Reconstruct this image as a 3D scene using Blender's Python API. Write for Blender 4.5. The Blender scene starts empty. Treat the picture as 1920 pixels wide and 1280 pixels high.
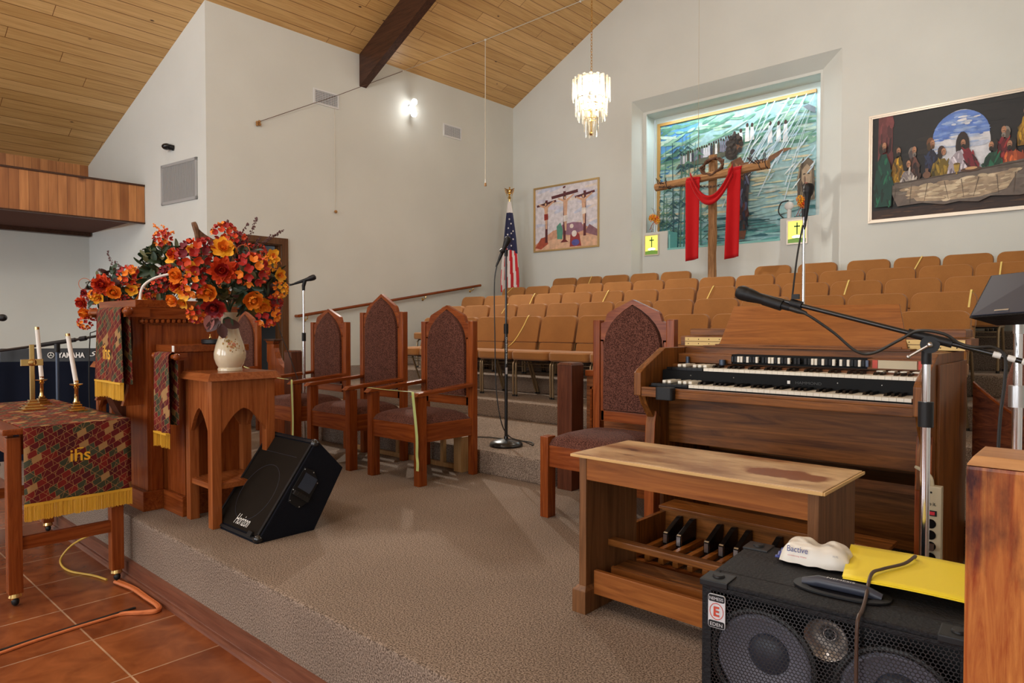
import bpy, bmesh, math, random
from mathutils import Vector, Matrix, noise
R=math.radians; PI=math.pi
random.seed(7)
S=bpy.context.scene
C=S.collection
# ------------------------------------------------------------------ materials
def nt(name):
    m=bpy.data.materials.new(name); m.use_nodes=True
    t=m.node_tree; b=t.nodes['Principled BSDF']
    return m,t,b
def N(t,k,**kw):
    n=t.nodes.new(k)
    for a,v in kw.items(): setattr(n,a,v)
    return n
def plain(name,col,rough=.5,metal=0,bump=0,bscale=200,spec=.5,coat=0,emit=None,estr=0,var=0,vscale=8):
    m,t,b=nt(name)
    b.inputs['Base Color'].default_value=(*col,1); b.inputs['Roughness'].default_value=rough
    b.inputs['Metallic'].default_value=metal; b.inputs['Specular IOR Level'].default_value=spec
    b.inputs['Coat Weight'].default_value=coat
    if emit: b.inputs['Emission Color'].default_value=(*emit,1); b.inputs['Emission Strength'].default_value=estr
    if bump or var:
        tc=N(t,'ShaderNodeTexCoord')
    if var:
        n=N(t,'ShaderNodeTexNoise'); n.inputs['Scale'].default_value=vscale; n.inputs['Detail'].default_value=5
        t.links.new(tc.outputs['Object'],n.inputs['Vector'])
        r=N(t,'ShaderNodeValToRGB'); r.color_ramp.elements[0].position=.3; r.color_ramp.elements[1].position=.7
        r.color_ramp.elements[0].color=(*[c*(1-var) for c in col],1); r.color_ramp.elements[1].color=(*[min(1,c*(1+var)) for c in col],1)
        t.links.new(n.outputs['Fac'],r.inputs['Fac']); t.links.new(r.outputs['Color'],b.inputs['Base Color'])
    if bump:
        n=N(t,'ShaderNodeTexNoise'); n.inputs['Scale'].default_value=bscale; n.inputs['Detail'].default_value=3
        t.links.new(tc.outputs['Object'],n.inputs['Vector'])
        bp=N(t,'ShaderNodeBump'); bp.inputs['Strength'].default_value=bump; bp.inputs['Distance'].default_value=.004
        t.links.new(n.outputs['Fac'],bp.inputs['Height']); t.links.new(bp.outputs['Normal'],b.inputs['Normal'])
    return m
def wood(name,c0,c1,axis='z',rough=.3,scale=5,dist=1.5,coat=.03,worn=None,wscale=3,wlo=.5,whi=.6):
    m,t,b=nt(name)
    tc=N(t,'ShaderNodeTexCoord'); mp=N(t,'ShaderNodeMapping')
    s=[scale*6]*3; s['xyz'.index(axis)]=scale*.35; mp.inputs['Scale'].default_value=s
    t.links.new(tc.outputs['Object'],mp.inputs['Vector'])
    n=N(t,'ShaderNodeTexNoise'); n.inputs['Scale'].default_value=1; n.inputs['Detail'].default_value=8; n.inputs['Roughness'].default_value=.65; n.inputs['Distortion'].default_value=dist
    t.links.new(mp.outputs['Vector'],n.inputs['Vector'])
    r=N(t,'ShaderNodeValToRGB'); e=r.color_ramp.elements
    e[0].position=.33; e[0].color=(*c0,1); e[1].position=.68; e[1].color=(*c1,1)
    t.links.new(n.outputs['Fac'],r.inputs['Fac'])
    out=r.outputs['Color']
    if worn:
        n2=N(t,'ShaderNodeTexNoise'); n2.inputs['Scale'].default_value=1; n2.inputs['Detail'].default_value=8; n2.inputs['Roughness'].default_value=.6
        mp2=N(t,'ShaderNodeMapping'); s2=[wscale*1.8]*3; s2['xyz'.index(axis)]=wscale*.6; mp2.inputs['Scale'].default_value=s2
        t.links.new(tc.outputs['Object'],mp2.inputs['Vector']); t.links.new(mp2.outputs['Vector'],n2.inputs['Vector'])
        r2=N(t,'ShaderNodeValToRGB'); r2.color_ramp.elements[0].position=wlo; r2.color_ramp.elements[1].position=whi
        t.links.new(n2.outputs['Fac'],r2.inputs['Fac'])
        mx=N(t,'ShaderNodeMix',data_type='RGBA'); t.links.new(r2.outputs['Color'],mx.inputs[0]); t.links.new(out,mx.inputs[6])
        mx.inputs[7].default_value=(*worn,1); out=mx.outputs[2]
    t.links.new(out,b.inputs['Base Color'])
    b.inputs['Roughness'].default_value=rough; b.inputs['Specular IOR Level'].default_value=.22; b.inputs['Coat Weight'].default_value=coat; b.inputs['Coat Roughness'].default_value=.15
    bp=N(t,'ShaderNodeBump'); bp.inputs['Strength'].default_value=.12; bp.inputs['Distance'].default_value=.002
    t.links.new(n.outputs['Fac'],bp.inputs['Height']); t.links.new(bp.outputs['Normal'],b.inputs['Normal'])
    return m
def fabric(name,c0,c1,scale=350,rough=.95,big=0,sheen=.2,stretch=(1,1,1),bump=.5,lo=.35,hi=.65):
    m,t,b=nt(name)
    tc=N(t,'ShaderNodeTexCoord'); mp=N(t,'ShaderNodeMapping'); mp.inputs['Scale'].default_value=stretch
    t.links.new(tc.outputs['Object'],mp.inputs['Vector'])
    n=N(t,'ShaderNodeTexNoise'); n.inputs['Scale'].default_value=scale; n.inputs['Detail'].default_value=2
    t.links.new(mp.outputs['Vector'],n.inputs['Vector'])
    r=N(t,'ShaderNodeValToRGB'); e=r.color_ramp.elements
    e[0].position=lo; e[0].color=(*c0,1); e[1].position=hi; e[1].color=(*c1,1)
    t.links.new(n.outputs['Fac'],r.inputs['Fac'])
    out=r.outputs['Color']
    if big:
        n2=N(t,'ShaderNodeTexNoise'); n2.inputs['Scale'].default_value=big; n2.inputs['Detail'].default_value=6
        t.links.new(tc.outputs['Object'],n2.inputs['Vector'])
        mx=N(t,'ShaderNodeMix',data_type='RGBA',blend_type='MULTIPLY'); mx.inputs[0].default_value=.35
        r3=N(t,'ShaderNodeValToRGB'); r3.color_ramp.elements[0].position=.35; r3.color_ramp.elements[0].color=(.55,.55,.55,1); r3.color_ramp.elements[1].position=.65
        t.links.new(n2.outputs['Fac'],r3.inputs['Fac'])
        t.links.new(out,mx.inputs[6]); t.links.new(r3.outputs['Color'],mx.inputs[7]); out=mx.outputs[2]
    t.links.new(out,b.inputs['Base Color'])
    b.inputs['Roughness'].default_value=rough; b.inputs['Sheen Weight'].default_value=sheen; b.inputs['Specular IOR Level'].default_value=.1
    bp=N(t,'ShaderNodeBump'); bp.inputs['Strength'].default_value=bump; bp.inputs['Distance'].default_value=.003
    t.links.new(n.outputs['Fac'],bp.inputs['Height']); t.links.new(bp.outputs['Normal'],b.inputs['Normal'])
    return m
def ceiling_mat():
    m,t,b=nt('pine_board_ceiling')
    tc=N(t,'ShaderNodeTexCoord'); sp=N(t,'ShaderNodeSeparateXYZ'); cb=N(t,'ShaderNodeCombineXYZ')
    t.links.new(tc.outputs['Object'],sp.inputs[0])
    dv=N(t,'ShaderNodeMath',operation='DIVIDE'); dv.inputs[1].default_value=.148; t.links.new(sp.outputs['X'],dv.inputs[0])
    fl=N(t,'ShaderNodeMath',operation='FLOOR'); t.links.new(dv.outputs[0],fl.inputs[0]); wn=N(t,'ShaderNodeTexWhiteNoise',noise_dimensions='1D'); t.links.new(fl.outputs[0],wn.inputs['W'])
    ma=N(t,'ShaderNodeMath',operation='MULTIPLY_ADD'); ma.inputs[1].default_value=3.1; t.links.new(wn.outputs['Value'],ma.inputs[0]); t.links.new(sp.outputs['Y'],ma.inputs[2])
    t.links.new(ma.outputs[0],cb.inputs['X']); t.links.new(sp.outputs['X'],cb.inputs['Y'])
    br=N(t,'ShaderNodeTexBrick'); br.offset=0; br.squash=1
    br.inputs['Scale'].default_value=1; br.inputs['Brick Width'].default_value=3.1; br.inputs['Row Height'].default_value=.148
    br.offset_frequency=3; br.inputs['Mortar Size'].default_value=.004; br.inputs['Mortar Smooth'].default_value=.3
    br.inputs['Color1'].default_value=(.61,.375,.14,1); br.inputs['Color2'].default_value=(.73,.475,.20,1); br.inputs['Mortar'].default_value=(.22,.09,.02,1)
    t.links.new(cb.outputs[0],br.inputs['Vector'])
    mp=N(t,'ShaderNodeMapping'); mp.inputs['Scale'].default_value=(30,1.2,30); t.links.new(tc.outputs['Object'],mp.inputs['Vector'])
    n=N(t,'ShaderNodeTexNoise'); n.inputs['Scale'].default_value=1; n.inputs['Detail'].default_value=7; n.inputs['Distortion'].default_value=1.5
    t.links.new(mp.outputs[0],n.inputs['Vector'])
    r=N(t,'ShaderNodeValToRGB'); r.color_ramp.elements[0].position=.3; r.color_ramp.elements[0].color=(.72,.62,.5,1); r.color_ramp.elements[1].position=.65
    t.links.new(n.outputs['Fac'],r.inputs['Fac'])
    mx=N(t,'ShaderNodeMix',data_type='RGBA',blend_type='MULTIPLY'); mx.inputs[0].default_value=.8
    t.links.new(br.outputs['Color'],mx.inputs[6]); t.links.new(r.outputs['Color'],mx.inputs[7])
    mp2=N(t,'ShaderNodeMapping'); mp2.inputs['Scale'].default_value=(5.5,2.4,1); t.links.new(tc.outputs['Object'],mp2.inputs['Vector'])
    v=N(t,'ShaderNodeTexVoronoi'); v.inputs['Scale'].default_value=1; t.links.new(mp2.outputs[0],v.inputs['Vector'])
    r2=N(t,'ShaderNodeValToRGB'); r2.color_ramp.elements[0].position=.035; r2.color_ramp.elements[0].color=(1,1,1,1); r2.color_ramp.elements[1].position=.075; r2.color_ramp.elements[1].color=(0,0,0,1)
    t.links.new(v.outputs['Distance'],r2.inputs['Fac'])
    mx2=N(t,'ShaderNodeMix',data_type='RGBA'); t.links.new(r2.outputs['Color'],mx2.inputs[0]); t.links.new(mx.outputs[2],mx2.inputs[6]); mx2.inputs[7].default_value=(.10,.045,.02,1)
    t.links.new(mx2.outputs[2],b.inputs['Base Color']); b.inputs['Roughness'].default_value=.42
    bp=N(t,'ShaderNodeBump'); bp.invert=True; bp.inputs['Strength'].default_value=.5; bp.inputs['Distance'].default_value=.006
    t.links.new(br.outputs['Fac'],bp.inputs['Height']); t.links.new(bp.outputs['Normal'],b.inputs['Normal'])
    return m
def vboards(name,c0,c1,w=.1,axis='Y',knots=True):
    m,t,b=nt(name)
    tc=N(t,'ShaderNodeTexCoord'); sp=N(t,'ShaderNodeSeparateXYZ'); cb=N(t,'ShaderNodeCombineXYZ')
    t.links.new(tc.outputs['Object'],sp.inputs[0])
    t.links.new(sp.outputs['Z'],cb.inputs['X']); t.links.new(sp.outputs[axis],cb.inputs['Y'])
    br=N(t,'ShaderNodeTexBrick'); br.offset=.5
    br.inputs['Scale'].default_value=1; br.inputs['Brick Width'].default_value=9; br.inputs['Row Height'].default_value=w
    br.inputs['Mortar Size'].default_value=.002; br.inputs['Color1'].default_value=(*c0,1); br.inputs['Color2'].default_value=(*c1,1); br.inputs['Mortar'].default_value=(.12,.04,.01,1)
    t.links.new(cb.outputs[0],br.inputs['Vector'])
    v=N(t,'ShaderNodeTexVoronoi'); v.inputs['Scale'].default_value=3.2; t.links.new(tc.outputs['Object'],v.inputs['Vector'])
    r2=N(t,'ShaderNodeValToRGB'); r2.color_ramp.elements[0].position=.06; r2.color_ramp.elements[0].color=(1,1,1,1); r2.color_ramp.elements[1].position=.2; r2.color_ramp.elements[1].color=(0,0,0,1)
    t.links.new(v.outputs['Distance'],r2.inputs['Fac'])
    mx2=N(t,'ShaderNodeMix',data_type='RGBA'); t.links.new(r2.outputs['Color'],mx2.inputs[0]); t.links.new(br.outputs['Color'],mx2.inputs[6]); mx2.inputs[7].default_value=(.16,.05,.015,1)
    mp=N(t,'ShaderNodeMapping'); mp.inputs['Scale'].default_value=(20,20,2); t.links.new(tc.outputs['Object'],mp.inputs['Vector'])
    n=N(t,'ShaderNodeTexNoise'); n.inputs['Scale'].default_value=1; n.inputs['Detail'].default_value=6; t.links.new(mp.outputs[0],n.inputs['Vector'])
    r=N(t,'ShaderNodeValToRGB'); r.color_ramp.elements[0].position=.3; r.color_ramp.elements[0].color=(.6,.5,.4,1); r.color_ramp.elements[1].position=.65
    t.links.new(n.outputs['Fac'],r.inputs['Fac'])
    mx=N(t,'ShaderNodeMix',data_type='RGBA',blend_type='MULTIPLY'); mx.inputs[0].default_value=.8
    t.links.new(mx2.outputs[2],mx.inputs[6]); t.links.new(r.outputs['Color'],mx.inputs[7])
    t.links.new(mx.outputs[2],b.inputs['Base Color']); b.inputs['Roughness'].default_value=.4
    return m
def tile_mat():
    m,t,b=nt('terracotta_tile')
    tc=N(t,'ShaderNodeTexCoord'); mp=N(t,'ShaderNodeMapping'); mp.inputs['Location'].default_value=(2.992+.477*8,-.991+.477*20,0)
    t.links.new(tc.outputs['Object'],mp.inputs['Vector'])
    br=N(t,'ShaderNodeTexBrick'); br.offset=0; br.inputs['Scale'].default_value=1; br.inputs['Brick Width'].default_value=.477; br.inputs['Row Height'].default_value=.477
    br.inputs['Mortar Size'].default_value=.004; br.inputs['Color1'].default_value=(.33,.105,.035,1); br.inputs['Color2'].default_value=(.27,.08,.026,1); br.inputs['Mortar'].default_value=(.55,.36,.22,1)
    t.links.new(mp.outputs[0],br.inputs['Vector'])
    n=N(t,'ShaderNodeTexNoise'); n.inputs['Scale'].default_value=7; n.inputs['Detail'].default_value=9; n.inputs['Distortion'].default_value=.8; t.links.new(tc.outputs['Object'],n.inputs['Vector'])
    r=N(t,'ShaderNodeValToRGB'); r.color_ramp.elements[0].position=.3; r.color_ramp.elements[0].color=(.5,.42,.4,1); r.color_ramp.elements[1].position=.7
    t.links.new(n.outputs['Fac'],r.inputs['Fac'])
    mx=N(t,'ShaderNodeMix',data_type='RGBA',blend_type='MULTIPLY'); mx.inputs[0].default_value=.9
    t.links.new(br.outputs['Color'],mx.inputs[6]); t.links.new(r.outputs['Color'],mx.inputs[7])
    t.links.new(mx.outputs[2],b.inputs['Base Color']); b.inputs['Roughness'].default_value=.22
    bp=N(t,'ShaderNodeBump'); bp.invert=True; bp.inputs['Strength'].default_value=.4; bp.inputs['Distance'].default_value=.003
    t.links.new(br.outputs['Fac'],bp.inputs['Height']); t.links.new(bp.outputs['Normal'],b.inputs['Normal'])
    return m
def tapestry(name):
    # quilted cloth: slanting blocks of maroon, green, rust and tan with thin tan seams, laid out along the cloth's own length
    m,t,b=nt(name)
    tc=N(t,'ShaderNodeTexCoord')
    def blocks(rot,bw,rh,mort,skew):
        mp=N(t,'ShaderNodeMapping'); mp.inputs['Rotation'].default_value=(0,0,R(rot)); t.links.new(tc.outputs['UV'],mp.inputs['Vector'])
        sp=N(t,'ShaderNodeSeparateXYZ'); t.links.new(mp.outputs[0],sp.inputs[0])
        k=N(t,'ShaderNodeMath',operation='MULTIPLY_ADD'); k.inputs[1].default_value=skew; t.links.new(sp.outputs['Y'],k.inputs[0]); t.links.new(sp.outputs['X'],k.inputs[2])
        cb=N(t,'ShaderNodeCombineXYZ'); t.links.new(k.outputs[0],cb.inputs['X']); t.links.new(sp.outputs['Y'],cb.inputs['Y'])
        br=N(t,'ShaderNodeTexBrick'); br.offset=.37; br.inputs['Scale'].default_value=1; br.inputs['Brick Width'].default_value=bw; br.inputs['Row Height'].default_value=rh
        br.inputs['Mortar Size'].default_value=mort; br.inputs['Mortar Smooth'].default_value=0; br.inputs['Color1'].default_value=(0,0,0,1); br.inputs['Color2'].default_value=(1,1,1,1); br.inputs['Mortar'].default_value=(0,0,0,1)
        t.links.new(cb.outputs[0],br.inputs['Vector']); return br
    b1=blocks(28,.046,.030,.0009,.35); b2=blocks(-40,.080,.050,.0008,-.3)
    r=N(t,'ShaderNodeValToRGB'); r.color_ramp.interpolation='CONSTANT'; e=r.color_ramp.elements
    e[0].position=0; e[0].color=(.105,.010,.012,1); e[1].position=.27; e[1].color=(.045,.048,.026,1)
    for p,c in ((.44,(.17,.016,.012)),(.60,(.07,.010,.013)),(.70,(.33,.19,.075)),(.80,(.11,.011,.012)),(.90,(.055,.06,.036))):
        x=e.new(p); x.color=(*c,1)
    t.links.new(b1.outputs['Color'],r.inputs['Fac'])
    ad=N(t,'ShaderNodeMath',operation='MAXIMUM'); t.links.new(b1.outputs['Fac'],ad.inputs[0]); t.links.new(b2.outputs['Fac'],ad.inputs[1])
    mx=N(t,'ShaderNodeMix',data_type='RGBA'); t.links.new(ad.outputs[0],mx.inputs[0]); t.links.new(r.outputs['Color'],mx.inputs[6]); mx.inputs[7].default_value=(.34,.18,.07,1)
    t.links.new(mx.outputs[2],b.inputs['Base Color']); b.inputs['Roughness'].default_value=.8; b.inputs['Specular IOR Level'].default_value=.2
    return m
def acrylic():
    m=bpy.data.materials.new('chandelier_crystal'); m.use_nodes=True; t=m.node_tree; t.nodes.clear()
    o=N(t,'ShaderNodeOutputMaterial'); tr=N(t,'ShaderNodeBsdfTransparent'); tl=N(t,'ShaderNodeBsdfTranslucent'); g=N(t,'ShaderNodeBsdfGlossy')
    tr.inputs['Color'].default_value=(.98,.97,.94,1); tl.inputs['Color'].default_value=(.95,.92,.85,1); g.inputs['Roughness'].default_value=.08
    a=N(t,'ShaderNodeMixShader'); a.inputs[0].default_value=.26; t.links.new(tr.outputs[0],a.inputs[1]); t.links.new(tl.outputs[0],a.inputs[2])
    f=N(t,'ShaderNodeFresnel'); c=N(t,'ShaderNodeMixShader'); t.links.new(f.outputs[0],c.inputs[0]); t.links.new(a.outputs[0],c.inputs[1]); t.links.new(g.outputs[0],c.inputs[2])
    t.links.new(c.outputs[0],o.inputs[0]); return m
M={}
M['wall']=plain('painted_wall',(.66,.675,.635),.85,bump=.25,bscale=160,var=.035,vscale=1.3)
M['wall_niche']=plain('niche_wall_white',(.72,.80,.78),.8)
M['ceil']=ceiling_mat()
M['pine']=vboards('knotty_pine_boards',(.34,.125,.035),(.60,.26,.085))
M['carpet']=fabric('carpet',(.095,.066,.048),(.40,.31,.245),scale=170,big=1.6,sheen=.0,bump=.7,lo=.36,hi=.66)
M['tile']=tile_mat()
ch0,ch1=(.15,.029,.006),(.30,.076,.016)
M['cherry_z']=wood('cherry_wood_upright',ch0,ch1,'z',.25)
M['cherry_x']=wood('cherry_wood_cross',ch0,ch1,'x',.25)
M['cherry_y']=wood('cherry_wood_side',ch0,ch1,'y',.25)
st0,st1=(.21,.052,.013),(.36,.115,.033)
M['oak_z']=wood('stained_oak_upright',st0,st1,'z',.27); M['oak_x']=wood('stained_oak_cross',st0,st1,'x',.27)
wa0,wa1=(.075,.023,.005),(.28,.098,.020)
M['walnut_x']=wood('walnut_cross',wa0,wa1,'x',.35); M['walnut_z']=wood('walnut_upright',wa0,wa1,'z',.35)
M['walnut_o']=wood('walnut_rack',(.21,.065,.010),(.36,.125,.022),'x',.35,scale=6)
M['benchtop']=wood('worn_bench_top',(.20,.08,.03),(.32,.15,.06),'x',.32,worn=(.62,.42,.22),wscale=2.6,wlo=.40,whi=.56)
M['bench_x']=wood('bench_wood_cross',(.19,.055,.012),(.36,.125,.028),'x',.4)
M['bench_z']=wood('bench_wood_upright',(.10,.04,.014),(.24,.105,.04),'z',.45)
M['edge']=plain('worn_pale_edge',(.62,.38,.14),.5)
M['dark_z']=wood('dark_brown_wood',(.06,.018,.010),(.13,.042,.02),'z',.3)
M['dark_x']=wood('dark_beam_wood',(.035,.016,.01),(.085,.036,.02),'x',.35)
M['rail_dark']=wood('rail_panel_wood',(.05,.013,.008),(.20,.055,.02),'x',.3,scale=3,dist=4)
M['zebra']=wood('striped_wood',(.07,.02,.01),(.36,.13,.045),'x',.3,scale=4,dist=3)
M['oldpost']=wood('worn_post_wood',(.27,.040,.007),(.62,.24,.060),'z',.3,scale=6,dist=1.6,worn=(.045,.010,.010),wscale=4.2,wlo=.47,whi=.60)
M['posttop']=wood('worn_post_top',(.36,.16,.06),(.55,.28,.11),'x',.4)
M['doortrim']=wood('door_trim_brown',(.085,.036,.014),(.15,.065,.027),'z',.35)
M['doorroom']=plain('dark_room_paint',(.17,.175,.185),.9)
M['oakpale']=wood('pale_oak',(.36,.19,.07),(.50,.30,.13),'z',.45)
M['ochre']=fabric('ochre_chair_fabric',(.33,.135,.036),(.43,.19,.058),scale=500,big=3,sheen=.25)
M['burg']=fabric('burgundy_tweed',(.038,.013,.009),(.165,.066,.046),scale=210,sheen=.05,bump=.6,lo=.4,hi=.6)
M['bronze']=plain('bronze_tube',(.33,.24,.14),.38,.7)
M['shell']=plain('chair_back_shell',(.30,.16,.05),.5)
M['blackp']=plain('black_plastic',(.010,.010,.011),.45,spec=.3)
M['blackm']=plain('black_metal',(.010,.010,.011),.28,.2,coat=.3)
M['blackcarpet']=plain('black_speaker_carpet',(.008,.009,.014),.95,bump=.9,bscale=300,spec=.12)
M['tolex']=plain('black_tolex',(.011,.011,.013),.6,bump=.9,bscale=120,spec=.22)
M['grille']=plain('dark_grille_cloth',(.014,.010,.007),.9,bump=.5,bscale=500,spec=.1)
M['chrome']=plain('chrome',(.75,.75,.78),.12,1)
M['steel']=plain('brushed_steel',(.55,.55,.55),.3,1)
M['brass']=plain('polished_brass',(.80,.56,.22),.14,1)
M['brasshinge']=plain('brass_hinge',(.40,.26,.10),.38,.8)
M['white']=plain('white_plastic',(.75,.74,.70),.4)
M['candle']=plain('white_candle_wax',(.85,.83,.78),.5)
M['ivory']=plain('ivory_key',(.78,.73,.62),.25)
M['ebony']=plain('ebony_key',(.007,.006,.006),.25,spec=.25)
M['orgblack']=plain('organ_black_paint',(.006,.006,.006),.5,spec=.12)
M['vase']=plain('cream_ceramic',(.66,.57,.40),.18,coat=.6,var=.12,vscale=6)
M['tape']=tapestry('quilted_cloth')
M['fringe']=plain('gold_fringe',(.72,.40,.03),.6,bump=.3,bscale=400)
M['goldthread']=plain('gold_embroidery',(.80,.42,.02),.5)
M['lime']=plain('pale_green_ribbon',(.52,.60,.22),.5)
M['yellow_r']=plain('yellow_ribbon',(.80,.60,.16),.5)
M['red']=fabric('red_cloth',(.36,.006,.009),(.48,.012,.014),scale=300,sheen=.1,bump=.2)
M['log']=wood('rough_log',(.20,.09,.035),(.46,.25,.11),'z',.7,scale=5,dist=3,coat=0)
M['log_x']=wood('rough_log_cross',(.24,.11,.04),(.50,.27,.12),'x',.7,scale=5,dist=3,coat=0)
M['vine']=plain('dry_vine',(.12,.055,.03),.9)
M['wire']=plain('rusty_wire',(.045,.025,.02),.7)
M['glass']=acrylic()
M['goldframe']=plain('gilt_frame',(.58,.40,.18),.3,.6)
M['whiteframe']=plain('white_gold_frame',(.72,.62,.50),.3,.3)
M['oakframe']=plain('honey_oak_frame',(.55,.30,.08),.4)
M['ventw']=plain('white_register',(.72,.73,.74),.5); M['ventd']=plain('register_shadow',(.10,.10,.12),.8)
M['ventg']=plain('grey_register',(.42,.43,.43),.5,.2)
M['clothdark']=plain('navy_black_cloth',(.007,.009,.017),.95,spec=.05)
M['flagr']=plain('flag_red',(.60,.015,.025),.7); M['flagw']=plain('flag_white',(.78,.74,.72),.7); M['flagb']=plain('flag_blue',(.014,.018,.07),.7)
M['leafd']=plain('dark_green_leaf',(.018,.045,.018),.5); M['leafm']=plain('olive_leaf',(.085,.085,.025),.55); M['leafb']=plain('bronze_leaf',(.08,.03,.025),.55)
M['f_red']=plain('red_petal',(.42,.018,.012),.6); M['f_ro']=plain('red_orange_petal',(.68,.07,.012),.6); M['f_or']=plain('orange_petal',(.88,.26,.015),.6)
M['f_ye']=plain('golden_petal',(.90,.45,.02),.6); M['f_bu']=plain('burgundy_petal',(.20,.015,.025),.6); M['f_pk']=plain('dusty_pink_leaf',(.42,.16,.14),.6)
M['twig']=plain('purple_brown_bud',(.11,.045,.045),.7); M['curl']=plain('orange_curl_wire',(.55,.16,.05),.5)
M['feather']=plain('brown_feather',(.16,.08,.04),.8,var=.4,vscale=60)
M['orangecord']=plain('orange_taped_cord',(.60,.17,.05),.5); M['yellowcord']=plain('yellow_cord',(.60,.38,.06),.5)
M['cable']=plain('black_cable',(.014,.013,.012),.45); M['browncord']=plain('brown_cord',(.06,.03,.018),.5)
M['paper']=plain('yellow_paper',(.80,.62,.02),.6)
M['beige']=plain('beige_plastic',(.50,.43,.29),.45)
M['trim']=wood('reddish_trim',(.12,.042,.025),(.22,.085,.05),'x',.3)
M['cord']=plain('pale_cord',(.60,.55,.45),.7)
M['woodbead']=plain('wood_bead',(.35,.17,.05),.5)
M['label']=plain('label_silver',(.66,.67,.70),.35,.2); M['labelred']=plain('label_orange_red',(.55,.06,.03),.5)
M['blue']=plain('printed_blue',(.03,.05,.25),.5); M['pred']=plain('printed_red',(.6,.02,.04),.5); M['wipes']=plain('wipes_film',(.74,.70,.62),.3)
M['bulb']=plain('lamp_bulb',(1,.95,.85),.3,emit=(1,.84,.58),estr=9)
M['flood']=plain('floodlamp_face',(1,1,1),.3,emit=(1,.96,.88),estr=60)
M['litpic']=plain('backlit_yellow_panel',(.7,.7,.2),.4,emit=(.85,.80,.10),estr=.75)
M['litwhite']=plain('backlit_white_panel',(.9,.9,.8),.4,emit=(1,1,.8),estr=1.0)
M['litgreen']=plain('backlit_green_panel',(.1,.25,.05),.4,emit=(.14,.22,.02),estr=.6)
M['skypane']=plain('daylight_pane',(.8,.85,.9),.2,emit=(.86,.93,1),estr=3.2)
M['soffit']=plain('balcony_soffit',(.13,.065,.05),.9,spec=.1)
M['teal']=plain('teal_sill_paint',(.22,.55,.52),.5)
M['horn']=plain('horn_metal',(.42,.38,.35),.28,.85)
M['cone']=plain('speaker_cone',(.20,.20,.25),.5); M['cap']=plain('dust_cap',(.035,.04,.06),.4)
M['rubber']=plain('black_rubber',(.01,.01,.01),.5)
M['outlet']=plain('outlet_plate',(.5,.48,.44),.4)
def bench_patch():
    m=M['benchtop']; t=m.node_tree; b=t.nodes['Principled BSDF']; src=b.inputs['Base Color'].links[0].from_socket
    tc=N(t,'ShaderNodeTexCoord')
    def blob(cx,cy,sx,sy,col,src,lo,hi,dist):
        n=N(t,'ShaderNodeTexNoise'); n.inputs['Scale'].default_value=14; n.inputs['Detail'].default_value=6; t.links.new(tc.outputs['Object'],n.inputs['Vector'])
        vm=N(t,'ShaderNodeVectorMath',operation='MULTIPLY_ADD'); vm.inputs[1].default_value=(dist,dist,0); t.links.new(n.outputs['Color'],vm.inputs[0]); t.links.new(tc.outputs['Object'],vm.inputs[2])
        mp=N(t,'ShaderNodeMapping'); mp.inputs['Location'].default_value=(-(cx+dist/2)/sx,-(cy+dist/2)/sy,0); mp.inputs['Scale'].default_value=(1/sx,1/sy,0); t.links.new(vm.outputs[0],mp.inputs[0])
        ln_=N(t,'ShaderNodeVectorMath',operation='LENGTH'); t.links.new(mp.outputs[0],ln_.inputs[0])
        r=N(t,'ShaderNodeValToRGB'); r.color_ramp.elements[0].position=lo; r.color_ramp.elements[0].color=(1,1,1,1); r.color_ramp.elements[1].position=hi; r.color_ramp.elements[1].color=(0,0,0,1); t.links.new(ln_.outputs['Value'],r.inputs[0])
        mx=N(t,'ShaderNodeMix',data_type='RGBA'); t.links.new(r.outputs[0],mx.inputs[0]); t.links.new(src,mx.inputs[6]); mx.inputs[7].default_value=(*col,1); return mx.outputs[2]
    s_=blob(.28,-.04,.17,.075,(.22,.065,.015),src,.75,1.0,.10)
    s_=blob(-.33,.0,.07,.02,(.10,.035,.012),s_,.5,1.0,.09)
    s_=blob(-.28,-.10,.03,.012,(.12,.04,.015),s_,.5,1.0,.06)
    t.links.new(s_,b.inputs['Base Color'])
bench_patch()
PC={}
def pc(r,g,b,rough=.55):
    k=(r,g,b)
    if k not in PC: PC[k]=plain('paint_%d_%d_%d'%(r,g,b),tuple((c/255)**2.2 for c in k),rough,var=.18,vscale=14)
    return PC[k]
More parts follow.
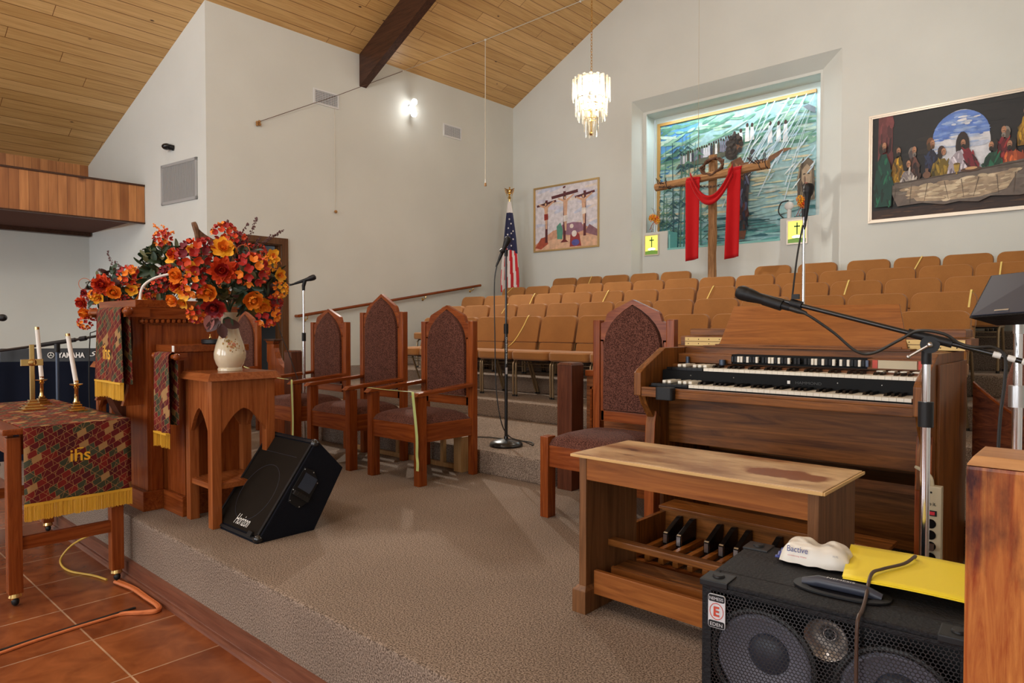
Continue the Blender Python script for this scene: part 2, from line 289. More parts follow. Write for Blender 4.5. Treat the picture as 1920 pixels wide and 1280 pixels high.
# ------------------------------------------------------------------ mesh helpers
W={}
class MB:
    def __init__(s): s.bm=bmesh.new(); s.ms=[]; s.cur=0
    def m(s,mat):
        if isinstance(mat,str): mat=M[mat]
        if mat not in s.ms: s.ms.append(mat)
        s.cur=s.ms.index(mat); return s
    def face(s,vs,smooth=False):
        try: f=s.bm.faces.new(vs)
        except ValueError: return None
        f.material_index=s.cur; f.smooth=smooth; return f
    def poly(s,pts):
        s.face([s.bm.verts.new(p) for p in pts]); return s
    def box(s,x0,x1,y0,y1,z0,z1):
        v=[s.bm.verts.new((x,y,z)) for x in (x0,x1) for y in (y0,y1) for z in (z0,z1)]
        for q in ((0,1,3,2),(4,6,7,5),(0,4,5,1),(2,3,7,6),(0,2,6,4),(1,5,7,3)): s.face([v[i] for i in q])
        return s
    def frustum(s,b,t,z0,z1):
        v=[s.bm.verts.new((x,y,z)) for (r,z) in ((b,z0),(t,z1)) for (x,y) in ((r[0],r[2]),(r[1],r[2]),(r[1],r[3]),(r[0],r[3]))]
        for q in ((3,2,1,0),(4,5,6,7),(0,1,5,4),(1,2,6,5),(2,3,7,6),(3,0,4,7)): s.face([v[i] for i in q])
        return s
    def prism(s,pts,axis,a,b):
        def P3(p,t):
            return {'x':(t,p[0],p[1]),'y':(p[0],t,p[1]),'z':(p[0],p[1],t)}[axis]
        A=[s.bm.verts.new(P3(p,a)) for p in pts]; B=[s.bm.verts.new(P3(p,b)) for p in pts]
        s.face(A); s.face(B[::-1]); n=len(pts)
        for i in range(n): s.face([A[i],B[i],B[(i+1)%n],A[(i+1)%n]])
        return s
    def loft(s,rings,cap=True,smooth=True,closed=True):
        RV=[[s.bm.verts.new(p) for p in r] for r in rings]; n=len(rings[0])
        for a,b in zip(RV,RV[1:]):
            for i in range(n if closed else n-1): s.face([a[i],a[(i+1)%n],b[(i+1)%n],b[i]],smooth)
        if cap and closed: s.face(RV[0][::-1]); s.face(RV[-1])
        return s
    def tube(s,pts,r,seg=8,closed=False):
        pts=[Vector(p) for p in pts]; n=len(pts); rings=[]
        rr=r if isinstance(r,(list,tuple)) else [r]*n
        t=(pts[1]-pts[0]).normalized(); up=Vector((0,0,1)) if abs(t.z)<.9 else Vector((1,0,0))
        u=t.cross(up).normalized()
        for i in range(n):
            if closed: tt=(pts[(i+1)%n]-pts[i-1]).normalized()
            else: tt=(pts[min(i+1,n-1)]-pts[max(i-1,0)]).normalized()
            u=(u-tt*u.dot(tt)).normalized(); w=tt.cross(u)
            rings.append([pts[i]+(u*math.cos(2*PI*k/seg)+w*math.sin(2*PI*k/seg))*rr[i] for k in range(seg)])
        if closed: rings.append(rings[0])
        s.loft(rings,cap=not closed); return s
    def cyl(s,p0,p1,r0,r1=None,seg=16): return s.tube([p0,p1],[r0,r0 if r1 is None else r1],seg)
    def lathe(s,prof,c=(0,0,0),seg=24,sx=1,sy=1,rot=None,cap=True):
        rings=[]
        for r,z in prof:
            ring=[]
            for k in range(seg):
                a=2*PI*k/seg; p=Vector((r*sx*math.cos(a),r*sy*math.sin(a),z))
                if rot: p=rot@p
                ring.append(p+Vector(c))
            rings.append(ring)
        s.loft(rings,cap=cap); return s
    def ball(s,c,rx,ry=None,rz=None,seg=12,rot=None):
        ry=rx if ry is None else ry; rz=rx if rz is None else rz
        n=max(4,seg//2); prof=[(max(.02,math.sin(PI*i/n)),-math.cos(PI*i/n)) for i in range(n+1)]
        rings=[]
        for r,z in prof:
            ring=[]
            for k in range(seg):
                a=2*PI*k/seg; p=Vector((r*rx*math.cos(a),r*ry*math.sin(a),z*rz))
                if rot: p=rot@p
                ring.append(p+Vector(c))
            rings.append(ring)
        s.loft(rings); return s
    def grid(s,fn,nu,nv,smooth=True,uv=None):
        if uv:
            L=s.bm.loops.layers.uv.verify(); V=[[s.bm.verts.new(fn(i/nu,j/nv)) for j in range(nv+1)] for i in range(nu+1)]
            for i in range(nu):
                for j in range(nv):
                    f=s.face([V[i][j],V[i+1][j],V[i+1][j+1],V[i][j+1]],smooth)
                    for l,(a,c) in zip(f.loops,((i,j),(i+1,j),(i+1,j+1),(i,j+1))): l[L].uv=(a/nu*uv[0],c/nv*uv[1])
            return s
        V=[[s.bm.verts.new(fn(i/nu,j/nv)) for j in range(nv+1)] for i in range(nu+1)]
        for i in range(nu):
            for j in range(nv): s.face([V[i][j],V[i+1][j],V[i+1][j+1],V[i][j+1]],smooth)
        return s
    def build(s,name,parent=None,loc=None,bevel=0,seg=2,smooth=False,local=False,solid=0,label=None,stuff=False):
        bm=s.bm
        if bevel:
            bm.normal_update()
            ed=[e for e in bm.edges if len(e.link_faces)==2 and e.calc_face_angle(0)>R(35)]
            bmesh.ops.bevel(bm,geom=ed,offset=bevel,segments=seg,profile=.7,affect='EDGES',clamp_overlap=True)
        bmesh.ops.recalc_face_normals(bm,faces=bm.faces) if not solid else None
        if smooth:
            for f in bm.faces: f.smooth=True
        bm.normal_update()
        for e in bm.edges:
            if len(e.link_faces)==2 and e.calc_face_angle(0)>R(38): e.smooth=False
        mw=Matrix.Identity(4)
        if parent is not None: mw=W[parent.name]
        elif loc is not None: mw=Matrix.Translation(loc)
        if not local: bm.transform(mw.inverted())
        me=bpy.data.meshes.new(name); bm.to_mesh(me); bm.free()
        for m in s.ms: me.materials.append(m)
        o=bpy.data.objects.new(name,me); C.objects.link(o)
        if parent is not None: o.parent=parent
        elif loc is not None: o.location=loc
        W[o.name]=mw.copy()
        if solid:
            md=o.modifiers.new('thickness','SOLIDIFY'); md.thickness=solid; md.offset=0
        if label: o['label']=label
        if stuff: o['kind']='stuff'
        return o
def thing(name,label,cat,loc,rz=0,group=None):
    o=bpy.data.objects.new(name,None); C.objects.link(o); o.empty_display_size=.1
    o.location=loc; o.rotation_euler=(0,0,rz)
    W[o.name]=Matrix.Translation(loc)@Matrix.Rotation(rz,4,'Z')
    o['label']=label; o['category']=cat
    if group: o['group']=group
    return o
def tag(o,label,cat,group=None,kind=None):
    o['label']=label; o['category']=cat
    if group: o['group']=group
    if kind: o['kind']=kind
    return o
def struct(o): o['kind']='structure'; return o
def copy_tree(o,parent=None):
    c=o.copy(); C.objects.link(c)
    if parent is not None: c.parent=parent
    for ch in list(KIDS.get(o.name,[])) : copy_tree(ch,c)
    return c
KIDS={}
def index_kids():
    KIDS.clear()
    for o in bpy.data.objects:
        if o.parent: KIDS.setdefault(o.parent.name,[]).append(o)
def text(txt,name,parent,mat,origin,xdir,ydir,height,loc=None,extrude=.0006,shear=0,space=1,bold=0,width=None):
    cu=bpy.data.curves.new(name,'FONT'); cu.body=txt; cu.size=1; cu.extrude=0; cu.shear=shear; cu.space_character=space; cu.offset=bold
    cu.align_x='CENTER'; cu.align_y='CENTER'; cu.resolution_u=3
    tmp=bpy.data.objects.new(name,cu); C.objects.link(tmp)
    dg=bpy.context.evaluated_depsgraph_get(); me=bpy.data.meshes.new_from_object(tmp.evaluated_get(dg))
    bpy.data.objects.remove(tmp); bpy.data.curves.remove(cu)
    xs=[v.co.x for v in me.vertices]; ys=[v.co.y for v in me.vertices]
    w=max(xs)-min(xs); h=max(ys)-min(ys); cx=(max(xs)+min(xs))/2; cy=(max(ys)+min(ys))/2
    X=Vector(xdir).normalized(); Y=Vector(ydir).normalized(); Z=X.cross(Y)
    k=height/h; kx=k if width is None else width/w
    mw=W[parent.name]; inv=mw.inverted()
    for v in me.vertices:
        p=Vector(origin)+X*(v.co.x-cx)*kx+Y*(v.co.y-cy)*k+Z*.0008
        v.co=inv@p
    me.name=name; me.materials.clear(); me.materials.append(M[mat] if isinstance(mat,str) else mat)
    o=bpy.data.objects.new(name,me); C.objects.link(o); o.parent=parent; W[o.name]=mw.copy()
    return o
def bez(pts,n=8):
    P=[Vector(p) for p in pts]; out=[]
    for i in range(len(P)-1):
        p0=P[max(i-1,0)];p1=P[i];p2=P[i+1];p3=P[min(i+2,len(P)-1)]
        for k in range(n):
            t=k/n
            out.append(.5*((2*p1)+(p2-p0)*t+(2*p0-5*p1+4*p2-p3)*t*t+(3*p1-p0-3*p2+p3)*t**3))
    out.append(P[-1]); return out
def gothic(x0,x1,zs,za,n=7):
    # pointed-arch outline points from (x0,zs) over the apex to (x1,zs)
    w=x1-x0; h=za-zs; cx=(x0+x1)/2
    L=[]
    for i in range(n+1):
        t=i/n; L.append((x0+(w/2)*(1-math.cos(t*PI/2))*1.0, zs+h*math.sin(t*PI/2)**.9 if 0 else zs+h*(t**.75)))
    Rr=[(2*cx-x,z) for x,z in L[::-1]][1:]
    return L+Rr
# ------------------------------------------------------------------ camera
cam=bpy.data.cameras.new('camera'); co=bpy.data.objects.new('camera',cam); C.objects.link(co)
cam.sensor_width=36; cam.lens=24.0; cam.clip_start=.05; cam.clip_end=100
co.location=(0,0,1.08); co.rotation_euler=(R(90)-math.atan(28/1280),0,R(90)-math.atan(1410/1280))
S.camera=co
AZ=PI-math.atan(1410/1280); co.rotation_euler[2]=AZ-PI/2
LW,LCH,LFL,LFG,LNI,LPN,EXPO=70,12,330,4,15,116,0.20
# ------------------------------------------------------------------ the room
XL=-8.371; XR=-.24; YG=3.685; YB=9.25; RX=-4.3; SL=.51; Z0=5.034
GX=-11.47; GY=3.305; GXR=2.86
def light0(kind,loc,e):
    l=bpy.data.lights.new('passage_fill_light',kind); l.energy=e; l.shadow_soft_size=.1; o=bpy.data.objects.new('passage_fill_light',l); C.objects.link(o); o.location=loc; return o
def roofz(x): return Z0+SL*((x-XL) if x<RX else (2*RX-x-XL))
YN=-7.0
b=MB().m('tile'); b.box(GX-.2,GXR+.2,YN-.2,1.4,-.44,-.34); struct(b.build('floor'))
# platform with carpet over top and riser, wooden kerb at its foot
b=MB().m('carpet'); b.box(GX-.2,GXR+.2,1.4,YB+.6,-.44,0); struct(b.build('platform',bevel=.018))
b=MB().m('trim'); b.prism([(1.4,-.245),(1.378,-.25),(1.378,-.315),(1.365,-.34),(1.4,-.34)],'x',-9.6,GXR); b.prism([(1.378,-.34),(1.378,-.318),(1.366,-.320),(1.356,-.330),(1.352,-.34)],'x',-9.6,GXR)
struct(b.build('trim_1'))
# choir risers: first step is shallower in front of the organ
b=MB().m('carpet'); b.box(XL,-2.86,3.56,YB+.6,0,.173); b.box(-2.86,XR,3.78,YB+.6,0,.1729)
struct(b.build('choir_step',bevel=.02))
for k in range(5):
    b=MB().m('carpet'); b.box(XL,XR,4.93+.8*k,YB+.6,.173+.172*k,.345+.172*k)
    struct(b.build('choir_riser',bevel=.018))
# ceiling: two slopes, boards along Y
def slope(x0,x1,y0,y1):
    b=MB().m('ceil'); t=.12
    b.poly([(x0,y0,roofz(x0)),(x0,y1,roofz(x0)),(x1,y1,roofz(x1)),(x1,y0,roofz(x1))])
    b.poly([(x0,y0,roofz(x0)+t),(x1,y0,roofz(x1)+t),(x1,y1,roofz(x1)+t),(x0,y1,roofz(x0)+t)])
    return b
b=slope(GX-.3,RX,YN,YB+.1); struct(b.build('ceiling'))
b=slope(RX,GXR+.3,YN,YB+.1); struct(b.build('ceiling'))
# left alcove wall with the doorway (y 4.01..4.68, top 2.16)
D0,D1,DZ=4.02,4.67,2.165
T=.15
b=MB().m('wall')
b.prism([(YG,-.1),(D0,-.1),(D0,DZ),(D1,DZ),(D1,-.1),(YB+.2,-.1),(YB+.2,Z0),(YG,Z0)],'x',XL-T,XL)
struct(b.build('wall_left'))
b=MB().m('doortrim')
w=.085
b.prism([(D0-w,0),(D0,0),(D0,DZ),(D1,DZ),(D1,.173),(D1+w,.173),(D1+w,DZ+w),(D0-w,DZ+w)],'x',XL,XL+.025)
b.box(XL-T,XL,D0,D0+.015,0,DZ); b.box(XL-T,XL,D1-.015,D1,.1,DZ); b.box(XL-T,XL,D0,D1,DZ-.015,DZ)
b.box(XL-.05,XL-.02,D0+.015,D0+.03,0,DZ-.015); b.box(XL-.05,XL-.02,D1-.03,D1-.015,0,DZ-.015)
struct(b.build('door_1',bevel=.003))
# room beyond the doorway
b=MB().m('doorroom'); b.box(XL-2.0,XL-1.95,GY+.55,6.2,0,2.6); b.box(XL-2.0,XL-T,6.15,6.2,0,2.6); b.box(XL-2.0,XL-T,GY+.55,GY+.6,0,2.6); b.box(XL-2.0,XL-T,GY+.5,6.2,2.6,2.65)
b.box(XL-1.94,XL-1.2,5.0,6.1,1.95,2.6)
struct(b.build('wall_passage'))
o=light0('POINT',(XL-.9,5.6,2.3),4)  # unseen point light added to brighten the closed passage
# splayed gable walls left and right of the alcove
def gable(sx,name):
    def f(x): return x if sx>0 else 2*RX-x
    b=MB().m('wall'); n=Vector((.12,-.99,0))
    A=(XL,YG);B=(GX,GY)
    pts=[(A[0],A[1],-.44),(B[0],B[1],-.44),(B[0],B[1],roofz(B[0])),(A[0],A[1],roofz(A[0]))]
    front=[(f(p[0]),p[1],p[2]) for p in pts]; back=[(f(p[0]+(-.0 if i in (1,2) else -.02)),p[1]+.15,p[2]) for i,p in enumerate(pts)]
    b.loft([front,back],smooth=False); struct(b.build(name))
gable(1,'wall_gable_left'); gable(-1,'wall_gable_right')
# header of the roof over the alcove sides
b=MB().m('wall'); b.box(XR,XR+T,YG+.02,YB+.2,-.1,Z0); struct(b.build('wall_right'))
# back wall: gable outline with the tall recess cut out
NX0,NX1,NZ=-5.86,-2.76,4.602
IX0,IX1,IZ,IY=-5.775,-3.055,4.46,9.45
b=MB().m('wall')
b.prism([(XL-T,0),(NX0,0),(NX0,NZ),(NX1,NZ),(NX1,0),(XR+T,0),(XR+T,roofz(XR)),(RX,roofz(RX)),(XL-T,Z0-.05)],'y',YB,YB+.12)
# splayed reveal
for q in ([(NX0,YB,0),(IX0,IY,0),(IX0,IY,IZ),(NX0,YB,NZ)],[(NX0,YB,NZ),(IX0,IY,IZ),(IX1,IY,IZ),(NX1,YB,NZ)],[(NX1,YB,NZ),(IX1,IY,IZ),(IX1,IY,0),(NX1,YB,0)]): b.poly(q)
struct(b.build('wall_back'))
# recess wall with the stepped opening to the baptistery
OX0,OX1,OZ=-5.715,-3.085,4.42
PZ=2.56; SZ=2.262
b=MB().m('wall')
b.prism([(IX0,0),(IX1,0),(IX1,IZ),(OX1,IZ),(OX1,PZ),(-3.60,PZ),(-3.60,SZ),(-5.335,SZ),(-5.335,PZ),(OX0,PZ),(OX0,IZ),(IX0,IZ)],'y',IY,IY+.03)
b.prism([(OX0-.001,OZ),(OX1+.001,OZ),(OX1+.001,IZ),(OX0-.001,IZ)],'y',IY,IY+.03)
struct(b.build('wall_recess'))
NB=9.80
b=MB().m('wall_niche'); b.box(OX0-.05,OX1+.05,NB,NB+.05,1.2,4.5); b.box(OX0-.10,OX0-.06,IY+.03,NB,1.2,4.5); b.box(OX1+.06,OX1+.1,IY+.03,NB,1.2,4.5)
b.m('wall'); b.box(OX0-.1,OX1+.1,IY+.03,NB+.05,4.43,4.5)
struct(b.build('wall_niche'))
b=MB().m('teal'); b.box(-5.335,-3.60,IY+.03,NB-.03,2.0,SZ-.01); b.box(-5.332,-3.603,IY-.003,IY+.03,SZ-.0,SZ+.028); b.box(-5.36,-5.337,IY+.031,NB-.03,2.0,PZ); b.box(-5.31,-5.29,IY+.001,IY+.03,SZ+.02,SZ+.24)
struct(b.build('trim_2'))
# far left wall: paint below the balcony, pine above
b=MB().m('wall'); b.box(GX-.15,GX,YN,GY+.1,-.44,2.455); b.m('pine'); b.box(GX-.15,GX,YN,GY+.1,2.455,roofz(GX)+.02)
struct(b.build('wall_far_left'))
b=MB().m('wall'); b.box(GXR,GXR+.15,YN,GY+.1,-.44,roofz(GXR)+.02); struct(b.build('wall_far_right'))
# rear wall of the nave with tall windows
b=MB().m('wall')
wins=[(-10.6,-8.4),(-7.6,-5.4),(-3.2,-1.0),(-.2,2.0)]
xs=[GX]
zb,zt=.6,3.3
b.prism([(GX,-.44),(GXR,-.44),(GXR,zb),(GX,zb)],'y',YN-.15,YN)
b.prism([(GX,zt),(GXR,zt),(GXR,roofz(GXR)),(RX,roofz(RX)),(GX,roofz(GX))],'y',YN-.15,YN)
e=GX
for a,c in wins+[(GXR,GXR)]:
    if a>e: b.box(e,a,YN-.15,YN,zb,zt)
    e=c
struct(b.build('wall_rear'))
for i,(a,c) in enumerate(wins):
    b=MB().m('doortrim')
    b.box(a,a+.06,YN-.12,YN+.02,zb,zt); b.box(c-.06,c,YN-.12,YN+.02,zb,zt); b.box(a,c,YN-.12,YN+.02,zb,zb+.06); b.box(a,c,YN-.12,YN+.02,zt-.06,zt); b.box((a+c)/2-.03,(a+c)/2+.03,YN-.1,YN,zb,zt)
    b.m('skypane'); b.box(a,c,YN-.09,YN-.08,zb,zt)
    struct(b.build('window_%d'%(i+1)))
    l=bpy.data.lights.new('window_light','AREA'); l.shape='RECTANGLE'; l.size=c-a; l.size_y=zt-zb; l.energy=LW; l.color=(.90,.95,1)
    o=bpy.data.objects.new('window_light',l); C.objects.link(o); o.location=((a+c)/2,YN+.05,(zb+zt)/2); o.rotation_euler=(R(90),0,0)
# balcony
b=MB().m('pine'); b.box(-9.875,-9.84,YN+.2,3.50,2.475,2.955); b.m('dark_x'); b.box(-9.89,-9.825,YN+.2,3.50,2.955,2.978); b.box(-9.88,-9.83,YN+.2,3.50,2.455,2.475)
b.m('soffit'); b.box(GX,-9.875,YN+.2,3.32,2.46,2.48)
b.m('dark_x'); b.box(GX+.004,GX+.12,YN+.2,3.29,2.40,2.46)
struct(b.build('balcony_gallery'))
# roof beams
def beam(y,w=.16,d=.46):
    b=MB().m('dark_x')
    for s in (1,-1):
        def f(x): return x if s>0 else 2*RX-x
        x0=XL if y>YG else GX; xs=(x0,RX)
        pts=[(f(x0),roofz(x0)),(f(RX),roofz(RX)),(f(RX),roofz(RX)-d),(f(x0),roofz(x0)-d)]
        b.prism(pts,'y',y,y+w)
    o=b.build('roof_beam'); struct(o)
beam(5.92,.12); beam(.2); beam(-3.4)
# ------------------------------------------------------------------ light
def light(kind,name,loc,energy,color=(1,1,1),size=.1,rot=None,sy=None,spot=None,blend=.5):
    l=bpy.data.lights.new(name,kind); l.energy=energy; l.color=color
    if kind=='AREA':
        l.size=size
        if sy: l.shape='RECTANGLE'; l.size_y=sy
    else: l.shadow_soft_size=size
    if spot: l.spot_size=spot; l.spot_blend=blend
    o=bpy.data.objects.new(name,l); C.objects.link(o); o.location=loc
    if rot: o.rotation_euler=rot
    return o
def aim(o,t):
    d=Vector(t)-o.location; o.rotation_euler=d.to_track_quat('-Z','Y').to_euler()
# ------------------------------------------------------------------ choir chairs
def rbox_poly(x0,x1,z0,z1,r,n=4,rt=None):
    rt=r if rt is None else rt; P=[]
    for cx,cz,a0,rr in ((x1-rt,z1-rt,0,rt),(x0+rt,z1-rt,90,rt),(x0+r,z0+r,180,r),(x1-r,z0+r,270,r)):
        for i in range(n+1):
            a=R(a0+90*i/n); P.append((cx+rr*math.cos(a),cz+rr*math.sin(a)))
    return P
def make_choir():
    t=thing('choir_chair','',"chair",(0,0,0))
    b=MB().m('ochre'); b.prism(rbox_poly(-.242,.242,-.29,.20,.06),'z',.388,.482); o=b.build('seat',t,bevel=.034,seg=3,smooth=True)
    # backrest: two cushion fields, leaning back
    def lean(o,z0=.45,k=.24):
        for v in o.data.vertices: v.co.y+=(v.co.z-z0)*k
        return o
    b=MB().m('ochre'); b.prism(rbox_poly(-.235,.235,.565,.85,.012,rt=.07),'y',.135,.195); lean(b.build('backrest',t,bevel=.02,seg=3,smooth=True))
    b=MB().m('ochre'); b.prism(rbox_poly(-.222,.222,.43,.562,.015),'y',.140,.19); lean(b.build('lumbar_cushion',t,bevel=.016,seg=3,smooth=True))
    b=MB().m('shell'); b.prism(rbox_poly(-.228,.228,.44,.84,.02,rt=.07),'y',.190,.207); lean(b.build('back_shell',t,bevel=.005))
    for s in (-1,1):
        x=.232*s
        b=MB().m('bronze'); b.tube(bez([(x,-.20,0),(x,-.205,.30),(x,-.19,.365),(x,-.13,.388),(x,.10,.388)],5),.0115,8); b.m('rubber'); b.cyl((x,-.20,0),(x,-.20,.02),.014,seg=8); b.build('leg',t)
        b=MB().m('bronze'); b.tube(bez([(x,.0,.388),(x,.03,.36),(x,.17,.0)],4),.0115,8); b.m('rubber'); b.cyl((x,.165,0),(x,.163,.02),.014,seg=8); b.build('leg',t)
    b=MB().m('bronze'); b.cyl((-.232,-.1,.345),(.232,-.1,.345),.005,seg=6); b.cyl((-.232,.06,.30),(.232,.06,.30),.005,seg=6); b.build('stretcher',t)
    b=MB().m('blackp'); b.box(-.21,.21,-.2,.16,.375,.396); b.build('seat_pan',t)
    return t
proto=make_choir(); index_kids()
ORD=['first','second','third','fourth','fifth','sixth','seventh','eighth','ninth','tenth','eleventh','twelfth','thirteenth','fourteenth','fifteenth']
P=.497
rows=[[-6.80+P*i for i in range(12)],[-7.375+P*i for i in range(13)],[-7.765+P*i for i in range(14)],[-7.64+P*i for i in range(14)],
      [-7.225,-6.728,-6.228,-5.715,-5.18,-3.763,-3.20,-2.605,-2.10,-1.60,-1.10]]
RN=['front row of choir seats','second row of choir seats','third row of choir seats','fourth row of choir seats','topmost back row of choir seats']
first=True
for k,row in enumerate(rows):
    for i,x in enumerate(row):
        o=proto if first else copy_tree(proto); first=False
        o.location=(x+P/2,5.55+.8*k,.345+.172*k); o.rotation_euler=(0,0,R(random.uniform(-1.2,1.2)))
        if k==4 and i>=5: lab='ochre padded chair right of the wooden cross, %s in the topmost row'%ORD[i-5]
        elif k==4: lab='ochre padded chair left of the wooden cross, %s in the topmost row'%ORD[i]
        else: lab='ochre padded stacking chair, %s from the left end of the %s'%(ORD[i],RN[k])
        o['label']=lab; o['category']='chair'; o['group']='choir chairs on the stepped risers'
# seat-blocking ribbons
rib=[(0,[(-5.0,1.192),(-5.06,1.06),(-5.19,.88),(-5.42,.80)],'front row'),(1,[(-6.05,1.365),(-6.13,1.25)],'second row'),(1,[(-.965,1.365),(-.975,1.235)],'second row'),
     (2,[(-6.27,1.535),(-6.33,1.40)],'third row'),(2,[(-5.02,1.535),(-5.08,1.40)],'third row'),(2,[(-3.575,1.535),(-3.63,1.40)],'third row'),(2,[(-2.12,1.535),(-2.15,1.40)],'third row'),
     (3,[(-7.42,1.70),(-7.56,1.58)],'fourth row'),(3,[(-.955,1.70),(-.965,1.55)],'fourth row'),(4,[(-6.43,1.875),(-6.47,1.75)],'topmost row'),(4,[(-1.80,1.875),(-1.87,1.72)],'topmost row')]
RL=['long pale yellow ribbon drooping across a front row chair behind the tall microphone','short yellow ribbon over a second row chair near the left end','yellow ribbon over a second row chair beside the small speaker at right',
    'yellow ribbon on a third row chair, leftmost of that row','yellow ribbon on a third row chair above the right armchair, second in that row','yellow ribbon on a third row chair below the wooden cross','yellow ribbon on a third row chair behind the organ',
    'yellow ribbon on a fourth row chair below the flag','yellow ribbon on a fourth row chair at the far right edge','yellow ribbon on a topmost row chair under the crucifixion picture','yellow ribbon on a topmost row chair under the supper painting']
for (k,pts,_),lab in zip(rib,RL):
    yb=5.55+.8*k
    def yy(z): return yb+.135+(z-(.345+.172*k)-.45)*.24-.006
    pp=[(pts[0][0]+.01,yb+.135+.4*.24+.08,pts[0][1]-.03),(pts[0][0],yb+.135+.4*.24+.03,pts[0][1]+.008)]+[(x,yy(z)if z>.85+.172*k-.05 else yb-.05,z) for x,z in pts]
    if k==0: pp+= [(-5.46,yb-.27,.80),(-5.48,yb-.285,.66),(-5.40,yb-.28,.60)]
    pp=bez(pp,4); b=MB().m('yellow_r')
    b.loft([[Vector(p)+Vector(d) for d in ((-.007,0,0),(.007,0,0),(.007,.002,.0),(-.007,.002,.0))] for p in pp],smooth=False)
    tag(b.build('ribbon',loc=pp[-1]),lab,'ribbon','yellow ribbons across choir seats')
# ------------------------------------------------------------------ pulpit chairs
def pulpit_chair(name,label,x0,x1,yf,h=1.24,post=1.12,arms=True,missing=None,group='high-backed upholstered pulpit chairs'):
    w=x1-x0; t=thing(name,label,'armchair' if arms else 'chair',((x0+x1)/2,yf+.28,0),group=group)
    L=.056; yb=yf+.56
    cz,cx,cy='cherry_z','cherry_x','cherry_y'
    for x in (x0,x1-L):
        top=.605 if arms else .46
        b=MB().m(cz).box(x,x+L,yf,yf+.07,0,top); b.build('leg',t,bevel=.004)
        b=MB().m(cz).box(x,x+L-.005,yb-.05,yb,0,post); b.build('back_post',t,bevel=.006)
        if arms:
            b=MB().m(cy).prism([(yf-.035,.605),(yf+.0,.632),(yb-.05,.672),(yb-.05,.645),(yf+.02,.605)],'x',x-.004,x+L+.004); b.build('armrest',t,bevel=.007)
    b=MB().m(cx).box(x0+L,x1-L,yf+.012,yf+.037,.29,.414); b.build('seat_rail',t,bevel=.003)
    for x in (x0+.012,x1-.04): b=MB().m(cy).box(x,x+.028,yf+.07,yb-.05,.29,.414); b.build('seat_rail',t,bevel=.003)
    b=MB().m(cx).box(x0+L,x1-L,yb-.04,yb-.015,.29,.40); b.build('seat_rail',t,bevel=.003)
    # domed cushion
    def f(u,v):
        x=x0+L*.4+(w-L*.8)*u; y=yf+.01+.50*v
        e=(max(0,1-(2*u-1)**4)*max(0,1-(2*v-1)**4))**.45
        return (x,y,.412+.072*e)
    b=MB().m('burg').grid(f,18,18); b.poly([(x0+L*.4,yf+.01,.412),(x0+L*.4,yf+.51,.412),(x1-L*.4,yf+.51,.412),(x1-L*.4,yf+.01,.412)]); b.build('seat_cushion',t)
    # back: crest rail with pointed arch, lower rail, panel
    xm=(x0+x1)/2; bw=w/2-L; y0=yb-.045
    zc=h-.30
    outer=[(xm-bw,post-.13),(xm-bw,post-.02),(xm-bw+.03,post-.01),(xm-bw+.045,post+.035),(xm-bw+.058,post+.048),(xm,h),(xm+bw-.058,post+.048),(xm+bw-.045,post+.035),(xm+bw-.03,post-.01),(xm+bw,post-.02),(xm+bw,post-.13)]
    iw=bw-.022
    arch=[(xm+s_*iw*a,zc+bz*(h-.035-zc)) for s_,lst in ((-1,((1,0),(.975,.2),(.90,.40),(.76,.58),(.56,.74),(.30,.89))),) for a,bz in lst]+[(xm,h-.03)]
    arch=arch+[(2*xm-x,z) for x,z in arch[:-1][::-1]]
    zb_=.55
    b=MB().m(cx)
    # crest: strip between arch and outer outline
    def atx(pl,x):
        for (xa,za),(xb,zb2) in zip(pl,pl[1:]):
            if min(xa,xb)-1e-6<=x<=max(xa,xb)+1e-6 and abs(xb-xa)>1e-6: return za+(zb2-za)*(x-xa)/(xb-xa)
        return pl[-1][1]
    NX=60; topc=[];botc=[]
    for i in range(NX+1):
        x=xm-bw+2*bw*i/NX; topc.append((x,max(atx(outer[1:-1],x),post-.02)))
        if abs(x-xm)>iw: botc.append((x,post-.13))
        else: botc.append((x,min(atx(arch,x),topc[-1][1]-.02)))
    b.loft([[(x,y0,zt_),(x,y0+.03,zt_),(x,y0+.03,zb2),(x,y0,zb2)] for (x,zt_),(_,zb2) in zip(topc,botc)],smooth=False)
    b.build('crest_rail',t)
    b=MB().m('cherry_z')
    for s_ in (-1,1):
        xa,xb=sorted((xm+s_*bw,xm+s_*iw)); b.box(xa,xb,y0,y0+.025,.50,post-.12)
    b.build('back_stile',t)
    b=MB().m(cx).box(xm-bw,xm+bw,y0,y0+.03,.50,.565); b.build('lower_rail',t,bevel=.003)
    pa=[(xm-iw+.004,.57)]+[(xm+(x-xm)*.97,z-.006) for x,z in arch]+[(xm+iw-.004,.57)]
    b=MB().m('burg').prism(pa,'y',y0-.018,y0+.04); b.build('back_panel',t,bevel=.014,seg=2,smooth=True)
    return t
pulpit_chair('pulpit_chair','wooden armchair with brown upholstery, rightmost of the three before the choir steps',-4.11,-3.53,2.96)
pulpit_chair('pulpit_chair','tallest brown upholstered armchair, middle one of the three before the choir steps',-4.90,-4.31,2.945,h=1.35,post=1.20)
pulpit_chair('pulpit_chair','brown upholstered wooden armchair, leftmost of three near the black floor monitor',-5.68,-5.10,2.945)
pulpit_chair('pulpit_chair','brown upholstered high-backed chair partly hidden behind the cream vase',-7.26,-6.70,2.95)
pulpit_chair('pulpit_chair','armless high-backed brown chair standing behind the organ bench',-2.48,-1.915,2.97,arms=False)
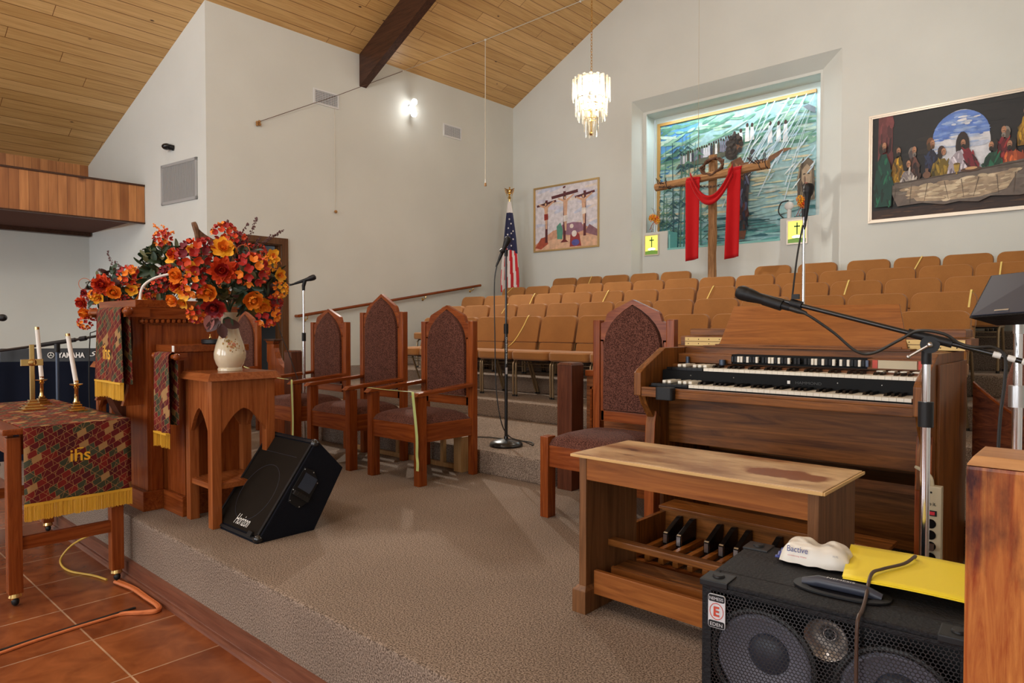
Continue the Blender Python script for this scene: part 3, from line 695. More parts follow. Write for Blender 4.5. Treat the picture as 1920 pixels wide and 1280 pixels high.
# pale green ribbons
b=MB().m('lime')
def strip(b,pts,w=(0,.012,0)):
    w=Vector(w); b.loft([[Vector(p)-w,Vector(p)+w,Vector(p)+w+Vector((.0012,0,.0012)),Vector(p)-w+Vector((.0012,0,.0012))] for p in pts],smooth=False)
strip(b,bez([(-4.06,2.93,.642),(-3.8,2.925,.640),(-3.55,2.925,.643)],5),(0,.008,0)); strip(b,bez([(-3.545,2.92,.642),(-3.535,2.915,.60),(-3.53,2.94,.35),(-3.535,2.945,.22),(-3.51,2.93,.17),(-3.50,2.92,.12)],4),(.013,0,0))
tag(b.build('ribbon',loc=(-3.53,2.93,.12)),'pale green ribbon across the arms of the right armchair, end hanging down its front leg','ribbon')
b=MB().m('lime')
strip(b,bez([(-5.70,2.80,.74),(-5.4,2.9,.66),(-5.14,2.92,.645)],5),(0,.008,0)); strip(b,bez([(-5.08,2.915,.645),(-5.07,2.91,.60),(-5.075,2.92,.35),(-5.085,2.925,.24),(-5.08,2.92,.12)],4),(.013,0,0))
tag(b.build('ribbon',loc=(-5.08,2.92,.12)),'pale green ribbon hanging down the front leg of the leftmost armchair','ribbon')
# low wooden frame behind the chairs
t=thing('low_timber_frame','low pale timber frame standing against the first carpeted step behind the armchairs','frame',(-4.45,3.48,0))
b=MB().m('oakpale').box(-5.25,-3.74,3.524,3.556,0,.035); b.build('bottom_rail',t,bevel=.003)
b=MB().m('oakpale').box(-5.25,-3.74,3.524,3.556,.23,.262); b.build('top_rail',t,bevel=.003)
for x in (-5.25,-4.85,-4.50,-4.20,-3.95): b=MB().m('oakpale').box(x,x+.035,3.524,3.556,.035,.23); b.build('upright',t)
b=MB().m('oakpale').box(-3.74,-3.655,3.47,3.556,0,.262); b.build('corner_post',t,bevel=.004)
# choir rails
def post(x0,x1,y0,y1,lab):
    b=MB().m('dark_z').box(x0,x1,y0,y1,0,.825); b.frustum((x0-.004,x1+.004,y0-.004,y1+.004),(x0+.01,x1-.01,y0+.01,y1-.01),.825,.842)
    tag(b.build('newel_post',loc=((x0+x1)/2,(y0+y1)/2,0),bevel=.004),lab,'post')
post(-2.825,-2.705,3.56,3.69,'dark square newel post behind the armless chair, beside the organ')
post(-6.31,-6.17,3.54,3.66,'dark square newel post at the left, beside the doorway')
t=thing('choir_rail_panel','reddish brown moulded wooden rail panel running behind the organ','panel',(-1.6,3.74,0))
b=MB().m('zebra').box(-2.70,-.60,3.72,3.75,0,.76); b.build('panel',t)
b=MB().m('cherry_x').box(-2.70,-.60,3.70,3.77,.75,.79); b.build('cap_rail',t,bevel=.004)
for i,x in enumerate((-2.66,-1.95,-1.24)):
    b=MB().m('cherry_x')
    for q in (0,.022,.044):
        x0,x1,z0,z1=x+q,x+.66-q,.10+q,.68-q; y=3.72-.012+q*.15
        b.box(x0,x0+.014,y-.006,3.72,z0,z1); b.box(x1-.014,x1,y-.006,3.72,z0,z1); b.box(x0,x1,y-.006,3.72,z0,z0+.014); b.box(x0,x1,y-.006,3.72,z1-.014,z1)
    b.build('moulding',t)
b=MB().m('cherry_x').box(-2.70,-.60,3.705,3.72,0,.06); b.build('plinth',t,bevel=.003)
# carved pew end left of the newel
t=thing('pew_end','reddish wooden pew end with scrolled top, left of the dark newel post','pew',(-6.5,3.56,0))
prof=[(-6.66,0),(-6.66,.60),(-6.64,.62),(-6.64,.70),(-6.66,.72),(-6.66,.90),(-6.51,.90),(-6.515,.86),(-6.50,.82),(-6.46,.755),(-6.40,.70),(-6.315,.665),(-6.315,0)]
b=MB().m('rail_dark' if 0 else 'cherry_z').prism(prof,'y',3.54,3.60); b.build('end_panel',t,bevel=.006)
b=MB().m('dark_x').box(-6.685,-6.475,3.52,3.62,.935,.95); b.m('cherry_x').frustum((-6.65,-6.52,3.54,3.6),(-6.67,-6.49,3.53,3.61),.90,.935); b.build('cap',t,bevel=.003)
# curved rail at the right
t=thing('curved_rail_panel','dark red wooden rail panel with sagging curved top, right of the organ','panel',(-.4,3.55,0))
top=bez([(-.52,3.64,.825),(-.493,3.63,.80),(-.433,3.62,.748),(-.36,3.60,.700),(-.25,3.57,.675),(-.02,3.5,.665)],5)
b=MB().m('rail_dark'); b.loft([[(p.x,p.y-.015,0),(p.x,p.y+.015,0),(p.x,p.y+.015,p.z),(p.x,p.y-.015,p.z)] for p in top],smooth=False); b.build('panel',t)
b=MB().m('cherry_x'); b.loft([[(p.x,p.y-.02,p.z),(p.x,p.y+.02,p.z),(p.x,p.y+.02,p.z+.010),(p.x,p.y-.02,p.z+.010)] for p in top],smooth=False); b.build('cap_rail',t)
# near newel post
t=thing('worn_newel_post','large worn orange-brown newel post in the right foreground','post',(-.14,1.44,0))
b=MB().m('oldpost').box(-.205,-.035,1.37,1.51,0,.845); b.build('shaft',t,bevel=.006)
b=MB().m('posttop').frustum((-.205,-.035,1.37,1.51),(-.195,-.045,1.38,1.50),.8455,.862); b.build('cap',t,bevel=.003)
# hand rail on the left wall
t=thing('hand_rail','sloping wooden handrail on brass brackets along the left wall','handrail',(-8.3,6.6,1.2))
b=MB().m('cherry_y').tube([(-8.29,4.87,1.222),(-8.29,8.33,1.787)],.021,10); b.m('cherry_y').cyl((-8.29,4.87,1.222),(-8.37,4.87,1.222),.02,seg=10); b.build('rail',t)
for y in (5.0,6.05,7.1,8.15):
    z=1.222+(y-4.87)*.1633; b=MB().m('brass'); b.tube(bez([(-8.29,y,z-.02),(-8.295,y,z-.06),(-8.34,y,z-.075),(-8.37,y,z-.075)],3),.007,6); b.lathe([(.02,0),(.024,.006),(.012,.014)],(-8.37,y,z-.075),12,rot=Matrix.Rotation(R(90),3,'Y')); b.build('bracket',t)

# brown upholstered chair glimpsed behind the curved rail
M['mauve']=fabric('mauve_brown_upholstery',(.13,.055,.04),(.22,.10,.075),scale=260,sheen=.05)
t=thing('upholstered_chair','mauve-brown upholstered chair half hidden behind the curved rail and chrome speaker pole','chair',(-.27,4.45,.173))
b=MB().m('mauve').prism([(4.30,.60),(4.28,.70),(4.52,1.10),(4.60,1.08),(4.40,.60)],'x',-.52,-.26)
for v in b.bm.verts: v.co.x+=(.10*(v.co.z-.6)/.5 if v.co.x<-.4 else 0)
b.build('backrest',t,bevel=.02,seg=3,smooth=True)
b=MB().m('mauve').box(-.51,-.27,4.32,4.75,.56,.64); b.build('seat',t,bevel=.02,seg=3,smooth=True)
for x in (-.50,-.31):
    for y in (4.34,4.70): b=MB().m('bronze').box(x,x+.025,y,y+.025,.173,.56); b.build('leg',t)
# ------------------------------------------------------------------ pulpit
t=thing('pulpit','tall reddish wooden pulpit with carved cornice, cloth hanging in front','pulpit',(-4.55,1.77,0))
b=MB().m('cherry_x').box(-4.85,-4.245,1.483,2.06,0,.115); b.build('plinth',t,bevel=.006)
b=MB().m('cherry_z').box(-4.835,-4.262,1.515,2.045,.115,1.20); b.box(-4.262,-4.254,1.53,1.60,.115,1.09); b.build('body',t,bevel=.004)
b=MB().m('cherry_y').box(-4.85,-4.245,1.49,2.06,1.125,1.19); b.build('cornice',t,bevel=.003)
b=MB().m('cherry_y')
for i in range(18):
    y=1.50+i*.031; b.ball((-4.25,y+.012,1.112),.009,.012,.013,8)
for i in range(18):
    x=-4.84+i*.034; b.ball((x+.01,1.493,1.112),.012,.009,.013,8)
b.box(-4.848,-4.25,1.495,2.05,1.095,1.100); b.build('rope_moulding',t)
b=MB().m('cherry_x').box(-4.875,-4.25,1.455,2.075,1.1915,1.236); b.build('top',t,bevel=.004)
b=MB().m('dark_z').prism([(1.515,.50)]+[(1.515-.10*math.sin(PI*i/10)**.8,.50+.055*i) for i in range(1,10)]+[(1.515,1.05)],'x',-4.72,-4.60); b.build('carved_shield',t)
for x in (-4.80,-4.34):
    b=MB().m('cherry_z').prism([(1.515,.62),(1.40,.62),(1.425,.70),(1.45,.85),(1.46,1.0),(1.455,1.18),(1.515,1.18)],'x',x,x+.035); b.build('bracket',t,bevel=.003)
b=MB().m('steel').box(-4.338,-4.303,1.435,1.452,.92,.942); b.build('clip',t)
b=MB().m('cherry_x'); b.cyl((-4.81,1.40,1.168),(-4.205,1.40,1.168),.019,seg=14); b.ball((-4.815,1.40,1.168),.026,seg=12); b.ball((-4.20,1.40,1.168),.027,seg=12); b.m('cherry_y').box(-4.245,-4.21,1.39,1.52,1.135,1.19); b.box(-4.83,-4.80,1.39,1.52,1.135,1.19); b.build('cloth_rail',t,bevel=.0)
def drape_cloth(name,label,x0,x1,y,zt,zb,zf,back,ihs,flare=.02,seedv=1,grp='quilted altar cloths with gold fringe'):
    t=thing(name,label,'altar cloth',((x0+x1)/2,y,zf),group=grp)
    rr=.024; L=zt-zb
    def f(u,v):
        s=v*(L+back+PI*rr); x=x0+(x1-x0)*u
        if s<back: z=zt-back+s; yy=y+2*rr
        elif s<back+PI*rr: a=(s-back)/rr; z=zt+rr*math.sin(a); yy=y+rr+rr*math.cos(a)
        else: z=zt-(s-back-PI*rr); yy=y
        d=max(0,zt-z); x+=(u-.5)*2*flare*d/L; yy-=.010*math.sin(u*9+seedv)*d/L
        return (x,yy,z)
    b=MB().m('tape').grid(f,14,60,uv=(x1-x0,L+back+PI*rr)); b.build('cloth',t,solid=.003)
    b=MB().m('fringe'); n=int((x1-x0+2*flare)/.0042)
    for i in range(n):
        u=i/(n-1); p=f(u,1); q=random.uniform(-.002,.002); l=(zb-zf)*random.uniform(.93,1.03)*(1-.08*math.sin(u*3))
        b.box(p[0]-.0015,p[0]+.0015,p[1]-.003+q,p[1]-.0005+q,zb-l,zb+.004)
    b.box(f(0,1)[0],f(1,1)[0],y-.014,y+.006,zb-.004,zb+.006)
    b.build('fringe',t,stuff=True)
    if ihs:
        zc=ihs; tx=text('ihs','monogram',t,'goldthread',((x0+x1)/2,y-.012,zc),(1,0,0),(0,0,1),.085,bold=.01); 
    return t
drape_cloth('pulpit_cloth','long narrow quilted cloth with gold fringe hanging on the front of the tall pulpit',-4.645,-4.245,1.375,1.168,.755,.655,.42,.93)
# ------------------------------------------------------------------ low lectern
t=thing('lectern','lower reddish wooden lectern joined to the side of the pulpit','lectern',(-4.1,1.78,0))
b=MB().m('cherry_x').box(-4.238,-3.965,1.592,1.98,0,.115); b.build('plinth',t,bevel=.005)
b=MB().m('cherry_z').box(-4.238,-3.985,1.615,1.97,.115,.935); b.build('body',t,bevel=.004)
b=MB().m('cherry_x').box(-4.238,-3.968,1.56,1.995,.9355,.975); b.build('top',t,bevel=.003)
b=MB().m('white').box(-4.0,-3.972,1.557,1.561,.938,.972); b.build('label_plate',t)
b=MB().m('cherry_x'); b.cyl((-4.13,1.515,.915),(-3.83,1.515,.915),.014,seg=12); b.ball((-4.13,1.515,.915),.02,seg=10); b.ball((-3.83,1.515,.915),.02,seg=10); b.m('cherry_y').box(-4.14,-4.12,1.51,1.625,.90,.932); b.box(-3.99,-3.955,1.51,1.625,.89,.932); b.build('cloth_rail',t)
drape_cloth('lectern_cloth','narrow quilted cloth with gold fringe hanging from the lower lectern beside the wooden stand',-4.075,-3.875,1.49,.915,.49,.41,.38,0,flare=-.012,seedv=2)
t=thing('low_dish','small round dark dish with a brass knob on the low lectern','dish',(-4.07,1.84,.975))
b=MB().m('blackp').lathe([(.0,0),(.075,0),(.082,.006),(.082,.026),(.074,.03),(.0,.03)],(-4.07,1.84,.9755),28); b.build('bowl',t)
b=MB().m('brass').ball((-4.06,1.80,1.014),.008); b.cyl((-4.06,1.80,1.004),(-4.06,1.80,1.035),.002,seg=6); b.build('knob',t)
b=MB().m('white').tube(bez([(-4.60,1.60,1.236),(-4.60,1.62,1.33),(-4.57,1.69,1.39),(-4.50,1.80,1.42),(-4.42,1.92,1.41)],5),.008,8); b.lathe([(.03,0),(.03,.01),(.012,.014)],(-4.60,1.60,1.236),14)
tag(b.build('gooseneck_lamp',loc=(-4.6,1.6,1.236)),'thin white arched gooseneck lamp on the pulpit top','lamp')
# ------------------------------------------------------------------ plant stands with gothic arches
def arch_panel(b,axis,a0,a1,x0,x1,z0,z1,zs,za,m):
    # apron with an arch-shaped cut
    N_=14; xm=(x0+x1)/2; hw=(x1-x0)/2-.004
    rings=[]
    for i in range(N_+1):
        x=x0+(x1-x0)*i/N_; q=min(1,abs(x-xm)/hw); zc=zs+(za-zs)*(1-q**1.6)**.9 if q<1 else zs
        if axis=='y': rings.append([(x,a0,z1),(x,a1,z1),(x,a1,zc),(x,a0,zc)])
        else: rings.append([(a0,x,z1),(a1,x,z1),(a1,x,zc),(a0,x,zc)])
    b.m(m).loft(rings,smooth=False)
def plant_stand(lab,cx,cy):
    t=thing('arched_stand',lab,'stand',(cx,cy,0),group='arched wooden plant stands')
    x0,x1,y0,y1=cx-.165,cx+.165,cy-.18,cy+.18; L=.052
    for x in (x0,x1-L):
        for y in (y0,y1-L): b=MB().m('oak_z').box(x,x+L,y,y+L,0,.79); b.build('leg',t,bevel=.004)
    for y in (y0+.006,y1-.026):
        b=MB(); arch_panel(b,'y',y,y+.02,x0+L,x1-L,0,.79,.50,.635,'oak_z'); b.build('arched_apron',t)
    for x in (x0+.006,x1-.026):
        b=MB(); arch_panel(b,'x',x,x+.02,y0+L,y1-L,0,.79,.50,.635,'oak_z'); b.build('arched_apron',t)
    b=MB().m('oak_x').box(x0+.01,x1-.01,y0+.01,y1-.01,.205,.235); b.build('shelf',t,bevel=.003)
    b=MB().m('oak_x').frustum((x0-.025,x1+.025,y0-.03,y1+.03),(x0-.005,x1+.005,y0-.01,y1+.01),.7905,.830); b.build('top',t,bevel=.002)
    return t
plant_stand('reddish oak plant stand with pointed arches, carrying the cream vase beside the low lectern',-3.765,1.78)
plant_stand('reddish plant stand mostly hidden behind the left of the tall pulpit',-5.36,1.80)
# ------------------------------------------------------------------ vases
def vase(lab,cx,cy,z0,dec=True):
    t=thing('ceramic_vase',lab,'vase',(cx,cy,z0))
    b=MB().m('vase').lathe([(.0,0),(.064,0),(.066,.012),(.062,.02),(.074,.04),(.084,.072),(.085,.098),(.075,.145),(.056,.200),(.046,.245),(.044,.27),(.049,.30),(.057,.325),(.055,.328),(.044,.30),(.04,.27),(.0,.26)],(cx,cy,z0),36); b.build('body',t,smooth=True)
    if dec:
        d=Vector((.905,-.426,0)); rt=Vector((.426,.905,0)); random.seed(5)
        b=MB()
        def rad(z): 
            pr=[(.084,.072),(.085,.098),(.075,.145),(.056,.200),(.046,.245)]
            for (r0,z0_),(r1,z1_) in zip(pr,pr[1:]):
                if z0_<=z<=z1_: return r0+(r1-r0)*(z-z0_)/(z1_-z0_)
            return .083
        def spot(a,z,r,mat,n=6):
            b.m(mat); R_=rad(z)+.0012; pts=[]
            for k in range(n):
                aa=a+ r*math.cos(2*PI*k/n)/R_; zz=z+r*1.2*math.sin(2*PI*k/n); Rr=rad(zz)+.0012
                v=d*math.cos(aa)+rt*math.sin(aa); pts.append((cx+v.x*Rr,cy+v.y*Rr,z0+zz))
            b.poly(pts)
        for i in range(46):
            a=random.gauss(.0,.42); z=.155+random.gauss(0,.016)-.035*a
            spot(a,z,random.uniform(.0025,.006),random.choice([PT1,PT2,PT3,PT1]))
        for a,z,r in ((.28,.148,.011),(-.05,.155,.008),(.1,.135,.006)): spot(a,z,r,PT4,9)
        b.build('painted_roses',t)
    return t
PT1=pc(150,115,50);PT2=pc(110,85,45);PT3=pc(190,140,90);PT4=pc(185,120,95)
vase('tall cream ceramic vase with painted roses, standing on the arched stand',-3.765,1.78,.831)
vase('ceramic vase hidden under the flowers left of the pulpit',-5.36,1.80,.831,False)
# ------------------------------------------------------------------ flowers
def petal(b,c,d,n,L,Wd,cup,nu=3,nv=4,ruff=.0):
    d=d.normalized(); s=n.cross(d).normalized()
    ph=random.uniform(0,6)
    def f(u,v):
        w=Wd*math.sin(PI*min(1,.12+.80*v))**.8; x=(u-.5)*2
        h=cup*L*(v*v)+.25*Wd*x*x+ruff*math.sin(x*5+ph)*v
        return c+d*(L*v*(1-.25*cup*v))+s*(x*w)+n*h
    b.grid(f,nu,nv)
def blossom(b,c,n,Rr,kind):
    n=n.normalized(); a=n.orthogonal().normalized(); e=n.cross(a)
    def ring(k,L,Wd,cup,tilt,off,mat,z=0,ruff=.0):
        b.m(mat)
        for i in range(k):
            th=2*PI*(i+off)/k+random.uniform(-.12,.12); r=a*math.cos(th)+e*math.sin(th)
            d=r*math.cos(tilt)+n*math.sin(tilt); nn=n*math.cos(tilt)-r*math.sin(tilt)
            petal(b,c+n*z,d,nn,L*random.uniform(.88,1.1),Wd,cup,ruff=ruff)
    if kind=='peony_ro':
        ring(10,Rr,Rr*.27,.3,-.05,0,'f_ro',ruff=.005); ring(10,Rr*.9,Rr*.25,.4,.2,.5,'f_ro',z=.003,ruff=.005); ring(10,Rr*.8,Rr*.23,.5,.45,.2,'f_red',z=.005,ruff=.004); ring(9,Rr*.66,Rr*.2,.6,.7,0,'f_ro',z=.008,ruff=.003); ring(8,Rr*.5,Rr*.17,.6,.95,.3,'f_red',z=.010,ruff=.002); ring(7,Rr*.33,Rr*.12,.5,1.2,.1,'f_bu',z=.012); ring(4,Rr*.2,Rr*.08,.5,1.35,.1,'f_or',z=.013)
    elif kind=='peony_red':
        ring(8,Rr,Rr*.38,.35,.0,0,'f_red',ruff=.004); ring(8,Rr*.8,Rr*.33,.5,.35,.5,'f_bu',z=.004); ring(7,Rr*.6,Rr*.26,.6,.7,0,'f_red',z=.008); ring(6,Rr*.4,Rr*.18,.6,1.0,.3,'f_ro',z=.01)
    elif kind=='ranun':
        ring(10,Rr,Rr*.40,.5,.1,0,'f_or'); ring(9,Rr*.85,Rr*.36,.7,.45,.5,'f_or',z=.006); ring(8,Rr*.68,Rr*.3,.8,.8,.2,'f_or',z=.010); ring(6,Rr*.5,Rr*.22,.8,1.1,.6,'f_ye',z=.012); ring(4,Rr*.3,Rr*.14,.6,1.3,0,'f_ro',z=.014)
    elif kind=='marigold':
        ring(8,Rr,Rr*.4,.3,.05,0,'f_ye',ruff=.004); ring(8,Rr*.8,Rr*.33,.5,.45,.5,'f_or',z=.005,ruff=.003); ring(6,Rr*.5,Rr*.22,.6,.9,0,'f_or',z=.01)
    elif kind=='daisy':
        ring(5,Rr,Rr*.42,.25,.2,0,'f_ye'); ring(4,Rr*.6,Rr*.25,.3,.6,.4,'f_or',z=.004); b.m('f_bu').ball(c+n*.006,Rr*.16,seg=6)
    else:
        mats={'hyd_o':('f_ro','f_or','f_red'),'hyd_r':('f_red','f_bu','f_ro'),'hyd_y':('f_ye','f_or','f_ye')}[kind]
        for i in range(20):
            th=i*2.399; ph=math.acos(1-1.0*(i+.5)/20); v=n*math.cos(ph)+(a*math.cos(th)+e*math.sin(th))*math.sin(ph)
            c2=c+v*Rr*.8; m=random.choice(mats); a2=v.orthogonal().normalized(); e2=v.cross(a2); b.m(m); o_=random.random()
            for k in range(4):
                tt=2*PI*(k+o_)/4; r=a2*math.cos(tt)+e2*math.sin(tt); petal(b,c2,r*.9+v*.3,v,Rr*.34,Rr*.15,.45,2,3)
NAMES={'peony_ro':'peony_blossom','peony_red':'peony_blossom','ranun':'ranunculus_blossom','marigold':'marigold_blossom','daisy':'daisy_blossom','hyd_o':'hydrangea_cluster','hyd_r':'hydrangea_cluster','hyd_y':'hydrangea_cluster'}
def leaf(b,c,d,n,L,Wd,mat): b.m(mat); petal(b,c,d,n,L,Wd,-.25,3,5)
def sprig(b,p0,p1,mat,n=14,r=.008):
    p0=Vector(p0);p1=Vector(p1); mid=(p0+p1)/2+Vector((random.uniform(-.02,.02),random.uniform(-.02,.02),.02)); P_=bez([p0,mid,p1],max(3,n//2))
    b.m(mat).tube(P_,.0016,5)
    for i,p in enumerate(P_[len(P_)//4:]):
        for q in range(2): b.ball(p+Vector([random.uniform(-1,1)*r for _ in range(3)]),r*random.uniform(.4,.8),seg=5)
def bouquet(lab,cen,hr,hz,D,flowers,extra,nleaf,sprigs,curls,stemto,leafmats=('leafd','leafd','leafm','leafb'),name='flower_arrangement',drop=0):
    cen=Vector(cen); t=thing(name,lab,'flowers',(cen.x,cen.y,stemto))
    view=Vector((-cen.x,-cen.y,0)).normalized(); rt=Vector((-view.y,view.x,0))
    def pos(a,z,back=False):
        q=max(.05,1-(a/hr)**2-(z/hz)**2); return cen+rt*a+Vector((0,0,z))+view*(hr*.8*math.sqrt(q)*(-1 if back else 1))
    def nrm(p): v=p-cen; return Vector((v.x/hr,v.y/hr,v.z/hz*.8)).normalized()
    m=MB()
    for i in range(nleaf):
        th=random.uniform(0,2*PI); z=random.uniform(-.95,.85); r=math.sqrt(1-z*z); rr=random.uniform(.45,.86)
        p=cen+Vector((math.cos(th)*r*hr*rr,math.sin(th)*r*hr*rr,z*hz*rr)); n=(p-cen).normalized()
        d=(n+Vector([random.uniform(-1,1) for _ in range(3)])*.9).normalized()
        nn=d.orthogonal(); nn=(n-d*n.dot(d)); nn=nn.normalized() if nn.length>.01 else d.orthogonal()
        leaf(m,p,d,nn,random.uniform(.045,.075),random.uniform(.012,.022),random.choice(leafmats))
    m.m('leafd')
    for i in range(14):
        th=random.uniform(0,2*PI); m.tube(bez([(cen.x+.01*math.cos(th),cen.y+.01*math.sin(th),stemto),(cen.x+.02*math.cos(th),cen.y+.02*math.sin(th),cen.z-hz*.7),(cen.x+hr*.6*math.cos(th),cen.y+hr*.6*math.sin(th),cen.z+random.uniform(-.3,.5)*hz)],3),.003,5)
    m.build('foliage',t)
    for a,z,r,k in flowers:
        r*=1.15; a*=.94; p=pos(a,z)+view*.02; b=MB(); n=nrm(p)*.75+view*.45; blossom(b,p,n,r,k); b.build(NAMES[k],t)
    for i in range(extra):
        th=i*2.4; a=hr*.75*math.cos(th)*random.uniform(.3,1); z=hz*.6*math.sin(th*1.7)+.1*hz
        p=pos(a,z,True); b=MB(); k=random.choice(['hyd_o','hyd_r','ranun','daisy','peony_ro']); blossom(b,p,nrm(p),random.uniform(.04,.06),k); b.build(NAMES[k],t)
    for (a0,z0,a1,z1,mat) in sprigs:
        b=MB(); p0=pos(a0,z0)-view*hr*.6; p1=cen+rt*a1+Vector((0,0,z1)); sprig(b,p0,p1,mat,18); b.build('twig',t)
    for (a,z,r) in curls:
        p=pos(a,z)+view*.01; b=MB().m('curl'); b.tube([p+rt*(r*math.cos(q*.25)*(1-q*.01))+Vector((0,0,r*math.sin(q*.25))) for q in range(0,22)],.0022,5); b.build('curled_wire',t)
    return t,cen,rt,view
random.seed(11)
k=4.2/1280
def F(u,v,r,kk,u0,v0,k=k): return ((u-u0)*k,(v0-v)*k,r*k,kk)
A0=(415,525)
fl=[F(405,523,21,'peony_ro',*A0),F(384,555,15,'ranun',*A0),F(391,578,18,'peony_red',*A0),F(450,565,17,'ranun',*A0),F(466,574,15,'marigold',*A0),F(407,487,17,'marigold',*A0),
    F(362,500,24,'hyd_r',*A0),F(378,486,15,'hyd_r',*A0),F(450,520,24,'hyd_o',*A0),F(408,458,18,'hyd_o',*A0),F(485,495,14,'daisy',*A0),F(479,508,12,'hyd_y',*A0),F(497,525,13,'daisy',*A0),F(499,548,13,'hyd_y',*A0),
    F(478,590,19,'hyd_o',*A0),F(345,556,14,'daisy',*A0),F(342,572,11,'daisy',*A0),F(362,545,18,'hyd_o',*A0),F(328,567,12,'ranun',*A0),F(336,530,14,'ranun',*A0),F(333,545,12,'peony_ro',*A0),F(328,500,13,'daisy',*A0),F(326,494,10,'peony_ro',*A0),F(355,488,9,'daisy',*A0),F(362,590,14,'hyd_o',*A0),F(430,470,13,'hyd_r',*A0),F(490,570,13,'hyd_r',*A0),F(358,520,12,'daisy',*A0)]
sp=[(.05,.1,.10,.30,'twig'),(.05,.1,.145,.335,'twig'),(.08,.08,.25,.24,'twig'),(.08,.1,.29,.27,'twig'),(.10,.1,.16,.22,'twig'),(-.02,.1,-.01,.31,'twig')]
cu=[(.07,.12,.035),(-.04,.13,.03),(.24,.06,.03),(-.17,.10,.028),(.03,.02,.025)]
bq,cenA,rtA,vwA=bouquet('large autumn bouquet of red, orange and yellow flowers in the cream vase',(-3.765,1.78,1.365),.30,.225,4.2,fl,9,420,sp,cu,1.12)
# feathered horn ornament and hanging leaves of the large bouquet
b=MB().m('feather'); c=cenA+rtA*-.13+Vector((0,0,.205))
b.tube(bez([c+rtA*-.05+Vector((0,0,.085)),c+rtA*-.035+Vector((0,0,.03)),c+rtA*-.03+Vector((0,0,-.05))],4),[.012,.015,.016,.016,.014,.013,.012,.010,.008],7)
for i in range(16):
    q=i/15; leaf(b,c+rtA*(-.045+.02*q)+Vector((0,0,.07-.06*q)),rtA*(.4+.9*q)+Vector((0,0,-.9+.5*q)),vwA,.075+.03*q,.012,'feather')
b.build('feather_ornament',bq)
b=MB()
for a,z,d,L,mm in ((-.10,-.225,(-.1,-1),.075,'f_pk'),(-.075,-.22,(.1,-1),.07,'f_pk'),(-.05,-.25,(-.6,-.5),.085,'leafb'),(-.03,-.26,(.7,-.2),.08,'leafb'),(-.045,-.27,(.1,-.5),.075,'leafb'),(-.02,-.235,(.3,-.7),.06,'leafd')):
    leaf(b,cenA+rtA*a+vwA*.11+Vector((0,0,z)),rtA*d[0]+Vector((0,0,d[1])),vwA,L,.028,mm)
b.build('hanging_leaves',bq)
k2=4.93/1280; B0=(238,528)
def F2(u,v,r,kk): return ((u-B0[0])*k2,(B0[1]-v)*k2,r*k2,kk)
fl=[F2(195,523,18,'peony_ro'),F2(213,535,13,'ranun'),F2(241,530,12,'daisy'),F2(256,545,11,'daisy'),F2(268,551,9,'daisy'),F2(238,506,17,'hyd_o'),F2(252,503,10,'hyd_y'),F2(270,525,17,'hyd_o'),F2(160,552,12,'peony_ro'),F2(167,569,13,'ranun'),F2(178,572,11,'hyd_o'),F2(163,588,11,'hyd_o'),F2(187,545,12,'daisy'),F2(180,540,9,'hyd_y'),F2(282,551,8,'peony_red'),F2(293,553,9,'daisy'),F2(164,536,7,'peony_red'),F2(230,550,10,'hyd_r'),F2(212,560,10,'ranun'),F2(284,540,11,'hyd_r')]
bouquet('wide autumn flower arrangement of orange and yellow blossoms behind the left of the pulpit',(-5.36,1.80,1.34),.32,.20,4.93,fl,5,330,[(-.05,.05,-.135,.27,'twig'),(-.05,.05,-.09,.20,'twig'),(.03,.05,.15,.23,'twig'),(-.1,.05,-.19,.14,'twig'),(.02,.05,.07,.17,'twig')],[(-.27,.03,.04),(.02,.10,.035),(.17,.05,.03),(-.03,-.08,.035)],1.12)
bouquet('upright dark green and berry arrangement at the back of the pulpit top',(-4.78,1.82,1.47),.15,.23,5.0,[(-.01,.18,.05,'hyd_o'),(.02,-.05,.05,'hyd_r'),(-.03,-.12,.045,'hyd_r'),(.06,-.13,.04,'daisy'),(.03,-.02,.03,'hyd_r')],3,260,[(0,.15,-.06,.28,'f_or'),(0,.15,-.01,.28,'f_or'),(0,.15,.06,.25,'f_or'),(0,.15,.02,.26,'f_ro')],[],1.236,leafmats=('leafd','leafd','leafm'))
# ------------------------------------------------------------------ communion table with runner, cross and candles
t=thing('communion_table','reddish wooden communion table on brass casters at the left edge','table',(-4.87,1.09,-.34))
X0,X1,Y0,Y1=-5.60,-4.14,.80,1.372; L=.062; zt=.565
for x in (X0+.02,X1-.02-L):
    for y in (Y0+.02,Y1-.02-L):
        b=MB().m('cherry_z').box(x,x+L,y,y+L,-.275,.52); b.build('leg',t,bevel=.005)
        b=MB().m('brass').lathe([(.0,.0),(.026,0),(.030,-.02),(.018,-.035),(0,-.036)],(x+L/2,y+L/2,-.274),16); b.m('blackp').ball((x+L/2+.006,y+L/2,-.314),.025,.018,.025,12); b.build('caster',t)
b=MB().m('cherry_x').box(X0,X1,Y0,Y1,.535,zt); b.build('tabletop',t,bevel=.008)
b=MB().m('cherry_y').box(X1-.06,X1-.035,Y0+.08,Y1-.08,.43,.535); b.build('apron',t)
b=MB().m('cherry_y').box(X0+.035,X0+.06,Y0+.08,Y1-.08,.43,.535); b.build('apron',t)
for y in (Y0+.035,Y1-.06): b=MB().m('cherry_x').box(X0+.08,X1-.08,y,y+.025,.43,.535); b.build('apron',t)
for x in (X0+.04,X1-.065): b=MB().m('cherry_y').box(x,x+.028,Y0+.08,Y1-.08,-.06,.005); b.build('stretcher',t,bevel=.003)
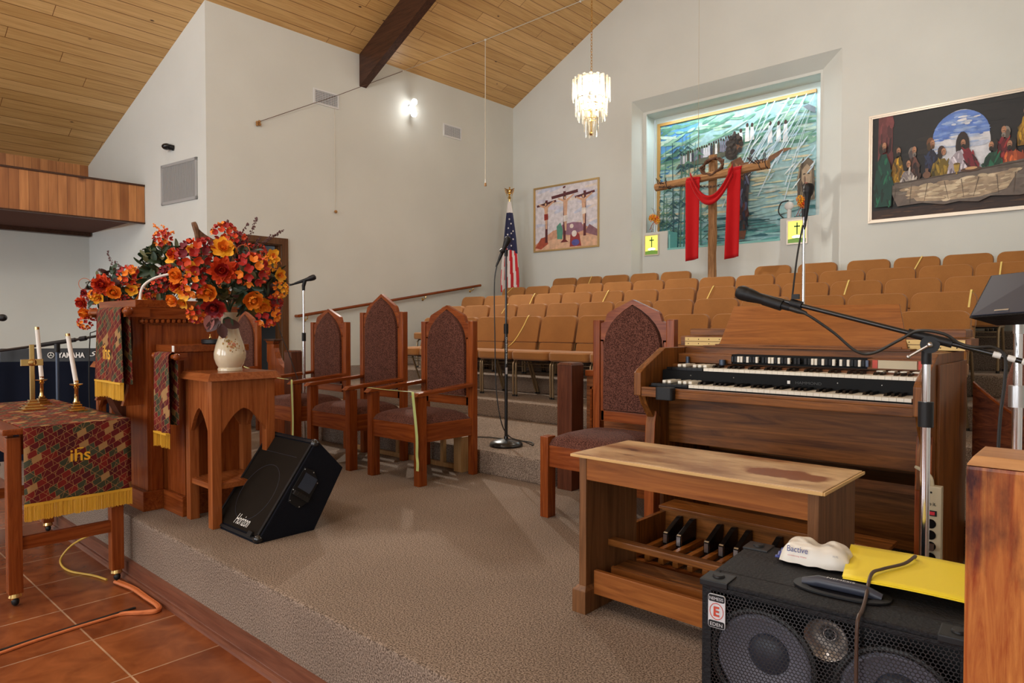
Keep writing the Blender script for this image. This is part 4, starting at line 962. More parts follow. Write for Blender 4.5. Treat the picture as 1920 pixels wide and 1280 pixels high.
# runner
t=thing('table_runner','quilted geometric table runner with gold fringe and embroidered monogram','table runner',(-4.8,1.12,.55))
ry0,ry1=.885,1.385; xe=X1+.004; zb=.18
def f(u,v):
    tot=1.50+.006+(zt-zb); s=v*tot; y=ry0+(ry1-ry0)*u
    if s<1.49: return (-5.62+s,y,zt+.0025)
    s2=s-1.49
    a=min(1,s2/.016)*PI/2; 
    x=xe-.010+.010*math.sin(a); z=zt+.0025-.010*(1-math.cos(a))-max(0,s2-.016)
    return (x+.004*math.sin(u*12)*max(0,s2)/.4+.006*max(0,s2-.016),y,z)
b=MB().m('tape').grid(f,16,120,uv=(ry1-ry0,1.5+zt-zb)); b.build('cloth',t,solid=.003)
b=MB().m('fringe'); n=130
for i in range(n):
    u=i/(n-1); p=f(u,1); q=random.uniform(-.002,.002); l=.085*random.uniform(.94,1.03); zz=p[2]+.002
    b.box(p[0]+.0005+q,p[0]+.0035+q,p[1]-.0016,p[1]+.0016,zz-l,zz+.006)
b.loft([[(f(u/10,1)[0]-.002,f(u/10,1)[1],f(u/10,1)[2]+dz) for dz in (-.006,.008)]+[(f(u/10,1)[0]+.005,f(u/10,1)[1],f(u/10,1)[2]+dz) for dz in (.008,-.006)] for u in range(11)],smooth=False)
b.build('fringe',t,stuff=True)
text('ihs','monogram',t,'goldthread',(f(.5,.90)[0]+.006,1.135,.40),(0,1,0),(0,0,1),.065,bold=.012)
b=MB().m('goldthread'); b.box(xe+.004,xe+.0065,1.12,1.15,.432,.438); b.build('embroidered_bar',t)
def candlestick(lab,cx,cy,hst,hc,lean):
    t=thing('candlestick',lab,'candlestick',(cx,cy,zt+.004),group='brass candlesticks on the communion table')
    z=zt+.0045; b=MB().m('brass')
    for s,z0,z1 in ((.046,0,.012),(.036,.012,.026),(.024,.026,.042),(.016,.042,.056)): b.box(cx-s,cx+s,cy-s,cy+s,z+z0,z+z1)
    b.build('base',t,bevel=.003)
    b=MB().m('brass').lathe([(.0,.05),(.014,.055),(.011,.07),(.010,hst-.03),(.016,hst-.022),(.010,hst-.015),(.034,hst-.006),(.036,hst),(.012,hst+.001),(.014,hst+.02),(.011,hst+.02),(0,hst+.01)],(cx,cy,z),8); b.build('stem',t)
    c=thing('candle','tall white candle standing in %s'%lab.replace('brass candlestick','the brass candlestick'),'candle',(cx,cy,z+hst),group='white taper candles')
    d=Vector((lean[0],lean[1],hc)); p=Vector((cx,cy,z+hst+.003)); b=MB().m('candle').cyl(p,p+d*.95,.0125,seg=16); b.build('wax',c)
    b=MB().m('brass').cyl(p+d*.95,p+d,.0130,seg=16); b.build('cap',c)
candlestick('brass candlestick nearest the fringed end of the table',-4.72,1.28,.165,.30,(-.025,-.035))
candlestick('brass candlestick beside the brass cross',-5.28,1.235,.165,.34,(-.01,-.02))
t=thing('altar_cross','polished brass altar cross on a stepped square base','cross',(-5.0,1.12,zt+.004))
cx,cy,z=-5.0,1.12,zt+.0045
b=MB().m('brass')
for s,z0,z1 in ((.062,0,.014),(.048,.014,.028),(.034,.028,.046),(.022,.046,.062)): b.box(cx-s,cx+s,cy-s,cy+s,z+z0,z+z1)
b.build('base',t,bevel=.003)
b=MB().m('brass').box(cx-.010,cx+.010,cy-.012,cy+.012,z+.062,z+.40); b.box(cx-.0095,cx+.0095,cy-.058,cy+.058,z+.27,z+.31); b.build('cross',t,bevel=.002)
b=MB().m('brass').lathe([(0,0),(.022,0),(.022,.004),(.018,.006),(0,.006)],(cx+.010,cy,z+.29),20,sy=1,rot=Matrix.Rotation(R(90),3,'Y')); b.build('medallion',t)
# extension cords and outlet at the platform edge
t=thing('wall_outlet','metal outlet plate on the carpeted platform riser under the table','outlet',(-4.55,1.4,-.13))
b=MB().m('steel').box(-4.60,-4.51,1.392,1.3995,-.19,-.075); b.build('plate',t,bevel=.002)
b=MB().m('blackp'); [b.box(-4.575+.04*i,-4.56+.04*i,1.389,1.392,-.15,-.115) for i in (0,1)]; b.build('socket',t)
b=MB().m('yellowcord').tube(bez([(-4.555,1.37,-.14),(-4.60,1.30,-.17),(-4.75,1.25,-.25),(-4.78,1.20,-.332),(-4.55,1.18,-.334),(-4.35,1.25,-.333),(-4.22,1.28,-.333)],8),.006,8); b.m('yellowcord').box(-4.57,-4.54,1.35,1.39,-.155,-.125)
tag(b.build('extension_cord',loc=(-4.6,1.2,-.334)),'yellow cord plugged into the outlet under the communion table','cord')
b=MB().m('orangecord'); P1=bez([(-4.13,1.31,-.330),(-3.95,1.332,-.328),(-3.78,1.333,-.330),(-3.61,1.330,-.330),(-3.56,1.295,-.330),(-3.60,1.24,-.331),(-3.655,1.18,-.333),(-3.655,1.08,-.333),(-3.650,.97,-.333),(-3.632,.80,-.333),(-3.605,.66,-.333),(-3.58,.45,-.333)],8)
b.tube(P1,[.0115 if i<50 else .0075 for i in range(len(P1))],7); b.tube([p+Vector((.006*math.sin(i*.5),-.018+.0004*i,.004)) for i,p in enumerate(P1[:44])],.009,7)
tag(b.build('taped_cord',loc=(-4.0,1.3,-.334)),'twisted orange taped cable lying on the tiles at the platform kerb','cable')
b=MB().m('cable').loft([[(x-.008,y,-.3395),(x-.008,y,-.333),(x+.008,y,-.333),(x+.008,y,-.3395)] for x,y in ((-3.70,1.25),(-3.688,1.10),(-3.680,.97),(-3.655,.75),(-3.61,.45))],smooth=False)
tag(b.build('floor_cable',loc=(-3.66,.8,-.339)),'straight black cable on the terracotta tiles','cable')
# ------------------------------------------------------------------ floor monitor (wedge)
t=thing('floor_monitor','black carpet-covered wedge floor monitor speaker on the platform','speaker',(-3.45,1.85,0))
A_=(1.638,0.0);B_=(1.962,0.0);C_=(2.142,.306);D_=(1.984,.476)
mx0,mx1=-3.70,-3.20
prof=[A_,B_,C_,D_]
b=MB().m('blackcarpet').prism(prof,'x',mx0,mx1); b.build('cabinet',t,bevel=.006)
# grille on the sloping front A-D
A3=Vector((0,A_[0],A_[1]));D3=Vector((0,D_[0],D_[1])); u=(D3-A3).normalized(); nrm=Vector((0,-u.z,u.y)); Ln=(D3-A3).length
def G(x,s,o=0): p=A3+u*s+nrm*o; return (x,p.y,p.z)
def slab(b,x0,x1,s0,s1,o0,o1):
    b.loft([[G(x0,s0,o),G(x1,s0,o),G(x1,s1,o),G(x0,s1,o)] for o in (o0,o1)],smooth=False)
b=MB().m('grille'); slab(b,mx0+.03,mx1-.03,.035,Ln-.03,.001,.006); b.build('grille',t,bevel=.002)
b=MB().m('blackp')
for (a0,a1,s0,s1) in ((mx0+.012,mx1-.012,.010,.026),(mx0+.012,mx1-.012,Ln-.024,Ln-.010),(mx0+.012,mx0+.028,.01,Ln-.01),(mx1-.028,mx1-.012,.01,Ln-.01)): slab(b,a0,a1,s0,s1,.001,.010)
b.build('grille_frame',t,bevel=.002)
b=MB().m('cap'); c=A3+u*.24+nrm*.0062
b.tube([Vector(((mx0+mx1)/2+.16*math.cos(q*PI/16),0,0))+Vector((0,c.y,c.z))+u*.16*math.sin(q*PI/16) for q in range(32)],.0012,5,closed=True)
b.tube([Vector(p) for p in (G(mx0+.08,.47,.0062),G(mx1-.08,.47,.0062))],.001,4); b.build('woofer_outline',t)
text('Horizon','badge',t,'white',G((mx0+mx1)/2+.03,.080,.008),(1,0,0),u,.055,shear=.45,width=.15)
b=MB().m('blackm')
for x in (mx0,mx1):
    for y,zz in (A_,D_):
        b.ball((x-.02 if x==mx1 else x+.02,y+(.018 if y==A_[0] else -.006),zz+(.018 if zz==0 else -.02)),.030,.024,.024,10)
b.build('corner_protector',t)
M['bluesteel0']=plain('blue_black_plastic',(.03,.045,.075),.35)
# pocket handle on the near side: ring plate, recess and bar
ax=(A3+D3)/2; hc=Vector((mx1+.001,1.905,.235)); hu=u; hv=Vector((0,u.z,-u.y))
def H3(a,c2,o=0): p=hc+hu*a+hv*c2; return (mx1+o,p.y,p.z)
b=MB().m('blackp'); oct_=[(-.10,-.045),(-.04,-.062),(.09,-.062),(.10,.0),(.06,.058),(-.05,.062),(-.105,.03)]
b.loft([[H3(a,c2,.0) for a,c2 in oct_],[H3(a*.98,c2*.98,.005) for a,c2 in oct_]],smooth=False); b.build('handle_plate',t)
b=MB().m('bluesteel0'); b.grid(lambda q,w: (mx1+.0062+.004*math.sin(PI*q),)+H3(-.015+.085*q,-.042+.084*w+(0))[1:],8,4); 
b.build('handle_dish',t)
b=MB().m('rubber'); b.loft([[H3(-.045+dx,-.05,o) for dx,o in ((-.011,.006),(.011,.006),(.011,.022),(-.011,.022))],[H3(-.045+dx,.05,o) for dx,o in ((-.011,.006),(.011,.006),(.011,.022),(-.011,.022))]],smooth=False)
for i in range(5): b.loft([[H3(-.045+dx,-.03+.015*i,o) for dx,o in ((-.012,.006),(.012,.006),(.012,.024),(-.012,.024))],[H3(-.045+dx,-.026+.015*i,o) for dx,o in ((-.012,.006),(.012,.006),(.012,.024),(-.012,.024))]],smooth=False)
b.build('handle_bar',t)
b=MB().m('steel'); [b.ball(H3(a*.9,c2*.9,.006),.0035,seg=8) for a,c2 in oct_]; b.build('screw',t)
b=MB().m('blackp'); slab(b,mx1-.10,mx1-.06,.02,.045,.006,.020); b.build('latch',t,bevel=.002)
b=MB().m('cable').tube(bez([(-3.74,1.72,.010),(-3.80,1.70,.006),(-3.84,1.76,.006),(-3.78,1.86,.006),(-3.55,2.05,.006)],6),.0035,6)
tag(b.build('speaker_cable',loc=(-3.8,1.75,.006)),'thin black cable loop on the carpet between stand leg and floor monitor','cable')
# ------------------------------------------------------------------ microphones
def mic_mesh(b,p,d,L=.17,r=.026):
    d=Vector(d).normalized(); p=Vector(p) # p=ball centre, body runs along d
    rot=d.to_track_quat('Z','Y').to_matrix()
    b.m('blackp'); b.lathe([(.0,-r*1.05),(r*.75,-r*.8),(r*.97,-r*.35),(r,0),(r*.97,.012),(r*.92,.016),(r*.95,.020),(r*.88,.030),(.017,.055),(.0115,L-.02),(.010,L)],p,20,rot=rot)
    b.m('cable').lathe([(.0,0),(.009,0),(.009,.03),(.005,.055),(0,.056)],p+d*(L-.002),12,rot=rot)
def round_stand(lab,x,y,z,h,clutch,pole_top,polemat,base=True,tilt=(0,0,1),micd=(-.35,-.35,-.8),cable=None,sticker=False):
    t=thing('microphone_stand',lab,'microphone stand',(x,y,z),group=None)
    if base: b=MB().m('blackm').lathe([(0,0),(.122,0),(.128,.012),(.120,.028),(.095,.040),(.05,.050),(.018,.056),(.016,.075),(0,.075)],(x,y,z),36); b.build('base',t)
    b=MB().m('blackm' if polemat=='blackm' else 'chrome').cyl((x,y,z+.05),(x,y,clutch),.0125,seg=14); b.build('lower_tube',t)
    b=MB().m('blackp').cyl((x,y,clutch-.03),(x,y,clutch+.045),.018,seg=14); b.build('clutch',t)
    b=MB().m(polemat).cyl((x,y,clutch+.03),(x,y,pole_top),.0085,seg=12); b.m('blackp').cyl((x,y,pole_top-.02),(x,y,pole_top+.03),.013,.015,seg=12); b.build('upper_tube',t)
    return t
tm=round_stand('tall black microphone stand with heavy round base on the carpeted step',-3.51,3.80,.173,0,1.056,1.63,'blackm')
text('On-Stage Stands','sticker',tm,'white',(-3.497,3.789,.90),(0,0,-1),(.72,.69,0),.013,width=.20)
b=MB().m('label').box(-3.500,-3.4965,3.783,3.80,.72,.77); b.build('barcode',tm)
t=thing('microphone','black handheld microphone on the tall black stand below the flag','microphone',(-3.51,3.80,1.65))
b=MB(); mic_mesh(b,(-3.51+.005,3.80+.012,1.735),(-.25,-.24,-.80)); b.build('body',t)
b=MB().m('blackp').cyl((-3.52,3.79,1.66),(-3.54,3.77,1.64),.019,seg=12); b.build('clip',t)
b=MB().m('cable').tube(bez([(-3.56,3.75,1.535),(-3.575,3.74,1.40),(-3.575,3.745,1.0),(-3.565,3.75,.6),(-3.535,3.775,.35),(-3.50,3.83,.24),(-3.42,3.90,.205),(-3.36,3.93,.18),(-3.45,4.02,.18),(-3.65,4.0,.18),(-3.9,3.95,.18),(-4.1,3.7,.18)],7),.0045,6); b.build('cable',t)
tm=round_stand('chrome-topped microphone stand at the left wall beside the doorway',-5.45,3.25,0,0,.98,1.42,'chrome')
t=thing('microphone','black microphone lying level on the chrome stand beside the doorway','microphone',(-5.45,3.25,1.45))
b=MB(); mic_mesh(b,(-5.39,3.31,1.515),(-.66,-.62,-.30)); b.build('body',t)
b=MB().m('blackp').cyl((-5.45,3.25,1.44),(-5.44,3.26,1.49),.016,seg=12); b.build('clip',t)
b=MB().m('cable').tube(bez([(-5.50,3.17,1.455),(-5.60,3.10,1.42),(-5.62,3.10,1.1),(-5.56,3.18,.8),(-5.48,3.24,.5),(-5.46,3.26,.3)],6),.004,6); b.build('cable',t)
tm=round_stand('chrome microphone stand standing behind the organ music rack',-1.497,4.31,.173,0,.90,1.77,'chrome')
t=thing('microphone','black microphone on the chrome stand in front of the baptistery picture','microphone',(-1.497,4.31,1.8))
b=MB(); mic_mesh(b,(-1.475,4.325,1.925),(-.07,-.07,-.95),L=.2,r=.032); b.m('cable').tube(bez([(-1.50,4.30,1.70),(-1.53,4.29,1.5),(-1.56,4.28,1.2),(-1.60,4.27,.9),(-1.58,4.28,.2)],5),.0055,6); b.build('body',t)
# boom stand in front of the organ
t=thing('boom_microphone_stand','chrome boom stand with long black arm crossing in front of the organ','microphone stand',(-.425,2.19,0))
px,py=-.423,2.186
b=MB().m('blackm').lathe([(0,0),(.12,0),(.125,.012),(.11,.03),(.02,.045),(.016,.06),(0,.06)],(px,py,0),32); b.build('base',t)
b=MB().m('chrome').cyl((px,py,.05),(px,py,.84),.0125,seg=16); b.build('lower_tube',t)
b=MB().m('blackp').cyl((px,py,.80),(px,py,.87),.0195,seg=16); b.build('clutch',t)
b=MB().m('chrome').cyl((px,py,.86),(px,py,.985),.0105,seg=14); b.m('blackp').cyl((px,py,.975),(px,py,1.015),.013,seg=12); b.build('upper_tube',t)
P0=Vector((-.90,2.155,1.185)); P1=Vector((-.415,2.185,1.048)); d=(P1-P0).normalized(); P2=P1+d*.95
b=MB().m('blackm').tube([P0,P2],.0072,10); b.m('blackp').tube([P1-d*.055,P1+d*.055],.0125,10); b.tube([P0+d*.115,P0+d*.15],.014,10); b.box(P0.x+.118,P0.x+.138,2.15,2.165,1.165,1.180)
b.build('boom_arm',t)
b=MB().m('white')
for i in range(6): b.tube([P1+d*(.15+.032*i),P1+d*(.168+.032*i)],.0085,10)
b.build('marking_tape',t)
b=MB().m('blackp'); rot=Matrix.Rotation(R(90),3,'X')@Matrix.Identity(3)
n=Vector((.2,-.98,0)).normalized(); c=P1+Vector((0,0,-.018)); b.cyl(c-n*.014,c+n*.014,.024,seg=20); b.build('pivot',t)
b=MB().m('steel'); b.tube([c+n*.026,c+n*.03+Vector((-.052,-.0,-.035))],[.004,.0035],8); b.ball(c+n*.026,.008); b.ball(c+n*.03+Vector((-.052,0,-.035)),.0055); b.build('wing_handle',t)
t=thing('microphone','black handheld microphone at the end of the boom arm above the organ','microphone',(-.92,2.15,1.19))
b=MB(); dm=(d+Vector((0,0,-.06))).normalized(); m0=P0+Vector((-.035,-.01,.003)); mic_mesh(b,m0,dm,L=.155,r=.024); b.build('body',t)
b=MB().m('blackp'); b.tube([m0+dm*.07,m0+dm*.13],.0175,12); b.build('clip',t)
e0=m0+dm*.19
b=MB().m('cable').tube(bez([e0,e0+Vector((.035,0,-.02)),(-.66,2.165,1.06),(-.60,2.165,1.008),(-.555,2.17,1.003),(-.49,2.17,1.04),(-.44,2.17,1.068),(-.38,2.17,1.060),(-.345,2.18,1.035),(-.31,2.18,1.025),(-.27,2.19,1.025),(-.245,2.19,1.00),(-.245,2.19,.93),(-.255,2.19,.80),(-.262,2.19,.45),(-.27,2.19,.01)],7),.0042,8); b.build('cable',t)
# speaker on a pole at the right edge
t=thing('pole_mounted_speaker','small grey-black personal monitor speaker on a chrome stand at the right edge','speaker',(-.234,2.357,0))
px,py=-.234,2.357
b=MB().m('blackm').lathe([(0,0),(.062,0),(.065,.012),(.055,.028),(.02,.04),(0,.045)],(px,py,0),28); b.build('base',t)
b=MB().m('chrome').cyl((px,py,.03),(px,py,.86),.0125,seg=16); b.cyl((px,py,.86),(px,py,1.097),.0105,seg=16); b.m('steel').cyl((px,py,1.06),(px,py,1.10),.0125,seg=16); b.m('steel').cyl((px,py,.855),(px,py,.915),.021,seg=16); b.build('pole',t)
fr=[(-0.3384,2.2681,1.1038),(-0.1425,2.2206,1.1180),(-0.1663,2.3988,1.2403),(-0.3111,2.4463,1.2308)]
b=MB().m('tolex'); bk=[(-0.2850,2.3631,1.0824),(-0.1425,2.3156,1.0895),(-0.1544,2.5175,1.1750),(-0.2791,2.5413,1.1691)]
b.loft([[Vector(p) for p in fr],[Vector(p) for p in bk]],smooth=False); b.build('cabinet',t,bevel=.004)
n=(Vector(fr[1])-Vector(fr[0])).cross(Vector(fr[3])-Vector(fr[0])).normalized(); 
if n.y>0: n=-n
cc=sum((Vector(p) for p in fr),Vector())/4
b=MB().m('cap'); b.loft([[cc+(Vector(p)-cc)*.93+n*o for p in fr] for o in (.0005,.003)],smooth=False); b.build('grille',t)
e=(Vector(fr[1])-Vector(fr[0])).normalized(); w_=n.cross(e); q=Vector(fr[0])*.62+Vector(fr[1])*.38+n*.004+(Vector(fr[3])-Vector(fr[0])).normalized()*.02
b=MB().m('steel'); b.loft([[q+e*a+w_*c2*1+n*o for a,c2 in ((-.017,-.003),(.017,-.003),(.017,.003),(-.017,.003))] for o in (0,.002)],smooth=False); b.build('badge',t)
# ------------------------------------------------------------------ left: keyboard under dark cloth, boom stand
t=thing('digital_keyboard','black digital keyboard seen from the back at the far left','keyboard',(-6.4,1.9,.80))
kx0,ky0=-6.66,1.28; kd=Vector((.62,.785,0)).normalized(); kn=Vector((-kd.y,kd.x,0))
def K(a,o,z): p=Vector((kx0,ky0,0))+kd*a+kn*o; return (p.x,p.y,z)
KL=1.30; kz0,kz1=.785,.905
b=MB().m('blackp'); b.loft([[K(0,0,kz0),K(KL,0,kz0),K(KL,.32,kz0),K(0,.32,kz0)],[K(0,0.01,kz1),K(KL,0.01,kz1),K(KL,.32,kz1-.05),K(0,.32,kz1-.05)]],smooth=False); b.build('case',t,bevel=.004)
b=MB().m('cap'); b.loft([[K(-.045,0.0,kz0),K(-.001,0.0,kz0),K(-.001,.3,kz0),K(-.045,.3,kz0)],[K(-.03,0.01,kz1-.02),K(-.001,0.01,kz1),K(-.001,.3,kz1-.05),K(-.03,.3,kz1-.06)]],smooth=False); b.build('end_cap',t)
text('YAMAHA','maker_lettering',t,'white',K(.52,-.004,.85),kd,(0,0,1),.042,bold=.03,width=.20)
b=MB().m('white'); c=Vector(K(.37,-.004,.85)); b.tube([c+kd*.022*math.cos(q*PI/10)+Vector((0,0,.022*math.sin(q*PI/10))) for q in range(20)],.003,4,closed=True)
for q in range(3):
    a=PI/2+q*2*PI/3; b.tube([c,c+kd*.018*math.cos(a)+Vector((0,0,.018*math.sin(a)))],.0025,4)
b.build('maker_emblem',t)
text('S90','model_lettering',t,'white',K(.735,-.004,.86),kd,(0,0,1),.040,shear=.5,width=.17)
t2=thing('keyboard_drape','dark navy pleated cloth hanging around the keyboard','cloth',(-6.4,1.8,0))
def f(u,v):
    a=-.06+(KL+.1)*u; p=K(a,-.02-.018*math.sin(u*34)*(.35+.65*v)-.012*v,0); return (p[0],p[1],.80-.79*v)
b=MB().m('clothdark').grid(f,110,8)
def f(u,v):
    p=K(-.06-.02*v,.34*u-.02,0); return (p[0],p[1],.80-.79*v)
b.grid(f,12,8); b.build('cloth',t2)
t=thing('boom_microphone_stand','black and blue-grey boom stand in front of the keyboard','microphone stand',(-6.063,1.521,0))
px,py=-6.063,1.521
M['bluesteel']=plain('blue_grey_tube',(.06,.08,.12),.35,.4)
b=MB().m('blackm').lathe([(0,0),(.12,0),(.12,.02),(.02,.04),(0,.04)],(px,py,0),24); b.build('base',t)
b=MB().m('bluesteel').cyl((px,py,.03),(px,py,.93),.013,seg=12); b.build('pole',t)
b=MB().m('blackp').cyl((px,py,.885),(px,py,.95),.02,seg=12); b.build('pivot',t)
b=MB().m('blackm').tube([(-6.50,1.13,.875),(px,py,.955),(-5.60,1.95,1.065)],.0095,8); b.m('blackp').tube([(px-.10,py-.09,.937),(px+.10,py+.095,.979)],.016,8); b.tube([(-5.94,1.64,.985),(-5.90,1.67,.992)],.018,8); b.tube([(-5.66,1.88,1.055),(-5.62,1.92,1.063)],.018,8); b.build('boom_arm',t)
b=MB().m('cable').tube(bez([(-5.62,1.92,1.07),(-5.72,1.83,1.075),(-5.86,1.71,1.04),(-5.88,1.69,.98),(-5.88,1.68,.6),(-5.9,1.7,.1)],6),.004,6); b.build('cable',t)
t=thing('microphone','black microphone tip entering at the left edge above the table','microphone',(-6.39,1.24,1.145))
b=MB(); mic_mesh(b,(-6.375,1.245,1.147),(-.75,-.66,.02),r=.027); b.build('body',t)
b=MB().m('blackm').lathe([(0,0),(.12,0),(.12,.02),(.015,.04),(.0125,.06),(.0125,1.10),(0,1.10)],(-6.50,1.12,0),14); b.build('stand_pole',t)
t=thing('low_panel_rail','striped wooden panel rail at the far left edge','panel',(-6.95,1.2,0))
b=MB().m('zebra').box(-7.35,-6.93,1.45,1.52,0,.80); b.build('panel',t,bevel=.004)
b=MB().m('posttop').box(-7.35,-7.0,1.45,1.52,.80,.85); b.build('cap',t,bevel=.004)
# ------------------------------------------------------------------ organ
OXL,OXR,OY0,OY1=-1.80,-.56,2.87,3.66
t=thing('electric_organ','walnut two-manual electric organ with drawbars and fold-down lid','organ',(-1.18,3.3,0))
side=[(OY0,.745),(OY0,.855),(OY0+.03,.875),(3.11,.972),(OY1,.972),(OY1,0),(3.10,0),(3.10,.40),(3.06,.53),(2.99,.63),(2.93,.70),(2.91,.745)]
b=MB().m('walnut_z').prism(side,'x',OXL,OXL+.038); b.build('side_panel',t,bevel=.004)
b=MB().m('walnut_z').prism(side,'x',OXR-.038,OXR); b.build('side_panel',t,bevel=.004)
b=MB().m('walnut_z').box(OXR,OXR+.012,3.08,3.66,.02,.93); b.build('side_overlay',t,bevel=.003)
for x in (OXL-.004,OXR-.05):
    b=MB().m('cherry_z').box(x,x+.054,2.975,3.04,.10,.45); b.m('walnut_z').box(x-.006,x+.060,2.965,3.05,0,.10); b.prism([(2.975,.45),(3.04,.45),(3.05,.62),(3.0,.66),(2.985,.60)],'x',x,x+.054); b.build('front_leg',t,bevel=.004)
b=MB().m('walnut_x').box(OXL+.038,OXR-.038,2.875,3.30,.742,.775); b.box(OXL+.038,OXR-.038,2.875,2.90,.775,.788); b.build('key_bed',t,bevel=.003)
b=MB().m('blackp').prism(rbox_poly(-1.665,-1.575,2.835,2.88,.015),'z',.735,.795); b.build('switch_box',t,bevel=.004)
b=MB().m('walnut_x').box(OXL+.04,OXR-.04,3.14,3.16,.49,.742); b.build('knee_panel',t,bevel=.003)
b=MB().m('walnut_x').box(OXL+.038,OXR-.038,3.60,3.62,.03,.52); b.build('back_panel',t)
b=MB().m('walnut_x').box(OXL+.038,OXR-.038,3.30,3.55,.36,.40); b.build('lower_shelf',t)
b=MB().m('walnut_x').box(OXL+.02,OXR-.02,3.33,OY1-.01,.93,.9745); b.box(OXL+.02,OXR-.02,OY1-.03,OY1-.01,.50,.93); b.build('top_case',t,bevel=.003)
b=MB().m('walnut_x').box(OXL+.04,OXR-.04,3.315,3.33,.885,.965); b.build('front_fascia',t)
kx0_,kx1_=-1.536,-.613; kw=(kx1_-kx0_)/36
def manual(nm,y0,z):
    mn=b_=MB().m('orgblack').box(OXL+.045,OXR-.04,y0+.0,y0+.16,z-.032,z-.014); mn=b_.build(nm,t)
    NMAP=[0,1,3,4,5]
    for i in range(36):
        b=MB().m('ivory').box(kx0_+kw*i+.0005,kx0_+kw*(i+1)-.0005,y0-.012,y0+.135,z-.014,z); b.build('white_key',mn)
        if i<35 and (i%7) in (0,1,3,4,5):
            xc=kx0_+kw*(i+1); b=MB().m('ebony').frustum((xc-.0065,xc+.0065,y0+.038,y0+.135),(xc-.0045,xc+.0045,y0+.048,y0+.135),z,z+.012); b.build('black_key',mn)
    for i in range(7):
        w=(kx0_-.006+1.735)/7; x0=-1.735+w*i
        b=MB().m('ebony').box(x0+.0006,x0+w-.0006,y0-.012,y0+.13,z-.014,z-.001); b.build('preset_key',mn)
        if i in (1,2,4,5,6): b=MB().m('ivory').box(x0+w-.012,x0+w+.006,y0+.02,y0+.125,z,z+.014); b.build('preset_key',mn,bevel=.004)
    return mn
manual('lower_manual',2.935,.806); manual('upper_manual',3.085,.878)
b=MB().m('orgblack').box(OXL+.045,OXR-.04,3.068,3.073,.80,.862); b.build('black_rail',t)
b=MB().m('white').box(-1.13,-1.118,3.064,3.068,.826,.840); b.build('rail_sticker',t)
M['faint']=plain('faint_grey_lettering',(.05,.05,.05),.5)
text('HAMMOND','maker_lettering',t,'faint',(-1.04,3.067,.833),(1,0,0),(0,0,1),.012,width=.11)
b=MB().m('steel'); [b.ball((x,3.068,.84),.003,seg=6) for x in (-1.60,-1.38,-.92,-.75,-.62)]; b.build('rail_screw',t)
# drawbars and tabs
b=MB().m('walnut_x').box(OXL+.04,-1.47,3.24,3.33,.895,.94); b.box(-.85,OXR-.04,3.24,3.33,.895,.94); b.m('orgblack').box(-1.47,-.85,3.25,3.32,.895,.942); b.build('drawbar_housing',t)
pat='kkwwkwkkwk'; cols={'w':'ivory','k':'ebony','b':'bluesteel'}
seq='kkywkwkkw.kkwwkwkkw.kk.kkwwkwkkw.wkwkkwkb'
for i,cx_ in enumerate(seq):
    if cx_=='.': continue
    x=-1.46+i*.0152; b=MB().m({'w':'ivory','y':'ivory','k':'ebony','b':'bluesteel'}[cx_]).box(x,x+.0115,3.215,3.232,.905,.934); b.m('steel').box(x+.004,x+.008,3.232,3.25,.915,.92); b.build('drawbar',t,bevel=.002)
b=MB().m('bluesteel').cyl((-1.51,3.225,.888),(-1.51,3.225,.915),.016,seg=16); b.cyl((-1.70,3.225,.888),(-1.70,3.225,.925),.010,seg=14); b.build('rotary_knob',t)
b=MB().m('labelred').box(-.83,-.81,3.236,3.24,.90,.935); b.m('paper' if 0 else 'beige').box(-.808,-.66,3.236,3.24,.90,.935); b.m('labelred').box(-.655,-.635,3.236,3.24,.90,.935); b.build('paper_label',t)
for i in range(4): b=MB().m('ivory').box(-.80+i*.045,-.775+i*.045,3.18,3.235,.886,.893); b.build('stop_tab',t,bevel=.002)
b=MB().m('walnut_x').box(OXL+.04,OXR-.04,3.18,3.24,.862,.888); b.build('upper_shelf',t)
# music rack
rk=[(-1.615,.975),(-.730,.975),(-.785,1.182),(-1.570,1.188)]
b=MB().m('walnut_o'); b.loft([[(x,3.40+(z-.975)*.42,z) for x,z in rk],[(x,3.412+(z-.975)*.42,z) for x,z in rk]],smooth=False); b.build('music_rack',t,bevel=.002)
b=MB().m('walnut_x').box(-1.66,-.70,3.31,3.42,.973,.982); b.box(-1.60,-.74,3.33,3.345,.982,.990); b.build('rack_ledge',t,bevel=.002)
b=MB().m('brass').box(-1.20,-1.16,3.39,3.40,.982,.987); b.build('rack_hinge',t)
# folded lid with piano hinges, left and right of the rack
for x0,x1 in ((-1.83,-1.58),(-.76,-.52)):
    b=MB().m('walnut_x').box(x0+.03,x1,3.44,3.60,1.032,1.065); b.frustum((x0+.03,x1,3.44,3.60),(x0+.04,x1-.01,3.45,3.59),1.065,1.069); b.build('folded_lid',t,bevel=.003)
    b=MB().m('walnut_x').box(x0-.02,x1+.02,3.43,3.62,.976,1.028); b.build('folded_lid',t,bevel=.002)
    b=MB().m('brasshinge').box(x0+.01,x1,3.422,3.43,1.001,1.022); b.box(x0+.01,x1,3.422,3.43,.977,.998); b.m('ebony'); [b.ball((x0+.03+.06*i,3.422,zq),.003,seg=6) for i in range(4) for zq in (1.011,.988)]; b.build('brass_hinge',t)
